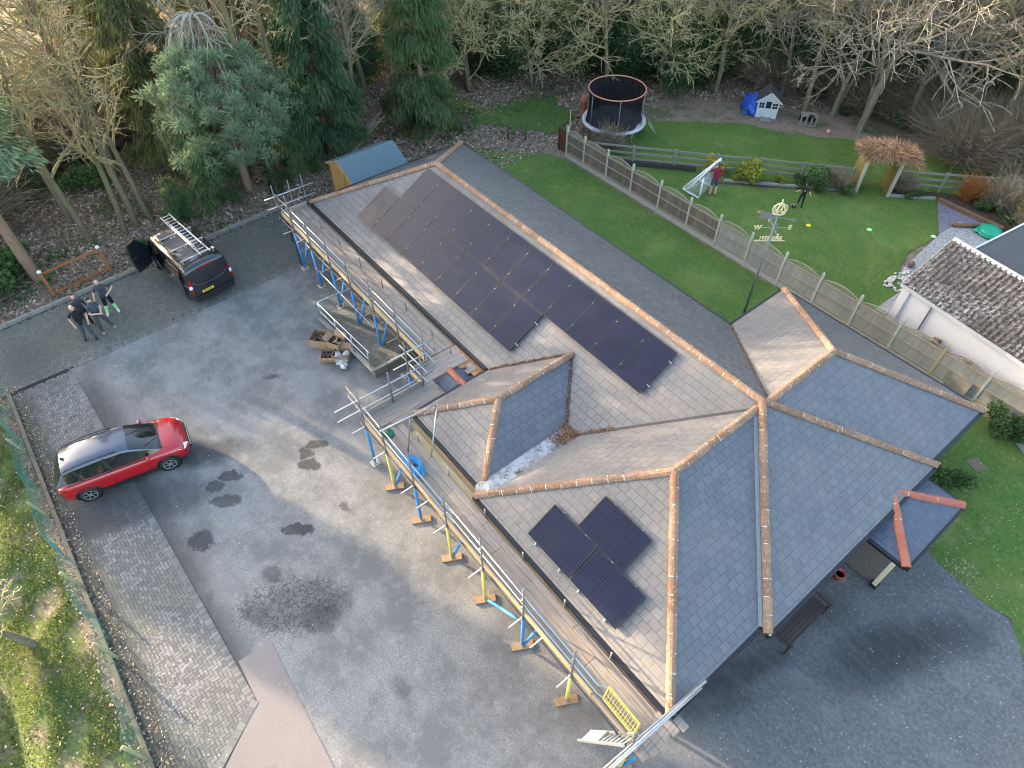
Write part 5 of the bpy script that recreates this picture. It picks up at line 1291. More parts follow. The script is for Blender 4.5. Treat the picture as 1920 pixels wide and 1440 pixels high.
# ---- trampoline
tr = thing('trampoline', 'round trampoline with a black safety net, orange top ring and grey pad', 'trampoline', (.95, 18.45, 0))
C_ = (.95, 18.45)
MB().lathe((C_[0], C_[1], .80), [(1.46, .015), (1.62, .03), (1.84, .02), (1.86, -.06), (1.80, -.07)], 40).obj('safety_pad', flat('weathered_grey_pad', (.42, .43, .44), .6, 0, .35, 2.5), tr, True)
MB().lathe((C_[0], C_[1], .78), [(.001, 0), (1.5, 0)], 40).obj('jumping_mat', M['trim'], tr)
n = N('black_safety_net', .9, 0, .1); n.set('Base Color', (.013, .013, .015))
u_ = n.nd('TexCoord').outputs['Object']; a_ = n.math('ADD', .86, n.math('MULTIPLY', n.noise(1.5, 3, u_), .14), clamp=True)
n.set('Alpha', a_); M['net'] = n.m
nv = []; nf = []; kk = 56
for i in range(9):
    for j in range(kk):
        a = 2 * math.pi * j / kk; f = i / 8
        rr = 1.58 + (.07 * math.sin(a * 9 + 2) + .10 * math.sin(a * 4 + 3)) * (1 - f) * .8 - .10 * math.sin(f * math.pi)
        nv.append((C_[0] + rr * math.cos(a), C_[1] + rr * math.sin(a), .82 + 1.76 * f))
for i in range(8):
    for j in range(kk): nf.append((i * kk + j, i * kk + (j + 1) % kk, (i + 1) * kk + (j + 1) % kk, (i + 1) * kk + j))
MB().add(nv, nf).obj('safety_net', M['net'], tr, True)
ring = [(C_[0] + 1.6 * math.cos(a), C_[1] + 1.6 * math.sin(a), 2.6) for a in arc(0, 2 * math.pi, 41)]
MB().path(ring, .035, 7, cap=False).obj('top_ring', flat('orange_foam_ring', (.50, .20, .12), .7, 0, .25, 3), tr, True)
for k in range(6):
    a = R(-38 + 60 * k); x, y = C_[0] + 1.66 * math.cos(a), C_[1] + 1.66 * math.sin(a)
    MB().tube((x, y, 0), (x, y, 2.62), .024).obj('net_pole', M['steel_dull'], tr, True)
    a += R(30); x, y = C_[0] + 1.75 * math.cos(a), C_[1] + 1.75 * math.sin(a)
    MB().tube((x, y, 0), (x, y, .8), .028).obj('leg', M['steel'], tr, True)
l0, l1 = Vector((2.9, 20.2, 0)), Vector((2.42, 19.75, .82)); sv = Vector((-.62, .72, 0)).normalized() * .17
lad = MB()
for q in (-1, 1): lad.tube(l0 + sv * q, l1 + sv * q, .02)
for k in range(4): lad.tube(l0.lerp(l1, .2 + .22 * k) - sv, l0.lerp(l1, .2 + .22 * k) + sv, .018)
lad.obj('step_ladder', M['steel'], tr, True)
t_ = thing('chimney_pot', 'tall terracotta chimney pot standing behind the trampoline', 'pot', (-1.75, 18.6, 0))
MB().lathe((-1.75, 18.6, 0), [(.24, 0), (.22, .1), (.19, .75), (.23, .8), (.23, .9), (.18, .95), (.18, 1.15), (.14, 1.15)], 16).obj('pot', M['ridge_new'], t_, True)
# ---- playhouse
ph = thing('playhouse', 'small white wooden playhouse with a dark felt roof by the tree trunk', 'playhouse', (5.2, 27.2, 0), R(38))
M['white_wood'] = flat('white_painted_wood', (.50, .50, .51), .7, 0, .15, 5); M['felt'] = flat('dark_roofing_felt', (.045, .045, .048), .9, 0, .25, 4)
mb = MB(); W2, D2, H2, HA = .60, .55, 1.05, 1.55
for y in (-D2, D2): mb.add([(-W2, y, 0), (W2, y, 0), (W2, y, H2), (0, y, HA), (-W2, y, H2)], [(0, 1, 2, 3, 4)])
for x in (-W2, W2): mb.add([(x, -D2, 0), (x, D2, 0), (x, D2, H2), (x, -D2, H2)], [(0, 1, 2, 3)])
mb.obj('walls', M['white_wood'], ph, rel=False)
for s_ in (-1, 1):
    MB().add([(0, -D2 - .12, HA + .05), (0, D2 + .12, HA + .05), (s_ * (W2 + .13), D2 + .12, H2 - .05), (s_ * (W2 + .13), -D2 - .12, H2 - .05), (0, -D2 - .12, HA), (0, D2 + .12, HA), (s_ * (W2 + .13), D2 + .12, H2 - .10), (s_ * (W2 + .13), -D2 - .12, H2 - .10)],
             [(0, 1, 2, 3), (7, 6, 5, 4), (0, 3, 7, 4), (1, 5, 6, 2), (2, 6, 7, 3)]).obj('roof', M['felt'], ph, rel=False)
    MB().beam((0, -D2 - .13, HA + .0), (s_ * (W2 + .13), -D2 - .13, H2 - .08), .03, .09).obj('bargeboard', M['white_wood'], ph, rel=False)
    for i in (0, 1):
        for j in (0, 1): MB().bx(s_ * .38 - .14 + .15 * i, s_ * .38 - .01 + .15 * i, -D2 - .012, -D2 - .004, .62 + .17 * j, .76 + .17 * j).obj('window', M['cabin'], ph, rel=False)
dr_ = MB().bx(-.17, .17, -D2 - .03, -D2 - .005, .02, .58).obj('door', M['white_wood'], ph, rel=False)
MB().bx(-.15, .15, -D2 - .012, -D2 - .004, .62, 1.02).obj('door_opening', M['cabin'], ph, rel=False)
for x in (-.19, .19): MB().bx(x - .025, x + .025, -D2 - .03, -D2, .02, 1.06).obj('door_frame', M['white_wood'], ph, rel=False)
MB().bx(-.32, .32, -D2 - .55, -D2 - .04, .005, .10).obj('step', M['oldrail'], ph, rel=False)
# blue tarpaulin heaped beside it
n = N('blue_tarpaulin', .4, 0, .5); n.set('Base Color', n.mix(n.noise(4, 4), (.008, .045, .30), (.03, .12, .50))); M['tarp'] = n.m
tp = thing('tarpaulin', 'crumpled bright blue tarpaulin heaped left of the white playhouse', 'tarpaulin', (4.35, 26.95, 0), R(40))
q = MB().ball((0, 0, .25), (.62, .85, .75), 26, 16); r2 = np.random.RandomState(5)
q.v = [(x * (1 + .18 * math.sin(9 * y + 5 * z) + r2.uniform(-.06, .06)), y * (1 + .15 * math.sin(8 * x + 6 * z) + r2.uniform(-.06, .06)), max(.005, z * (1 + .1 * math.sin(12 * x)) + r2.uniform(-.05, .05))) for x, y, z in q.v]
q.obj('heap', M['tarp'], tp, rel=False)
tag(MB().beam((4.85, 26.75, .55), (5.0, 27.4, 1.35), .10, .05).obj('plank', M['board_new']), 'pale plank propped between the blue tarpaulin and the playhouse', 'plank')
# pallet kitchen, toys and cones
mk = thing('pallet_bench', 'low bench made of pallet wood at the edge of the trees', 'bench', (7.6, 28.0, 0), R(38))
MB().bx(-.48, .48, -.15, .42, .56, .60).obj('top', M['oldrail'], mk, rel=False)
for x in (-.46, -.16, .14, .40): MB().bx(x, x + .09, -.20, -.15, 0, .56).obj('leg', M['oldrail'], mk, rel=False)
MB().bx(-.5, .5, -.22, .42, .02, .08).obj('base', M['oldrail'], mk, rel=False); MB().bx(-.46, .46, .3, .40, .08, .56).obj('back_panel', M['cabin'], mk, rel=False)
ty = thing('toy_tray', 'black round tray on the pallet bench', 'tray', (7.75, 28.0, .6)); MB().lathe((7.78, 27.95, .61), [(.001, 0), (.13, 0), (.15, .04)], 14).obj('tray', M['trim'], ty)
for (x, y), c_, l in (((11.48, 18.54), (.80, .25, .04), 'orange marker disc on the grass nearest the weathervane'), ((13.7, 19.47), (.75, .62, .02), 'yellow marker disc on the neighbouring lawn'),
                      ((15.78, 21.48), (.35, .85, .25), 'lime green marker disc in the middle of the lawn'), ((18.04, 23.39), (.35, .85, .25), 'lime green marker disc at the lawn corner by the gravel')):
    m_ = flat('marker_plastic', c_, .5, 0, .03); o = MB().lathe((x, y, .01), [(.13, 0), (.12, .02), (.06, .05), (.04, .05)], 16).obj('marker_disc', m_, smooth=True); tag(o, l, 'marker', 'marker discs on the neighbouring lawn')
bl = MB().ball((8.98, 28.13, .12), .12, 12, 8).obj('ball', flat('pink_ball', (.75, .25, .28), .5), smooth=True); tag(bl, 'pink ball on the grass right of the pallet bench', 'ball')
# green shell shaped sandpit
sp = thing('sandpit', 'green plastic shell shaped sandpit with its domed lid on', 'sandpit', (19.6, 25.65, 0))
M['green_toy'] = flat('green_toy_plastic', (.01, .30, .19), .35, 0, .1)
MB().lathe((19.6, 25.65, 0), [(.44, 0), (.56, .10), (.60, .16), (.54, .18)], 24).obj('base', M['green_toy'], sp, True)
MB().lathe((19.6, 25.65, .17), [(.54, 0), (.48, .10), (.34, .19), (.30, .185), (.16, .24), (.001, .26)], 24).obj('lid', M['green_toy'], sp, True)
for a in (30, 140, 215, 320): MB().ball((19.6 + .58 * math.cos(R(a)), 25.65 + .58 * math.sin(R(a)), .12), (.14, .14, .09), 10, 7).obj('foot_bump', M['green_toy'], sp, True)
# ---- football goal
gl = thing('football_goal', 'white football goal with a net tipped beside the fence', 'goal', (8.4, 17.5, 0))
M['white_tube'] = flat('white_goal_tube', (.70, .72, .72), .5, 0, .08)
a_, d_, g_, f_, b_, c_, e_ = [Vector(p) for p in ((8.75, 18.13, 1.9), (8.37, 18.41, 0.02), (8.71, 17.08, .02), (8.55, 17.35, 1.02), (7.78, 16.85, .25), (8.05, 16.80, .22), (7.95, 17.6, .62))]
for p, q in ((a_, c_), (a_, b_), (a_, d_), (f_, g_), (e_, d_), (e_, b_), (b_, c_), (g_, c_)): MB().tube(p, q, .042).obj('tube', M['white_tube'], gl, True)
mb = MB()
def netquad(p, q, r2_, s2_, n1, n2):
    for k in range(1, n1): mb.tube(p.lerp(q, k / n1), s2_.lerp(r2_, k / n1), .006, n=3)
    for k in range(1, n2): mb.tube(p.lerp(s2_, k / n2), q.lerp(r2_, k / n2), .006, n=3)
netquad(a_, b_, c_, a_ + Vector((.02, .02, 0)), 14, 8); netquad(a_, d_, e_, b_, 9, 12); netquad(f_, g_, c_, f_.lerp(c_, .6), 7, 7); netquad(a_, f_, g_, d_, 9, 9)
mb.obj('net', flat('white_net_cord', (.60, .62, .62), .8), gl)
# ---- weathervane
vx, vy = 15.71, 11.92
wv = thing('weathervane', 'tall pole weathervane with a gilded crown, compass letters and dates', 'weathervane', (vx, vy, 0))
M['gilt'] = flat('gilded_metal', (.58, .51, .32), .55, .1, .15)
M['grey_metal'] = flat('grey_painted_metal', (.20, .205, .21), .5, .3, .15)
MB().path([(vx, vy, 0), (vx, vy, 2.6), (vx, vy, 4.95)], [.055, .045, .03], 10).obj('pole', M['grey_metal'], wv, True)
right = Vector((.625, .7806, 0)).normalized()
def planar(vs, fs, c, mat, name, u=right, parent=wv):
    nrm = u.cross(Vector((0, 0, 1)))
    return MB().add([tuple(Vector(c) + u * x + Vector((0, 0, y)) + nrm * z) for x, y, z in vs], fs).obj(name, mat, parent)
z0 = 4.35
for s_, t in ((-.62, 'W'), (.62, 'E')):
    MB().tube((vx, vy, z0), tuple(Vector((vx, vy, z0)) + right * s_ * .82), .018).obj('arm', M['grey_metal'], wv, True)
    vs, fs = text_mesh(t, .27, .012); planar(vs, fs, Vector((vx, vy, z0)) + right * s_, M['gilt'], 'letter')
perp = Vector((-right.y, right.x, 0))
for s_, t in ((.55, 'N'), (-.55, 'S')):
    MB().tube((vx, vy, z0), tuple(Vector((vx, vy, z0)) + perp * s_ * .85), .018).obj('arm', M['grey_metal'], wv, True)
    vs, fs = text_mesh(t, .24, .012); planar(vs, fs, Vector((vx, vy, z0)) + perp * s_, M['gilt'], 'letter', (right * .75 + perp * .66).normalized())
for a in (45, 135, 225, 315):
    d = right * math.cos(R(a)) + perp * math.sin(R(a)); c0 = Vector((vx, vy, z0))
    MB().path([tuple(c0 + d * (.05 + .15 * math.sin(t)) + Vector((0, 0, -.22 + .42 * t / 3))) for t in arc(0, 3.1, 8)], .012, 5).obj('scroll', M['grey_metal'], wv, True)
vs, fs = text_mesh('1952-2002', .21, .012)
planar(vs, fs, Vector((vx, vy, 3.86)) + right * .02, M['gilt'], 'date_lettering')
MB().beam(Vector((vx, vy, 3.74)) - right * .6, Vector((vx, vy, 3.74)) + right * .6, .02, .03).obj('date_bar', M['gilt'], wv)
vd = (right * .93 + perp * -.30).normalized()
planar([(-.72, -.14, .01), (-.02, -.14, .01), (-.02, .14, .01), (-.72, .14, .01), (-.60, 0, .01), (-.72, -.14, -.01), (-.02, -.14, -.01), (-.02, .14, -.01), (-.72, .14, -.01), (-.60, 0, -.01)], [(0, 1, 2, 4), (4, 2, 3), (9, 7, 6, 5), (8, 7, 9)], (vx, vy, 4.82), M['grey_metal'], 'vane', vd)
MB().tube((vx, vy, 4.82), tuple(Vector((vx, vy, 4.82)) + vd * .62), .018).obj('pointer', M['grey_metal'], wv)
planar([(.5, -.09, .01), (.82, 0, .01), (.5, .09, .01), (.58, 0, .01)], [(0, 1, 3), (3, 1, 2)], (vx, vy, 4.82), M['grey_metal'], 'arrowhead', vd)
cr = MB(); cz = 5.0
cr.path([tuple(Vector((vx, vy, cz)) + (right * math.cos(a) + perp * math.sin(a) * .5) * .21) for a in arc(0, 2 * math.pi, 17)], .035, 6, cap=False)
for a in arc(0, math.pi * 2 * 5 / 6, 6):
    d = right * math.cos(a) + perp * math.sin(a) * .5; c0 = Vector((vx, vy, cz))
    cr.path([tuple(c0 + d * rr + Vector((0, 0, zz))) for rr, zz in ((.21, 0), (.27, .14), (.24, .30), (.12, .38), (.0, .34))], .028, 6)
    cr.ball(tuple(c0 + d * .21 + Vector((0, 0, .07))), .05, 8, 5)
cr.ball((vx, vy, cz + .42), .055, 8, 6).beam((vx, vy, cz + .44), (vx, vy, cz + .58), .04, .04)
cr.obj('crown', M['gilt'], wv, True)
# ---- shed
M['shed_wood'] = timber('orange_shed_wood', (.52, .29, .10), (.62, .38, .15), .8, 2, 18, .1)
M['shed_felt'] = flat('green_grey_felt', (.11, .165, .185), .85, 0, .14, 2)
sh = thing('shed', 'wooden garden shed with a green grey felt roof behind the bungalow', 'shed', (-2.2, 4.1, 0))
mb = MB(); x0, x1, xm, y0, y1 = -3.42, -.98, -2.2, 2.62, 5.6
for y in (y0, y1): mb.add([(x0, y, 0), (x1, y, 0), (x1, y, 1.88), (xm, y, 2.46), (x0, y, 1.88)], [(0, 1, 2, 3, 4)])
for x in (x0, x1): mb.add([(x, y0, 0), (x, y1, 0), (x, y1, 1.88), (x, y0, 1.88)], [(0, 1, 2, 3)])
mb.obj('walls', M['shed_wood'], sh)
for a, b, za, zb in ((xm, x1 + .12, 2.52, 1.87), (xm, x0 - .12, 2.52, 1.87)):
    MB().slab([(a, y0 - .10, za), (b, y0 - .10, zb), (b, y1 + .1, zb), (a, y1 + .1, za)], .03).obj('roof', M['shed_felt'], sh)
    MB().beam((a, y0 - .12, za - .05), (b, y0 - .12, zb - .05), .025, .11).obj('bargeboard', M['shed_wood'], sh)
for x in (-3.38, -2.55, -1.85, -1.02): MB().bx(x - .03, x + .03, y0 - .03, y0 - .001, 0, 1.9).obj('batten', M['shed_wood'], sh)
MB().bx(-2.5, -1.9, y0 - .04, y0 - .012, .05, 1.75).obj('door', M['shed_wood'], sh)
# heap of planks and old poles behind it
r_ = random.Random(3)
for k, (p, q, l) in enumerate((((-6.9, 4.9, .05), (-7.3, 7.9, 1.3), 'longest grey pole leaning in the heap behind the shed'), ((-6.6, 5.1, .05), (-6.9, 7.3, 1.15), 'split brown plank leaning in the heap behind the shed'), ((-6.4, 5.2, .05), (-7.6, 8.3, .9), 'thin pale pole sticking out of the heap behind the shed'), ((-6.2, 5.9, .25), (-5.2, 8.2, .35), 'grey board lying level beside the shed roof'))):
    tag(MB().beam(p, q, (.10, .22, .07, .20)[k], .06).obj('plank', M['oldrail'] if k != 2 else M['board_new']), l, 'plank', 'old planks heaped behind the shed')
tag(MB().bx(-8.6, -8.25, 6.2, 6.55, .05, .22).obj('block', M['card']), 'pale square block on the woodland floor beyond the shed', 'block')
# ---- brown timber frame with white capped posts at the edge of the wood
M['orange_timber'] = timber('orange_brown_timber', (.30, .115, .045), (.40, .17, .07), .8, 1, 14, .15)
M['white_cap'] = flat('white_post_cap', (.68, .68, .68), .5)
tf = thing('gate', 'orange brown timber rail frame between two white capped posts by the kerb', 'gate', (-4.25, -9.8, 0))
for y, x in ((-11.03, -4.15), (-8.55, -4.40)):
    o = MB().bx(x - .06, x + .06, y - .06, y + .06, 0, 1.3).obj('post', M['orange_timber'], tf)
    MB().bx(x - .08, x + .08, y - .08, y + .08, 1.301, 1.34).lathe((x, y, 1.34), [(.075, 0), (.04, .05), (.001, .06)], 8).obj('post_cap', M['white_cap'], o)
for z in (.14, 1.2): MB().beam((-4.15, -10.96, z), (-4.40, -8.62, z), .05, .10).obj('rail', M['orange_timber'], tf)
MB().beam((-4.28, -9.8, .19), (-4.28, -9.8, 1.15), .04, .04).obj('upright', M['orange_timber'], tf)
tag(MB().ball((-6.3, -12.6, .18), (.16, .10, .20), 9, 7, jit=.2).obj('bag', M['white_pack'], smooth=True), 'white bag caught in the evergreen bushes left of the timber frame', 'bag')
# ---- sagging green net along the verge on rough posts
gn = thing('net_fence', 'sagging green plastic net on rough leaning posts along the grass verge', 'fence', (10, -14.3, 0))
tops = [(1.4, -14.42, .62), (3.96, -14.36, .7), (7.21, -14.42, .7), (10.51, -14.25, .7), (13.36, -14.1, .7), (16.54, -14.3, .7), (19.4, -14.3, .65)]
n = N('lichened_post', .95, 0, .1); n.set('Base Color', n.mix(n.noise(12, 5), (.17, .19, .075), (.40, .39, .22))); M['lichen_post'] = n.m
for x, y, z in tops: MB().tube((x + .40, y + .26, 0), (x, y, z), .055, .05, 8).obj('post', M['lichen_post'], gn, True)
gx_ = np.linspace(1.2, 19.6, 263); tx = [t[0] for t in tops]
ty_ = np.interp(gx_, tx, [t[1] for t in tops]); tz = np.interp(gx_, tx, [t[2] for t in tops])
sag = np.abs(np.sin((np.interp(gx_, tx, np.arange(7.0))) * math.pi))
tz = tz - .22 * sag + .03 * np.sin(gx_ * 9); ty_ = ty_ + .10 * sag * np.sin(gx_ * 2.1)
NV = 11; f = np.linspace(0, 1, NV)
GP_ = np.stack([gx_[:, None] + .36 * (1 - f) + .0 * f, ty_[:, None] + (.22 - .05 * np.sin(gx_ * 3)[:, None]) * (1 - f), .03 + (tz[:, None] - .03) * f + .02 * np.sin(gx_ * 11)[:, None] * f * (1 - f) * 4], -1)
Vn = []; wdt = .0042
def strips(A, B):
    d = B - A; d /= np.linalg.norm(d, axis=1)[:, None]; s_ = np.cross(d, np.array((.2, -.75, .6))); s_ /= np.linalg.norm(s_, axis=1)[:, None]
    Vn.append(np.stack([A - s_ * wdt, A + s_ * wdt, B + s_ * wdt, B - s_ * wdt], 1).reshape(-1, 3))
strips(GP_[:-1, :-1].reshape(-1, 3), GP_[1:, 1:].reshape(-1, 3)); strips(GP_[1:, :-1].reshape(-1, 3), GP_[:-1, 1:].reshape(-1, 3)); strips(GP_[:-1, -1], GP_[1:, -1])
Vn = np.concatenate(Vn) - np.array((10, -14.3, 0))
n = N('green_net', .6, 0, .3); n.set('Base Color', n.mix(n.noise(.6, 3), (.015, .13, .12), (.035, .22, .19))); raw('net', Vn, np.arange(len(Vn)).reshape(-1, 4), n.m, None, gn)
# ---- the neighbour's rendered bungalow with its pantile roof and flat roof
nbh = thing('neighbour_house', 'white rendered single storey house with a lichened pantile roof and a flat black roof', 'house', (22.5, 18.5, 0))
o_ = Vector((19.9, 15.72, 0)); ux = Vector((math.cos(R(-8)), math.sin(R(-8)), 0)); uy = Vector((-ux.y, ux.x, 0))
def nb_(x, y, z): return tuple(o_ + ux * x + uy * y + Vector((0, 0, z)))
M['render'] = flat('white_render', (.66, .63, .62), .85, 0, .06, 3)
n = N('lichened_pantiles', .9, 0, .15)
lich = n.mapr(n.noise(9, 6, None, .8), .44, .62, 0, 1); c = n.mix(n.tint(), (.055, .042, .038), (.10, .078, .068))
c = n.mix(n.math('MULTIPLY', lich, n.mapr(n.noise(.7, 3), .3, .65, .3, 1)), c, (.46, .42, .37)); c = n.mix(n.mapr(n.noise(3, 5), .6, .72, 0, .5), c, (.20, .15, .07))
n.set('Base Color', c); n.bump(n.noise(22, 4), .5, .02); M['pantile'] = n.m
mb = MB()
for a, b in (((0, 0), (9, 0)), ((9, 0), (9, 6.5)), ((9, 6.5), (.5, 6.5)), ((.5, 6.5), (.5, 3.1)), ((0, 3.1), (0, 0))):
    mb.add([nb_(*a, 0), nb_(*b, 0), nb_(*b, 2.38), nb_(*a, 2.38)], [(0, 1, 2, 3)])
mb.add([nb_(0, 0, 2.3), nb_(0, 3.1, 2.3), nb_(0, 1.9, 3.5)], [(0, 1, 2)])
mb.obj('wall', M['render'], nbh)
mb = MB(); cols, rows = 44, 9; rw, rl = .21, .28
e0, e1, ez0, ez1 = -.16, 2.1, 2.34, 3.62
for i in range(cols):
    x = -.08 + rw * i
    for j in range(rows):
        f0, f1 = j / rows, (j + 1.08) / rows; ya, yb = e0 + (e1 - e0) * f0, e0 + (e1 - e0) * f1; za, zb = ez0 + (ez1 - ez0) * f0, ez0 + (ez1 - ez0) * f1
        vs = []
        for y, z, l_ in ((ya, za, .03), (yb, zb, .0)):
            for q, h in ((0, .0), (.35, .0), (.55, .055), (.8, .06), (1.0, .0)): vs.append(nb_(x + rw * q, y, z + h + l_))
        mb.add(vs, [(k, k + 1, 6 + k, 5 + k) for k in range(4)] + [(0, 1, 2, 3, 4)])
mb.obj('pantile_roof', M['pantile'], nbh)
mb = MB()
for i in range(24): mb.add([nb_(-.08 + .38 * i, 2.0, 3.6), nb_(-.08 + .38 * i + .36, 2.0, 3.6), nb_(-.08 + .38 * i + .36, 2.1, 3.72), nb_(-.08 + .38 * i, 2.1, 3.72), nb_(-.08 + .38 * i, 2.22, 3.6), nb_(-.08 + .38 * i + .36, 2.22, 3.6)], [(0, 1, 2, 3), (3, 2, 5, 4)])
mb.obj('ridge_capping', M['mortar'], nbh)
MB().add([nb_(.42, 2.2, 3.0), nb_(9.2, 2.2, 3.0), nb_(9.2, 6.7, 3.0), nb_(.42, 6.7, 3.0), nb_(.42, 2.2, 2.85), nb_(9.2, 2.2, 2.85), nb_(9.2, 6.7, 2.85), nb_(.42, 6.7, 2.85)], [(0, 1, 2, 3), (0, 4, 5, 1), (1, 5, 6, 2), (2, 6, 7, 3), (3, 7, 4, 0)]).obj('flat_roof', flat('grey_felt_roof', (.060, .063, .072), .75, 0, .3, 1.5), nbh)
mb = MB().beam(nb_(.38, 2.2, 2.98), nb_(.38, 6.7, 2.98), .07, .12); mb.obj('roof_edge', M['white_wood'], nbh)
MB().beam(nb_(-.1, -.13, 2.27), nb_(9, -.13, 2.27), .03, .16).beam(nb_(-.09, -.12, 2.27), nb_(-.09, 2.05, 3.5), .03, .14).obj('fascia', M['white_wood'], nbh)
MB().tube(nb_(.35, -.06, .6), nb_(.35, -.06, 2.2), .04).obj('downpipe', M['white_wood'], nbh)
MB().tube(nb_(1.35, -.07, .95), nb_(1.35, -.07, 2.15), .035).obj('downpipe', M['grey_metal'], nbh)
for k, (x, y, l) in enumerate(((1.9, -.55, 'grey plank on the stack beside the white wall'), (2.5, -.45, 'longer weathered plank stacked along the white wall'))):
    a, b = Vector(nb_(x, y, .95 + .06 * k)), Vector(nb_(x + 1.6, y - .15, .9 + .06 * k)); tag(MB().beam(a, b, .3, .06).obj('plank', M['oldrail']), l, 'plank')
for x, y, l in ((2.1, -.28, 'cut log at the upper end of the plank stack by the white wall'), (3.45, -.35, 'round cut log at the lower end of the plank stack by the white wall')):
    tag(MB().tube(nb_(x, y, 1.12), nb_(x + .28, y + .05, 1.14), .14, n=12).obj('log', M['log'], smooth=True), l, 'log')
st_ = thing('timber_stack', 'rough wooden staging along the foot of the white house wall', 'staging', tuple(Vector(nb_(2.6, -.5, 0))))
MB().prism([nb_(1.7, -.75, 0)[:2], nb_(4.3, -.85, 0)[:2], nb_(4.3, -.15, 0)[:2], nb_(1.7, -.1, 0)[:2]], 0, .88).obj('staging', M['oldrail'], st_)
mb = MB()
for k in range(70): mb.ball((18.95 + rnd.uniform(-.55, .45), 19.1 + rnd.uniform(-.9, 1.0), .04), (rnd.uniform(.05, .10), rnd.uniform(.05, .10), .05), 7, 5, jit=.3)
tag(mb.obj('pebbles', flat('white_pebbles', (.52, .50, .46), .9), smooth=True), 'pale cobbles at the corner of the white house', 'pebbles', kind='stuff')
tag(MB().ball((18.55, 20.35, .16), .16, 12, 8).obj('boulder', flat('brown_boulder', (.14, .10, .09), .8), smooth=True), 'round brown boulder on the pale cobbles by the house corner', 'boulder')
tag(MB().slab([(25.55, 11.75, .02), (26.0, 11.6, .02), (26.2, 12.05, .02), (25.7, 12.2, .02)], .02).obj('inspection_cover', flat('brown_cover', (.15, .11, .085), .9, 0, .2, 9)), 'square brown inspection cover in the lawn by the side porch', 'cover')
tag(MB().slab([(26.3, 13.9, .04), (26.9, 13.55, .04), (27.4, 14.1, .04), (26.8, 14.35, .04)], .06).obj('stone_slab', M['edging']), 'grey stone slab by the foot of the garden fence', 'slab')
# ================================================================== vegetation
def leafmat(name, a, b, rough=.6, tr=.32):
    n = N(name, rough, 0, .25)
    col = n.mix(n.math('ADD', n.math('MULTIPLY', n.tint(), .8), n.math('MULTIPLY', n.orand(), .2)), a, b)
    n.set('Base Color', col)
    tl = n.nd('BsdfTranslucent'); n.put(tl.inputs['Color'], n.mix(.5, col, b)); mx = n.nd('MixShader'); mx.inputs[0].default_value = tr
    n.t.links.new(n.b.outputs[0], mx.inputs[1]); n.t.links.new(tl.outputs[0], mx.inputs[2])
    n.t.links.new(mx.outputs[0], n.t.nodes['Material Output'].inputs['Surface'])
    return n.m
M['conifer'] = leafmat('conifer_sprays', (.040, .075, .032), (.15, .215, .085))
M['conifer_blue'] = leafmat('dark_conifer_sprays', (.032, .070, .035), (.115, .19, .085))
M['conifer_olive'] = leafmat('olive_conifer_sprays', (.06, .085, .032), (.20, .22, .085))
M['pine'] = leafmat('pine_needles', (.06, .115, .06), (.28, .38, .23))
M['laurel'] = leafmat('evergreen_leaves', (.020, .048, .020), (.080, .140, .055), .45)
M['bramble'] = leafmat('bramble_leaves', (.035, .075, .025), (.12, .20, .065))
M['yellowleaf'] = leafmat('yellow_shrub_leaves', (.30, .26, .02), (.62, .52, .06))
M['golden'] = leafmat('gold_green_leaves', (.06, .11, .02), (.42, .42, .07))
M['dogwood'] = leafmat('orange_stems', (.22, .095, .03), (.42, .19, .06))
M['twigtan'] = leafmat('tan_twigs', (.16, .13, .095), (.38, .32, .23), .9)
M['grassblade'] = leafmat('grass_blades', (.045, .105, .020), (.31, .36, .09), .8)
M['bankblade'] = leafmat('bank_grass', (.07, .12, .025), (.26, .30, .085), .8)
M['litter'] = N('leaf_litter', .9, 0, .15).m
_n = N('fallen_leaves', .9, 0, .15); _n.set('Base Color', _n.ramp(_n.tint(), [(0, (.10, .075, .055)), (.5, (.27, .195, .145)), (.85, (.42, .32, .24)), (1, (.52, .43, .34))])); M['litter'] = _n.m
def barkmat(name, trunk, branch, twig):
    n = N(name, .95, 0, .1)
    c = n.ramp(n.tint(), [(0, trunk), (.35, branch), (1, twig)])
    g = n.noise(1, 5, n.vmul(n.obj(), (14, 14, 2.2)), .7)
    c = n.mix(n.mapr(g, .35, .7, .55, 0), c, tuple(x * .35 for x in trunk))
    n.set('Base Color', n.mix(n.mapr(n.noise(1.1, 4, n.obj()), .48, .7, 0, .5), c, (.14, .15, .05))); return n.m
M['bark'] = barkmat('pale_bark', (.19, .155, .10), (.34, .285, .165), (.56, .47, .26))
M['bark_grey'] = barkmat('grey_bark', (.21, .18, .145), (.34, .30, .24), (.55, .49, .39))
M['bark_yellow'] = barkmat('yellow_lichened_bark', (.18, .155, .09), (.38, .34, .18), (.60, .55, .31))
M['bark_red'] = barkmat('red_pine_bark', (.30, .19, .14), (.36, .25, .18), (.40, .32, .24))
M['bark_dark'] = barkmat('dark_bark', (.09, .07, .055), (.14, .11, .085), (.20, .16, .12))
M['deadwood'] = barkmat('bleached_dead_branches', (.36, .33, .29), (.42, .39, .35), (.46, .43, .38))
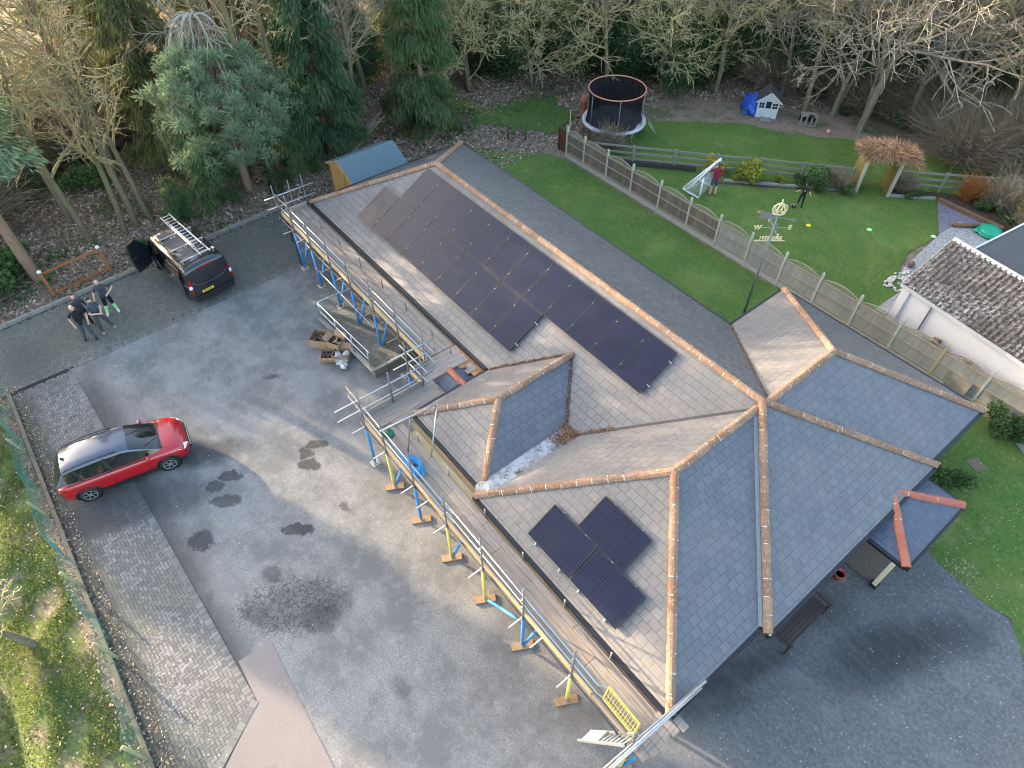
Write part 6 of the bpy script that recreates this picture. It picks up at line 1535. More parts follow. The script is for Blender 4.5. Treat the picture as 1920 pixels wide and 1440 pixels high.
class TB:
    """branch tubes gathered as arrays of quads"""
    def __init__(s): s.V = []; s.F = []; s.T = []; s.n = 0
    def tube(s, P, rr, n, t):
        P = np.asarray(P, float); k = len(P); d = np.gradient(P, axis=0); d /= np.linalg.norm(d, axis=1)[:, None] + 1e-9
        ref = np.array((.31, .87, .12)) if abs(d[0][2]) > .8 else np.array((0, 0, 1.0))
        a = np.cross(d, ref); a /= np.linalg.norm(a, axis=1)[:, None] + 1e-9; b = np.cross(d, a)
        an = np.arange(n) * 2 * math.pi / n
        R_ = P[:, None, :] + (a[:, None, :] * np.cos(an)[None, :, None] + b[:, None, :] * np.sin(an)[None, :, None]) * np.asarray(rr)[:, None, None]
        s.V.append(R_.reshape(-1, 3)); i = np.arange(k - 1)[:, None] * n; j = np.arange(n)[None, :]; j2 = (j + 1) % n
        s.F.append((np.stack([i + j, i + j2, i + n + j2, i + n + j], -1) + s.n).reshape(-1, 4)); s.T.append(np.full((k - 1) * n, t)); s.n += k * n
    def get(s): return np.concatenate(s.V), np.concatenate(s.F), np.concatenate(s.T)
def unit(v): return v / (np.linalg.norm(v) + 1e-9)
def grow(tb, rg, p, d, L, r, lev, mx, kids, ang, wob, trop, seg, sides, minr, ratio, bare=.3, tips=None):
    k = seg[lev]; pts = [np.array(p, float)]; dd = np.array(d, float)
    for i in range(k):
        dd = unit(dd + rg.normal(0, wob[lev], 3) + np.array((0, 0, trop[lev]))); pts.append(pts[-1] + dd * L / k)
    pts = np.array(pts); f = np.linspace(0, 1, k + 1); rr = np.maximum(r * (1 - f * .82), minr); tb.tube(pts, rr, sides[lev], min(1, lev / mx + .04 * rg.rand()))
    if tips is not None and lev >= mx - 1: tips.append((pts[-1], dd))
    if lev == mx: return
    nk = kids[lev]; a0 = rg.rand() * 6.28
    for q in range(nk):
        t = bare + (1 - bare) * (q + rg.rand()) / nk if lev == 0 else .15 + .85 * (q + rg.rand()) / nk
        x = t * k; i = min(k - 1, int(x)); P = pts[i] + (pts[i + 1] - pts[i]) * (x - i); ax = unit(pts[i + 1] - pts[i])
        o = unit(np.cross(ax, rg.normal(0, 1, 3))); a = a0 + 2.4 * q; o = unit(o * math.cos(a) + np.cross(ax, o) * math.sin(a))
        an = R(ang[lev] + rg.normal(0, 9)); nd = unit(ax * math.cos(an) + o * math.sin(an))
        grow(tb, rg, P, nd, L * ratio[lev] * (1.1 - .55 * t) * rg.uniform(.7, 1.25), max(minr, rr[i] * .62), lev + 1, mx, kids, ang, wob, trop, seg, sides, minr, ratio, bare, tips)
def bare_mesh(seed, H, r, kids=(13, 7, 6), ang=(52, 46, 42), wob=(.05, .13, .17, .2), trop=(.05, .07, .02, -.02), ratio=(.46, .48, .5), bare=.28, lean=(0, 0), stems=1, minr=.011, spread=.0):
    rg = np.random.RandomState(seed); tb = TB()
    for q in range(stems):
        d = unit(np.array((lean[0] + (rg.normal(0, spread) if stems > 1 else 0), lean[1] + (rg.normal(0, spread) if stems > 1 else 0), 1.0)))
        grow(tb, rg, (rg.normal(0, .12) * (stems > 1), rg.normal(0, .12) * (stems > 1), -.1), d, H * rg.uniform(.8, 1) if q else H, r * (1 if q == 0 else .75), 0, 3, kids, ang, wob, trop, (9, 6, 4, 3), (8, 5, 3, 3), minr, ratio, bare)
    return tb.get()
def leaves(P, size, rg, asp=.55, flat_=.0, jit=.4):
    """one small quad per point, turned at random"""
    n_ = len(P); nrm = rg.normal(0, 1, (n_, 3)); nrm[:, 2] += flat_; nrm /= np.linalg.norm(nrm, axis=1)[:, None]
    u = np.cross(nrm, rg.normal(0, 1, (n_, 3))); u /= np.linalg.norm(u, axis=1)[:, None]; v = np.cross(nrm, u); s = (size * rg.uniform(1 - jit, 1 + jit, n_))[:, None]
    V = np.stack([P - u * s, P - v * s * asp, P + u * s, P + v * s * asp], 1).reshape(-1, 3)
    return V, np.arange(n_ * 4).reshape(-1, 4)
def sprays(P, D, L, wd, rg):
    """narrow tapering blades from P along D"""
    n_ = len(P); s = np.cross(D, rg.normal(0, 1, (n_, 3))); s /= np.linalg.norm(s, axis=1)[:, None] + 1e-9
    L = L[:, None]; e = P + D * L + np.array((0, 0, -.08)) * L; m = P + D * L * .45
    V = np.stack([P - s * wd * .25, m - s * wd, e, m + s * wd], 1).reshape(-1, 3); return V, np.arange(n_ * 4).reshape(-1, 4)
def conifer_mesh(seed, H, Rr, z0, n_, droop=.9, L=.55, wd=.055, open_=.0, pw=.75):
    rg = np.random.RandomState(seed); nb = int(H * 9)
    zb = z0 + (H - z0) * rg.rand(nb) ** 1.15; ab = rg.rand(nb) * 6.28; rb = Rr * (1 - (zb - z0) / (H - z0 + .3)) ** pw * rg.uniform(.62, 1.12, nb) + .12
    k = rg.choice(nb, n_, p=rb / rb.sum()); f = rg.rand(n_) ** .5; out = np.c_[np.cos(ab[k]), np.sin(ab[k])]
    wig = rg.normal(0, .17, (n_, 3)) * np.c_[.5 + f, .5 + f, .4 + .6 * f]
    P = np.c_[out * (rb[k] * f)[:, None], zb[k] + .25 * rb[k] * f - droop * .42 * rb[k] * f ** 2] + wig
    side = np.c_[-out[:, 1], out[:, 0]] * rg.normal(0, .55, n_)[:, None]
    D = np.c_[out * .55 + side, -droop * rg.uniform(.5, 1.3, n_)]; D /= np.linalg.norm(D, axis=1)[:, None]
    V, F = sprays(P, D, L * rg.uniform(.5, 1.3, n_), wd, rg)
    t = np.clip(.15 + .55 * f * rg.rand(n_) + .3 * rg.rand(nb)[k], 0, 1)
    tb = TB(); tb.tube([(0, 0, -.1), (0.03, 0, H * .5), (0, 0, H * .97)], [Rr * .075 + .06, Rr * .05 + .03, .02], 8, 0)
    for q in range(0, nb, 2): tb.tube([(0, 0, zb[q]), (math.cos(ab[q]) * rb[q] * .5, math.sin(ab[q]) * rb[q] * .5, zb[q] + .1 * rb[q]), (math.cos(ab[q]) * rb[q] * .9, math.sin(ab[q]) * rb[q] * .9, zb[q] - droop * .25 * rb[q])], [.035, .022, .01], 3, .4)
    return (V, F, t), tb.get()
def blob_points(rg, n_, rad, lumps, base=0.0):
    """points near the skin of a few overlapping lumps: an uneven bush"""
    c = rg.normal(0, .42, (lumps, 3)) * rad; c[:, 2] = np.abs(c[:, 2]) * .9 + rad[2] * .45 + base; rr = rg.uniform(.38, .62, lumps)
    k = rg.randint(0, lumps, n_); d = rg.normal(0, 1, (n_, 3)); d /= np.linalg.norm(d, axis=1)[:, None]
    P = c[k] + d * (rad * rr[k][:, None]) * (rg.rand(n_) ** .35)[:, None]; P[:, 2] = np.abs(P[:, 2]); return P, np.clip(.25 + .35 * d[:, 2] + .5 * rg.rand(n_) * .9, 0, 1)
def place(root, parts, first, loc, rz, sc_, label, group):
    o = first if root is None else root
    return o
class Kind:
    """a plant built once (an Empty with its parts) and then copied"""
    def __init__(s, name, cat, parts): s.name, s.cat, s.parts, s.root = name, cat, parts, None
    def put(s, x, y, label, rz=None, k=1.0, group=None, z=None, kz=None):
        if s.root is None:
            o = s.root = thing(s.name, label, s.cat)
            for nm, (V, F, T), mat in s.parts: raw(nm, V, F, mat, T, o)
        else: o = copy_tree(s.root)
        zz = float(hgt(np.array([x]), np.array([y]))[0]) if z is None else z
        o.location = (x, y, zz); o.rotation_euler = (0, 0, rnd.uniform(0, 6.28) if rz is None else rz); kk = k if kz is None else kz
        o.scale = (k, k, kk); o['label'] = label
        if group: o['group'] = group
        elif 'group' in o: del o['group']
        return o
slim = [Kind('bare_tree', 'tree', [('branches', bare_mesh(20 + i, 13 + i, .15 + .02 * i, kids=(15, 7, 6), ang=(38, 42, 42), bare=.24, ratio=(.33, .48, .5)), M['bark'])]) for i in range(3)]
wide = [Kind('bare_tree', 'tree', [('branches', bare_mesh(40 + i, 11 + i, .20, kids=(15, 8, 7), ang=(58, 48, 44), bare=.2, ratio=(.55, .5, .5), stems=1 + i % 2, spread=.28), m)]) for i, m in enumerate((M['bark_grey'], M['bark_grey'], M['bark']))]
yel = Kind('bare_tree', 'tree', [('branches', bare_mesh(61, 8, .15, kids=(15, 8, 6), ang=(62, 50, 46), bare=.12, ratio=(.62, .52, .5), stems=2, spread=.35, minr=.014), M['bark_yellow'])])
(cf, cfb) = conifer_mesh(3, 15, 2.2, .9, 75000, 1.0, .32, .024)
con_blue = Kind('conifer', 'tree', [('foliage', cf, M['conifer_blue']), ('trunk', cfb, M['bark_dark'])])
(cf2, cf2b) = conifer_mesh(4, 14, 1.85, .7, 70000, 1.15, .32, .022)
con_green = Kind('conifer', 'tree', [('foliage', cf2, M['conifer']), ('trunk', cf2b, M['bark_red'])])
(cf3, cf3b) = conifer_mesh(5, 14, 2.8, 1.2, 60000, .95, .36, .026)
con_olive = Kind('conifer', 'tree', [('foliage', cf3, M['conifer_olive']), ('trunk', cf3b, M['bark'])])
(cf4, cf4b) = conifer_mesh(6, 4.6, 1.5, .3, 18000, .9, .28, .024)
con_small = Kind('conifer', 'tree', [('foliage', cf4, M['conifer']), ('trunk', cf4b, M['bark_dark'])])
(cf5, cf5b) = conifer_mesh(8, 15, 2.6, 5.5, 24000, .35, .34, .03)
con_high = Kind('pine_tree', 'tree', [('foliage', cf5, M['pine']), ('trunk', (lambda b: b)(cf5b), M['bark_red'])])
# ---- the blue green pine with its bleached, broken crown
rg = np.random.RandomState(17); Pp = []; Dd = []; Tt = []
tb = TB(); tb.tube([(0, 0, -.1), (.05, .0, 2.5), (.1, .05, 4.8), (.05, .1, 7.3)], [.26, .2, .15, .09], 9, 0)
cl_ = []
for i in range(210):
    a = rg.rand() * 6.28; zz = 2.3 + 4.1 * rg.rand(); mr = 3.25 * math.sqrt(max(.08, 1 - ((zz - 3.9) / 2.7) ** 2)); r1 = mr * rg.uniform(.45, 1.05)
    c = np.array((r1 * math.cos(a) + .35, r1 * math.sin(a) - .2, zz)); cl_.append(c)
    if i % 3 == 0: tb.tube([(.05, 0, zz * .8), c * .5 + np.array((0, 0, zz * .42)), c], [.06, .04, .02], 4, .3)
for c in cl_:
    m_ = 220; d = rg.normal(0, 1, (m_, 3)); d[:, 2] = d[:, 2] * .75 + .35; d /= np.linalg.norm(d, axis=1)[:, None]
    Pp.append(c + d * rg.uniform(.05, .40, m_)[:, None] * np.array((1, 1, .75))); Dd.append(d); Tt.append(np.clip(.16 + .42 * d[:, 2] + .22 * rg.rand(m_) + .30 * rg.rand(), 0, 1))
Pp, Dd, Tt = np.concatenate(Pp), np.concatenate(Dd), np.concatenate(Tt)
Vp, Fp = sprays(Pp, Dd, .20 * rg.uniform(.6, 1.3, len(Pp)), .018, rg)
td = TB()
for k, (a, reach, z1) in enumerate(((-1.9, 2.1, 4.6), (-1.4, 1.5, 4.9), (-.9, 1.1, 5.0), (-2.5, 1.9, 5.1), (-.2, 1.8, 5.0), (.5, 1.7, 5.2), (2.6, 1.2, 5.6), (-1.65, .9, 5.2))):
    ca, sa = math.cos(a), math.sin(a); pts = [(.05 + ca * reach * f, .1 + sa * reach * f, 7.25 + .35 * math.sin(f * 3.0) - (7.3 - z1) * f ** 2.3) for f in np.linspace(0, 1, 9)]
    td.tube(pts, np.linspace(.075, .022, 9), 5, .2)
    for q in range(9):
        i = rg.randint(2, 8); p = np.array(pts[i]); d = unit(np.array((ca, sa, -1.2)) + rg.normal(0, .7, 3)); L = rg.uniform(.4, 1.1)
        td.tube([p, p + d * L * .5, p + (d + np.array((0, 0, -.3)) + rg.normal(0, .2, 3)) * L], [.022, .016, .010], 3, .8)
pine = Kind('pine_tree', 'tree', [('needles', (Vp, Fp, Tt), M['pine']), ('trunk', tb.get(), M['bark_red']), ('dead_branches', td.get(), M['deadwood'])])
pine.put(-6.5, -.78, 'blue green pine with bleached bare branches arching from its broken top', rz=.2, k=.97, kz=1.16)
# ---- trees one can tell apart
con_blue.put(-7.2, 4.35, 'dark blue green drooping conifer right of the pine, behind the shed', rz=0)
con_green.put(-5.6, 9.75, 'tall drooping green conifer with a reddish trunk behind the roof end', rz=1)
con_olive.put(-12.3, -2.2, 'olive green drooping conifer standing behind and left of the pine', rz=2)
con_olive.put(-17.5, 4.5, 'dull green conifer at the top edge between the pine and the dark conifer', rz=4, k=1.05)
con_blue.put(-14.0, 9.0, 'dark conifer deep in the wood above the shed', rz=2.2, k=1.0)
con_small.put(-6.7, -2.4, 'low dark conifer beneath the blue green pine', rz=1, k=.95)
con_small.put(-6.0, -4.5, 'smallest dark conifer by the kerb in front of the van', rz=3, k=.52)
con_small.put(-6.6, 2.0, 'low green conifer between the ivy clad trunks and the dark conifer', rz=5, k=.75)
slim[0].put(-7.17, 6.2, 'slender pale bare tree by the plank heap behind the shed', rz=1.2)
yel.put(-8.6, 15.0, 'sprawling bare tree with bright yellowish branches beyond the clearing', rz=.5)
wide[1].put(9.9, 29.8, 'large grey bare tree with leaning stems behind the rail fence', rz=2.9, k=1.12)
wide[0].put(11.6, 32.0, 'grey bare tree reaching over the lawn right of the leaning stems', rz=.4, k=1.1)
slim[2].put(2.7, 29.6, 'straight bare tree rising behind the playhouse', rz=2, k=1.1)
slim[1].put(1.5, 27.0, 'bare tree left of the blue tarpaulin', rz=.3)
yel.put(.2, 28.0, 'yellow twigged bare tree left of the playhouse trunk', rz=3.4, k=.85)
slim[0].put(6.6, 29.2, 'mossy bare tree behind the pallet bench', rz=4, k=1.05)
wide[2].put(-12.4, -10.6, 'thick trunked bare tree at the left edge of the wood', rz=1, k=1.25)
slim[1].put(-7.45, -8.6, 'tall leaning bare tree nearest the timber frame', rz=.7)
con_high.put(-5.75, -11.3, 'reddish pine trunk beside the timber frame, its crown out of view', rz=2)
slim[0].put(-7.1, -7.05, 'thin bare tree, left of a pair of trunks behind the van', rz=3)
slim[2].put(-7.15, -6.45, 'thin bare tree, right of a pair of trunks behind the van', rz=1.7, k=.9)
slim[1].put(-7.1, -5.7, 'thin crooked bare tree just left of the smallest conifer', rz=5.1, k=.85)
wide[2].put(-12.5, -5.8, 'many stemmed yellow green bare tree in the middle of the left wood', rz=.2, k=1.15)
slim[2].put(-9.6, -8.9, 'bare tree with fine yellow twigs behind the leaning tree', rz=2.4)
for k, (x, y, kd, sc_, l) in enumerate(((-6.4, 18.6, yel, .8, 'yellow twigged bare tree in front of the hedge left of the trampoline'), (-3.2, 22.0, wide[2], .8, 'bare tree in front of the hedge behind the trampoline'), (-.8, 24.6, yel, .85, 'bare tree with yellow twigs between the trampoline and the blue tarpaulin'),
        (4.2, 30.2, wide[0], .85, 'bare grey tree close behind the playhouse'), (7.8, 30.2, wide[1], .8, 'bare grey tree between the pallet bench and the leaning stems'), (13.6, 32.2, wide[0], .9, 'bare grey tree above the orange stemmed shrub'), (-10.2, 13.2, wide[2], .85, 'bare tree right of the green conifer at the back'), (-9.8, 6.9, slim[2], .9, 'bare tree between the two dark conifers'))):
    kd.put(x, y, l, k=sc_)
# ivy clad trunks
rgi = np.random.RandomState(2); n_ = 2600; zi = rgi.rand(n_) * 4.6; ai = rgi.rand(n_) * 6.28; ri = .22 + .13 * rgi.rand(n_) + .05 * np.sin(zi * 3)
Vi, Fi = leaves(np.c_[ri * np.cos(ai), ri * np.sin(ai), zi], .075, rgi)
tb = TB(); tb.tube([(0, 0, -.1), (.05, 0, 5), (.1, .1, 12)], [.2, .16, .08], 8, 0)
for q in range(14): a = rgi.rand() * 6.28; z = 5 + rgi.rand() * 6; tb.tube([(.06, 0, z), (math.cos(a) * .9, math.sin(a) * .9, z + .5), (math.cos(a) * 1.6, math.sin(a) * 1.6, z + .6)], [.05, .03, .012], 4, .5)
ivy = Kind('ivy_clad_tree', 'tree', [('ivy', (Vi, Fi, rgi.rand(n_)), M['laurel']), ('trunk', tb.get(), M['bark'])])
ivy.put(-5.6, .35, 'ivy clad trunk nearest the paving corner under the pine', rz=0)
ivy.put(-6.95, 2.2, 'ivy clad trunk in the middle of the three beside the shed', rz=1)
ivy.put(-9.4, 3.0, 'ivy clad trunk standing furthest back behind the shed', rz=2)
ivy.put(8.2, 31.0, 'ivy clad trunk behind the pallet bench', rz=3, k=.9)
# ---- evergreen shrubs and hedges
def bush(seed, rad, n_, size, lumps, mat, name='evergreen_shrub', twig=None):
    rg = np.random.RandomState(seed); P, t = blob_points(rg, n_, np.array(rad), lumps); V, F = leaves(P, size, rg)
    tb = TB()
    for q in range(14):
        a = rg.rand() * 6.28; e = np.array((math.cos(a) * rad[0] * .6, math.sin(a) * rad[1] * .6, rad[2] * rg.uniform(.5, 1.1))); tb.tube([(0, 0, -.05), e * .5, e], [.05, .03, .012], 4, .3)
    return Kind(name, 'shrub', [('foliage', (V, F, t), mat), ('stems', tb.get(), twig or M['bark_dark'])])
M['laurel_olive'] = leafmat('olive_evergreen_leaves', (.035, .055, .022), (.13, .16, .07), .6)
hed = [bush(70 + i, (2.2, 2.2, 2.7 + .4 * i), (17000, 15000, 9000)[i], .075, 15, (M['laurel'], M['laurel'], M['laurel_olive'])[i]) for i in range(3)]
gh = 'dark evergreen shrubs along the edge of the wood'
hx = [(-9.5, 18.2), (-8.0, 20.3), (-6.0, 21.5), (-5.2, 23.4), (-3.3, 24.4), (-2.0, 26.0), (-.4, 26.2), (.6, 28.6), (-10.8, 16.5), (-12.6, 20.0), (-9.2, 23.3), (-6.3, 26.2), (-3.0, 29.0), (4.2, 31.6), (6.4, 32.4), (-13.5, 14.0), (9.0, 34.5), (13.5, 36.0), (1.5, 33.0)]
for i, (x, y) in enumerate(hx): hed[i % 3].put(x, y, 'dark evergreen shrub added behind a thicket to block low sun', k=rnd.uniform(.85, 1.2), group=gh)
low = [bush(80 + i, (1.0, 1.0, .85), 2600, .085, 7, M['bramble'], 'bramble_bush') for i in range(2)]
low[0].put(-6.0, -13.2, 'low evergreen bush under the white bag at the left edge', k=1.1); low[1].put(-7.0, -12.2, 'larger low evergreen bush left of the reddish pine trunk', k=1.25)
low[0].put(-4.7, -6.9, 'low bush against the kerb by the open van door', k=.55)
gb = 'bramble and holly bushes scattered over the woodland floor'
for i in range(46):
    x, y = (rnd.uniform(-26, -8), rnd.uniform(-18, 14)) if i < 34 else (rnd.uniform(-8, 14), rnd.uniform(29, 40))
    if y > 9 and x > -9: y += 3
    low[i % 2].put(x, y, 'low green bush growing on the leaf strewn woodland floor', k=rnd.uniform(.5, 1.2), group=gb)
yb = bush(90, (.75, .6, .55), 1500, .06, 6, M['yellowleaf'], 'flowering_shrub'); yb.put(7.35, 19.7, 'bright yellow flowering shrub behind the white goal')
gb_ = bush(91, (.75, .75, .75), 1900, .07, 7, M['golden'], 'shrub'); gb_.put(9.3, 20.45, 'gold and green shrub to the right of the goal in the border'); gb_.put(20.2, 28.0, 'yellow green shrub at the far right of the border', k=1.0)
gs = bush(92, (.9, .9, .95), 2600, .07, 8, M['bramble'], 'shrub'); gs.put(11.95, 22.7, 'rounded glossy green shrub left of the rustic arch'); gs.put(25.35, 10.0, 'green shrub against the wall beyond the side porch', k=.75); gs.put(26.0, 14.0, 'dark green bush in front of the fence beyond the north wing', k=.85)
for k, (x, y, l) in enumerate(((10.4, 21.6, 'low yellowish plant in the middle of the border'), (11.1, 22.2, 'small green plant left of the glossy shrub'), (13.2, 23.5, 'small dark plant at the foot of the arch'), (15.6, 25.9, 'bright green low plant right of the arch'), (18.3, 27.6, 'small green plant behind the brown log edging'), (19.4, 27.4, 'broad green plant behind the green sandpit'), (8.9, 19.9, 'small golden plant at the foot of the gold and green shrub'))):
    (gb_ if k in (0, 6) else low[k % 2]).put(x, y, l, k=.42)
def twigs(seed, n_, h, spread, mat, name='shrub', wd=.012):
    rg = np.random.RandomState(seed); P = np.c_[rg.normal(0, .14, (n_, 2)) * spread, np.zeros(n_)]; D = np.c_[rg.normal(0, .34, (n_, 2)) * spread, np.ones(n_)]; D /= np.linalg.norm(D, axis=1)[:, None]
    V, F = sprays(P, D, h * rg.uniform(.5, 1.15, n_), wd, rg); tw = []
    Q = P + D * (h * rg.uniform(.3, .9, n_))[:, None]; D2 = D + rg.normal(0, .45, (n_, 3)); D2 /= np.linalg.norm(D2, axis=1)[:, None]; V2, F2 = sprays(Q, D2, h * .4 * rg.uniform(.5, 1.15, n_), wd * .8, rg)
    return Kind(name, 'shrub', [('stems', (np.concatenate([V, V2]), np.concatenate([F, F2 + len(V)]), rg.rand(2 * n_)), mat)])
dg_ = twigs(1, 420, 1.35, 1.0, M['dogwood'], wd=.016); dg_.put(17.5, 27.7, 'orange stemmed shrub in front of the rail fence right of the arch')
tn = twigs(2, 700, 1.5, 1.5, M['twigtan'], wd=.014); tn.put(12.5, 23.4, 'bare brown twiggy shrub beside the rustic arch', k=.75); tn.put(15.0, 25.9, 'brown twiggy bush at the right foot of the arch', k=.7); tn.put(18.9, 28.4, 'leaning tan twiggy shrub in front of the rail fence', k=1.15)
tn.put(2.3, 16.8, 'bare greyish bush in front of the trampoline', k=1.0); tn.put(20.6, 27.4, 'straw coloured clump at the edge of the flat roof', k=.9)
thk = twigs(3, 5200, 3.4, 2.7, M['twigtan'], 'thicket', .012)
for x, y, k, l in ((15.5, 31.5, 1.0, 'dense tan thicket at the right edge above the rail fence'), (18.2, 33.6, 1.15, 'tallest tan thicket at the top right'), (13.2, 33.4, .9, 'tan thicket behind the grey bare trees'), (20.5, 35.5, 1.1, 'tan thicket farthest to the right behind the rail fence')): thk.put(x, y, l, k=k)
for x, y, k in ((3.0, 31.0, .9), (5.5, 33.2, 1.1), (9.0, 33.0, 1.0), (11.2, 35.0, 1.2), (-4.5, 27.5, 1.0), (-8.5, 25.0, 1.1)): thk.put(x, y, 'tan thicket filling the gaps between the bare trees at the back', k=k, group='tan thickets at the back of the gardens')
for x, y, kd, q in ((-13.2, -18.2, con_green, .85), (-10.4, -20.0, con_olive, .62), (-15.5, -21.2, con_green, .9), (-19.5, -21.5, con_olive, .95), (-14.6, -12.9, con_small, 1.25)):  # unseen conifers added to keep the low sun off the car park
    kd.put(x, y, 'unseen conifer added west of the car park to shade it', k=q, group='conifers filling the wood beyond')
for k, (x, y, q) in enumerate(((-5.0, 25.0, .9), (2.2, 32.2, 1.0), (5.0, 34.0, 1.1), (10.5, 34.0, 1.05), (15.0, 35.0, 1.1), (18.5, 37.0, 1.15), (-2.0, 28.0, .95), (7.4, 36.0, 1.1), (12.6, 38.0, 1.1), (0.6, 36.0, 1.1))):
    (wide + slim)[k % 6].put(x, y, 'leafless tree standing in the crowded wood beyond the gardens', k=q, group='bare trees filling the wood beyond')
gq = 'thickets added along the western edge of the wood to block low sun'
for x, y, k in ((-12, -13.4, 1.2), (-14, -18.2, 1.3), (-16, -12.2, 1.3), (-17.5, -9.8, 1.25), (-16.8, -7.2, 1.2), (-18.4, -5.0, 1.2), (-17, -15.5, 1.4)):  # thickets and shrubs added, partly out of view, to shade the car park
    thk.put(x, y, 'dense twiggy thicket added at the western edge of the wood to block low sun', k=k, group=gq); hed[int(-x) % 2].put(x - 1.6, y - .5, 'dark evergreen shrub added behind a thicket to block low sun', k=rnd.uniform(.9, 1.15), group=gh)
# ---- the wood beyond: bare trees and conifers filling the distance
gw = 'bare trees filling the wood beyond'; gc = 'conifers filling the wood beyond'; used = [(-6.2, -.4), (-7.2, 4.3), (-5.6, 9.7), (-12.3, -2.2)]; kk = 0
for tries in range(900):
    if kk >= 92: break
    if tries % 3: x, y = rnd.uniform(-34, -9), rnd.uniform(-15, 32)
    else: x, y = rnd.uniform(-26, 26), rnd.uniform(31, 58)
    if x > -13.5 and y < 14.5 and x > -9.5: continue
    if min((x - a) ** 2 + (y - b) ** 2 for a, b in used) < 4.6: continue
    if y < -3.0 and rnd.random() < .5: continue
    used.append((x, y)); kk += 1; c_ = rnd.random()
    if c_ < .17 and y > -4: (con_olive, con_green, con_blue)[kk % 3].put(x, y, 'unseen conifer added west of the car park to shade it', k=rnd.uniform(.85, 1.1), group=gc)
    else: (slim + wide + [yel] + slim)[kk % 10].put(x, y, 'leafless tree standing in the crowded wood beyond the gardens', k=rnd.uniform(.85, 1.2), group=gw)
# twisted bare tree leaning over the ditch and a sapling by the net
wl_ = Kind('twisted_tree', 'tree', [('branches', bare_mesh(97, 3.4, .13, kids=(10, 6, 4), ang=(60, 50, 50), wob=(.14, .28, .34, .36), trop=(.0, .10, .06, .04), ratio=(.72, .55, .5), bare=.3, lean=(-.55, -.75), minr=.013), M['bark_yellow'])])
wl_.put(11.95, -15.55, 'twisted yellow twigged tree leaning over the ditch at the left edge', rz=0)
wl_.put(1.6, -15.3, 'small bare sapling by the start of the green net', rz=1.9, k=.55)
# ---- what nobody could count: litter, grass, brambles, fallen twigs
def scatter(n_, x0, x1, y0, y1, rg, test=None):
    P = np.c_[rg.uniform(x0, x1, n_), rg.uniform(y0, y1, n_)]
    if test is not None: P = P[test(P)]
    return np.c_[P, hgt(P[:, 0], P[:, 1])]
rg = np.random.RandomState(31)
wood = lambda P: (P[:, 0] < -4.0 - .06 * (P[:, 1] + 1)) | ((P[:, 1] > 24.5 + .78 * (P[:, 0] - 0)) & (P[:, 0] > -2)) | ((P[:, 1] > 14) & (P[:, 0] < 0)) | ((P[:, 0] < 0) & (P[:, 1] > 0))
P = np.concatenate([scatter(120000, -24, 0, -17, 26, rg, wood), scatter(26000, -4, 20, 22, 38, rg, wood)]); P[:, 2] += .02 + .03 * rg.rand(len(P))
V, F = leaves(P, .075, rg, .6, 2.2, .5); tag(raw('leaf_litter', V, F, M['litter'], rg.rand(len(P))), 'brown fallen leaves covering the woodland floor', 'leaves', kind='stuff')
P = scatter(26000, -24, -4.2, -17, 26, rg, wood); pm_ = np.sin(P[:, 0] * .9 + 1.3 * np.sin(P[:, 1] * .5)) * np.sin(P[:, 1] * .8 + P[:, 0] * .3); P = P[pm_ > .35]; P[:, 2] += .05 + .12 * rg.rand(len(P))
V, F = leaves(P, .10, rg, .6, 1.2); tag(raw('ground_ivy', V, F, M['bramble'], rg.rand(len(P))), 'patches of green ivy on the woodland floor', 'ivy', kind='stuff')
P = np.concatenate([scatter(2600, -22, -4.3, -16, 16, rg, wood), scatter(500, -2, 14, 25, 36, rg, wood)]); D = np.c_[rg.normal(0, 1, (len(P), 2)), rg.normal(.12, .2, len(P))]; D /= np.linalg.norm(D, axis=1)[:, None]; P[:, 2] += .06
V, F = sprays(P, D, rg.uniform(.3, 1.7, len(P)), .018, rg); tag(raw('fallen_twigs', V, F, M['twigtan'], rg.rand(len(P))), 'fallen twigs and brushwood on the woodland floor', 'twigs', kind='stuff')
def patch(P, s_=1.0, seed=3):
    r = np.random.RandomState(seed); out = np.zeros(len(P)); amp = 0
    for k in range(5):
        g = r.rand(64, 64); q = P[:, :2] * s_ * .35 * 2.1 ** k; i = np.floor(q).astype(int); f = q - i; f = f * f * (3 - 2 * f); a = .62 ** k; amp += a
        v = lambda di, dj: g[(i[:, 0] + di) % 64, (i[:, 1] + dj) % 64]
        out += a * ((v(0, 0) * (1 - f[:, 0]) + v(1, 0) * f[:, 0]) * (1 - f[:, 1]) + (v(0, 1) * (1 - f[:, 0]) + v(1, 1) * f[:, 0]) * f[:, 1])
    return np.clip((out / amp - .5) * 2.6 + .5, 0, 1)
def blades(name, P, h, mat, label, cat='grass', wd=.007, lean=.5):
    D = np.c_[rg.normal(0, lean, (len(P), 2)), np.ones(len(P))]; D /= np.linalg.norm(D, axis=1)[:, None]; L = h * rg.uniform(.5, 1.4, len(P))
    s = np.c_[rg.normal(0, 1, (len(P), 2)), np.zeros(len(P))]; s /= np.linalg.norm(s, axis=1)[:, None]
    V = np.stack([P - s * wd, P + s * wd, P + D * L[:, None]], 1).reshape(-1, 3)
    return tag(raw(name, V, np.arange(len(P) * 3).reshape(-1, 3), mat, np.clip(.75 * patch(P) + .25 * rg.rand(len(P)), 0, 1)), label, cat, kind='stuff')
lw = lambda P: inside_np(back, P)
P = scatter(110000, -3, 33, 0, 14.4, rg, lw); P[:, 2] = .004; P = P[patch(P, 1.3, 8) > .14]; blades('grass', P, .055, M['grassblade'], 'short grass of the lawn beside the bungalow')
P = scatter(150000, -1, 24, 14.6, 34, rg, lambda P: inside_np(nb, P)); P[:, 2] = .004; P = P[patch(P, 1.3, 8) > .12]; blades('grass', P, .05, M['grassblade'], 'short grass of the neighbouring lawn')
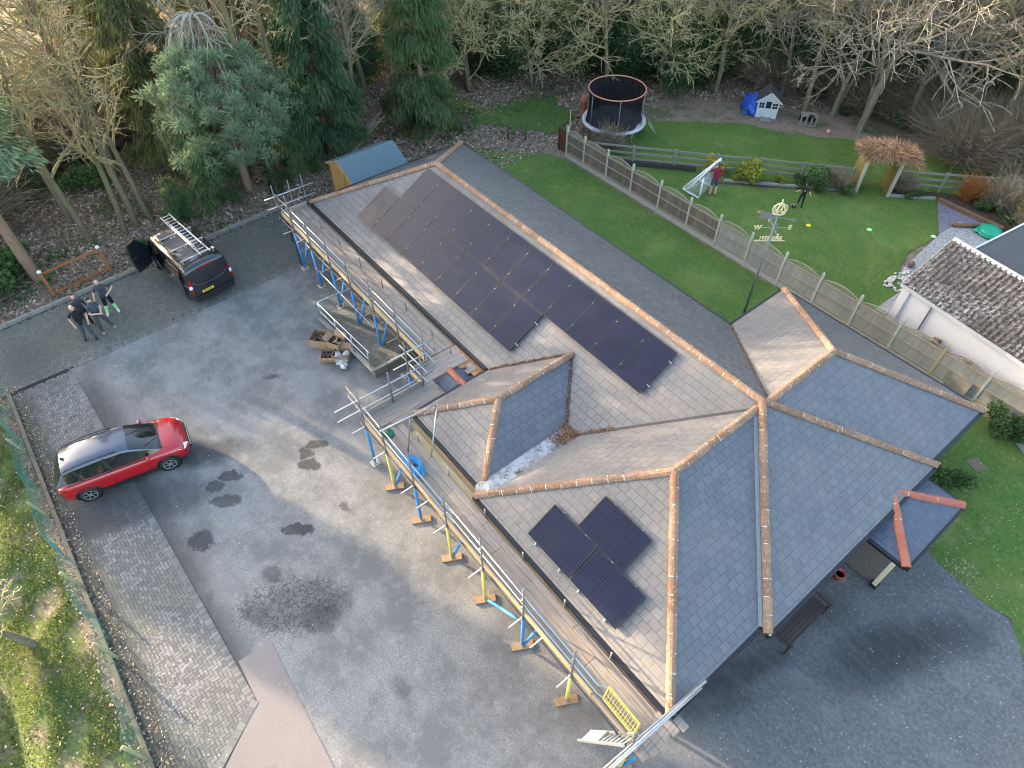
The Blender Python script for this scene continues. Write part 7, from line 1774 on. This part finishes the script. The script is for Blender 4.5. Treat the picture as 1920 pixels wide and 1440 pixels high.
bk = lambda P: (P[:, 1] < -14.35 - .0 * P[:, 0])
P = scatter(120000, 0, 21, -21, -14.2, rg, bk); q = np.sin(P[:, 0] * 2.1 + np.sin(P[:, 1] * 2)) * np.sin(P[:, 1] * 2.7 + P[:, 0]); P = P[(q > -.35) & (np.abs(P[:, 1] + 17.3) > .55)]; blades('grass', P, .13, M['bankblade'], 'rough grass and moss on the verge beyond the green net', wd=.011, lean=.8)
P = scatter(16000, 0, 21, -21, -14.1, rg); q = np.sin(P[:, 0] * 1.3 + 1.7 * np.sin(P[:, 1] * 1.1)); P = P[(q > .25) | (np.abs(P[:, 1] + 17.4) < .8)]; P[:, 2] += .04 + .08 * rg.rand(len(P)); V, F = leaves(P, .034, rg, .7, .6)
tag(raw('undergrowth', V, F, M['bramble'], rg.rand(len(P))), 'leafy weeds and ivy along the ditch', 'undergrowth', kind='stuff')
P = np.concatenate([scatter(2600, .5, 19, -14.4, -13.5, rg), scatter(900, -4.2, -3.2, -13, 0, rg), scatter(1500, 1, 21, -17, -14.2, rg)]); P[:, 2] = np.maximum(P[:, 2], .02) + .06 * (P[:, 1] < -13.9); V, F = leaves(P, .035, rg, .6, 2.5); tag(raw('dead_leaves', V, F, M['litter'], rg.rand(len(P))), 'dead leaves gathered along the kerb and verge', 'leaves', kind='stuff')
P = np.concatenate([scatter(900, 24, 33, 6, 14.4, rg, lw), scatter(500, 1, 24, 12.5, 14.4, rg, lw), np.c_[rg.normal(27.6, .35, 160), rg.normal(7.6, .3, 160), np.zeros(160)]]); P[:, 2] = .05; V, F = leaves(P, .026, rg, .6, 2.5); tag(raw('pale_leaves', V, F, tinted('pale_fallen_leaves', (.22, .17, .11), (.55, .46, .34), .9), rg.rand(len(P))), 'pale fallen leaves scattered over the lawn', 'leaves', kind='stuff')
P = np.concatenate([scatter(420, 25.5, 31, -6, 8, rg), scatter(160, 1.5, 24, -11, -5, rg), np.c_[rg.normal(15.6, 1.5, 420), -13.0 + rg.normal(0, .42, 420), np.full(420, .02)]]); P[:, 2] = .022; P = P[(P[:, 1] > -13.8)]; V, F = leaves(P, .016, rg, .8, 4); tag(raw('pale_grit', V, F, M['mortar'], rg.rand(len(P))), 'pale grit and debris scattered on the hard surfaces', 'grit', kind='stuff')
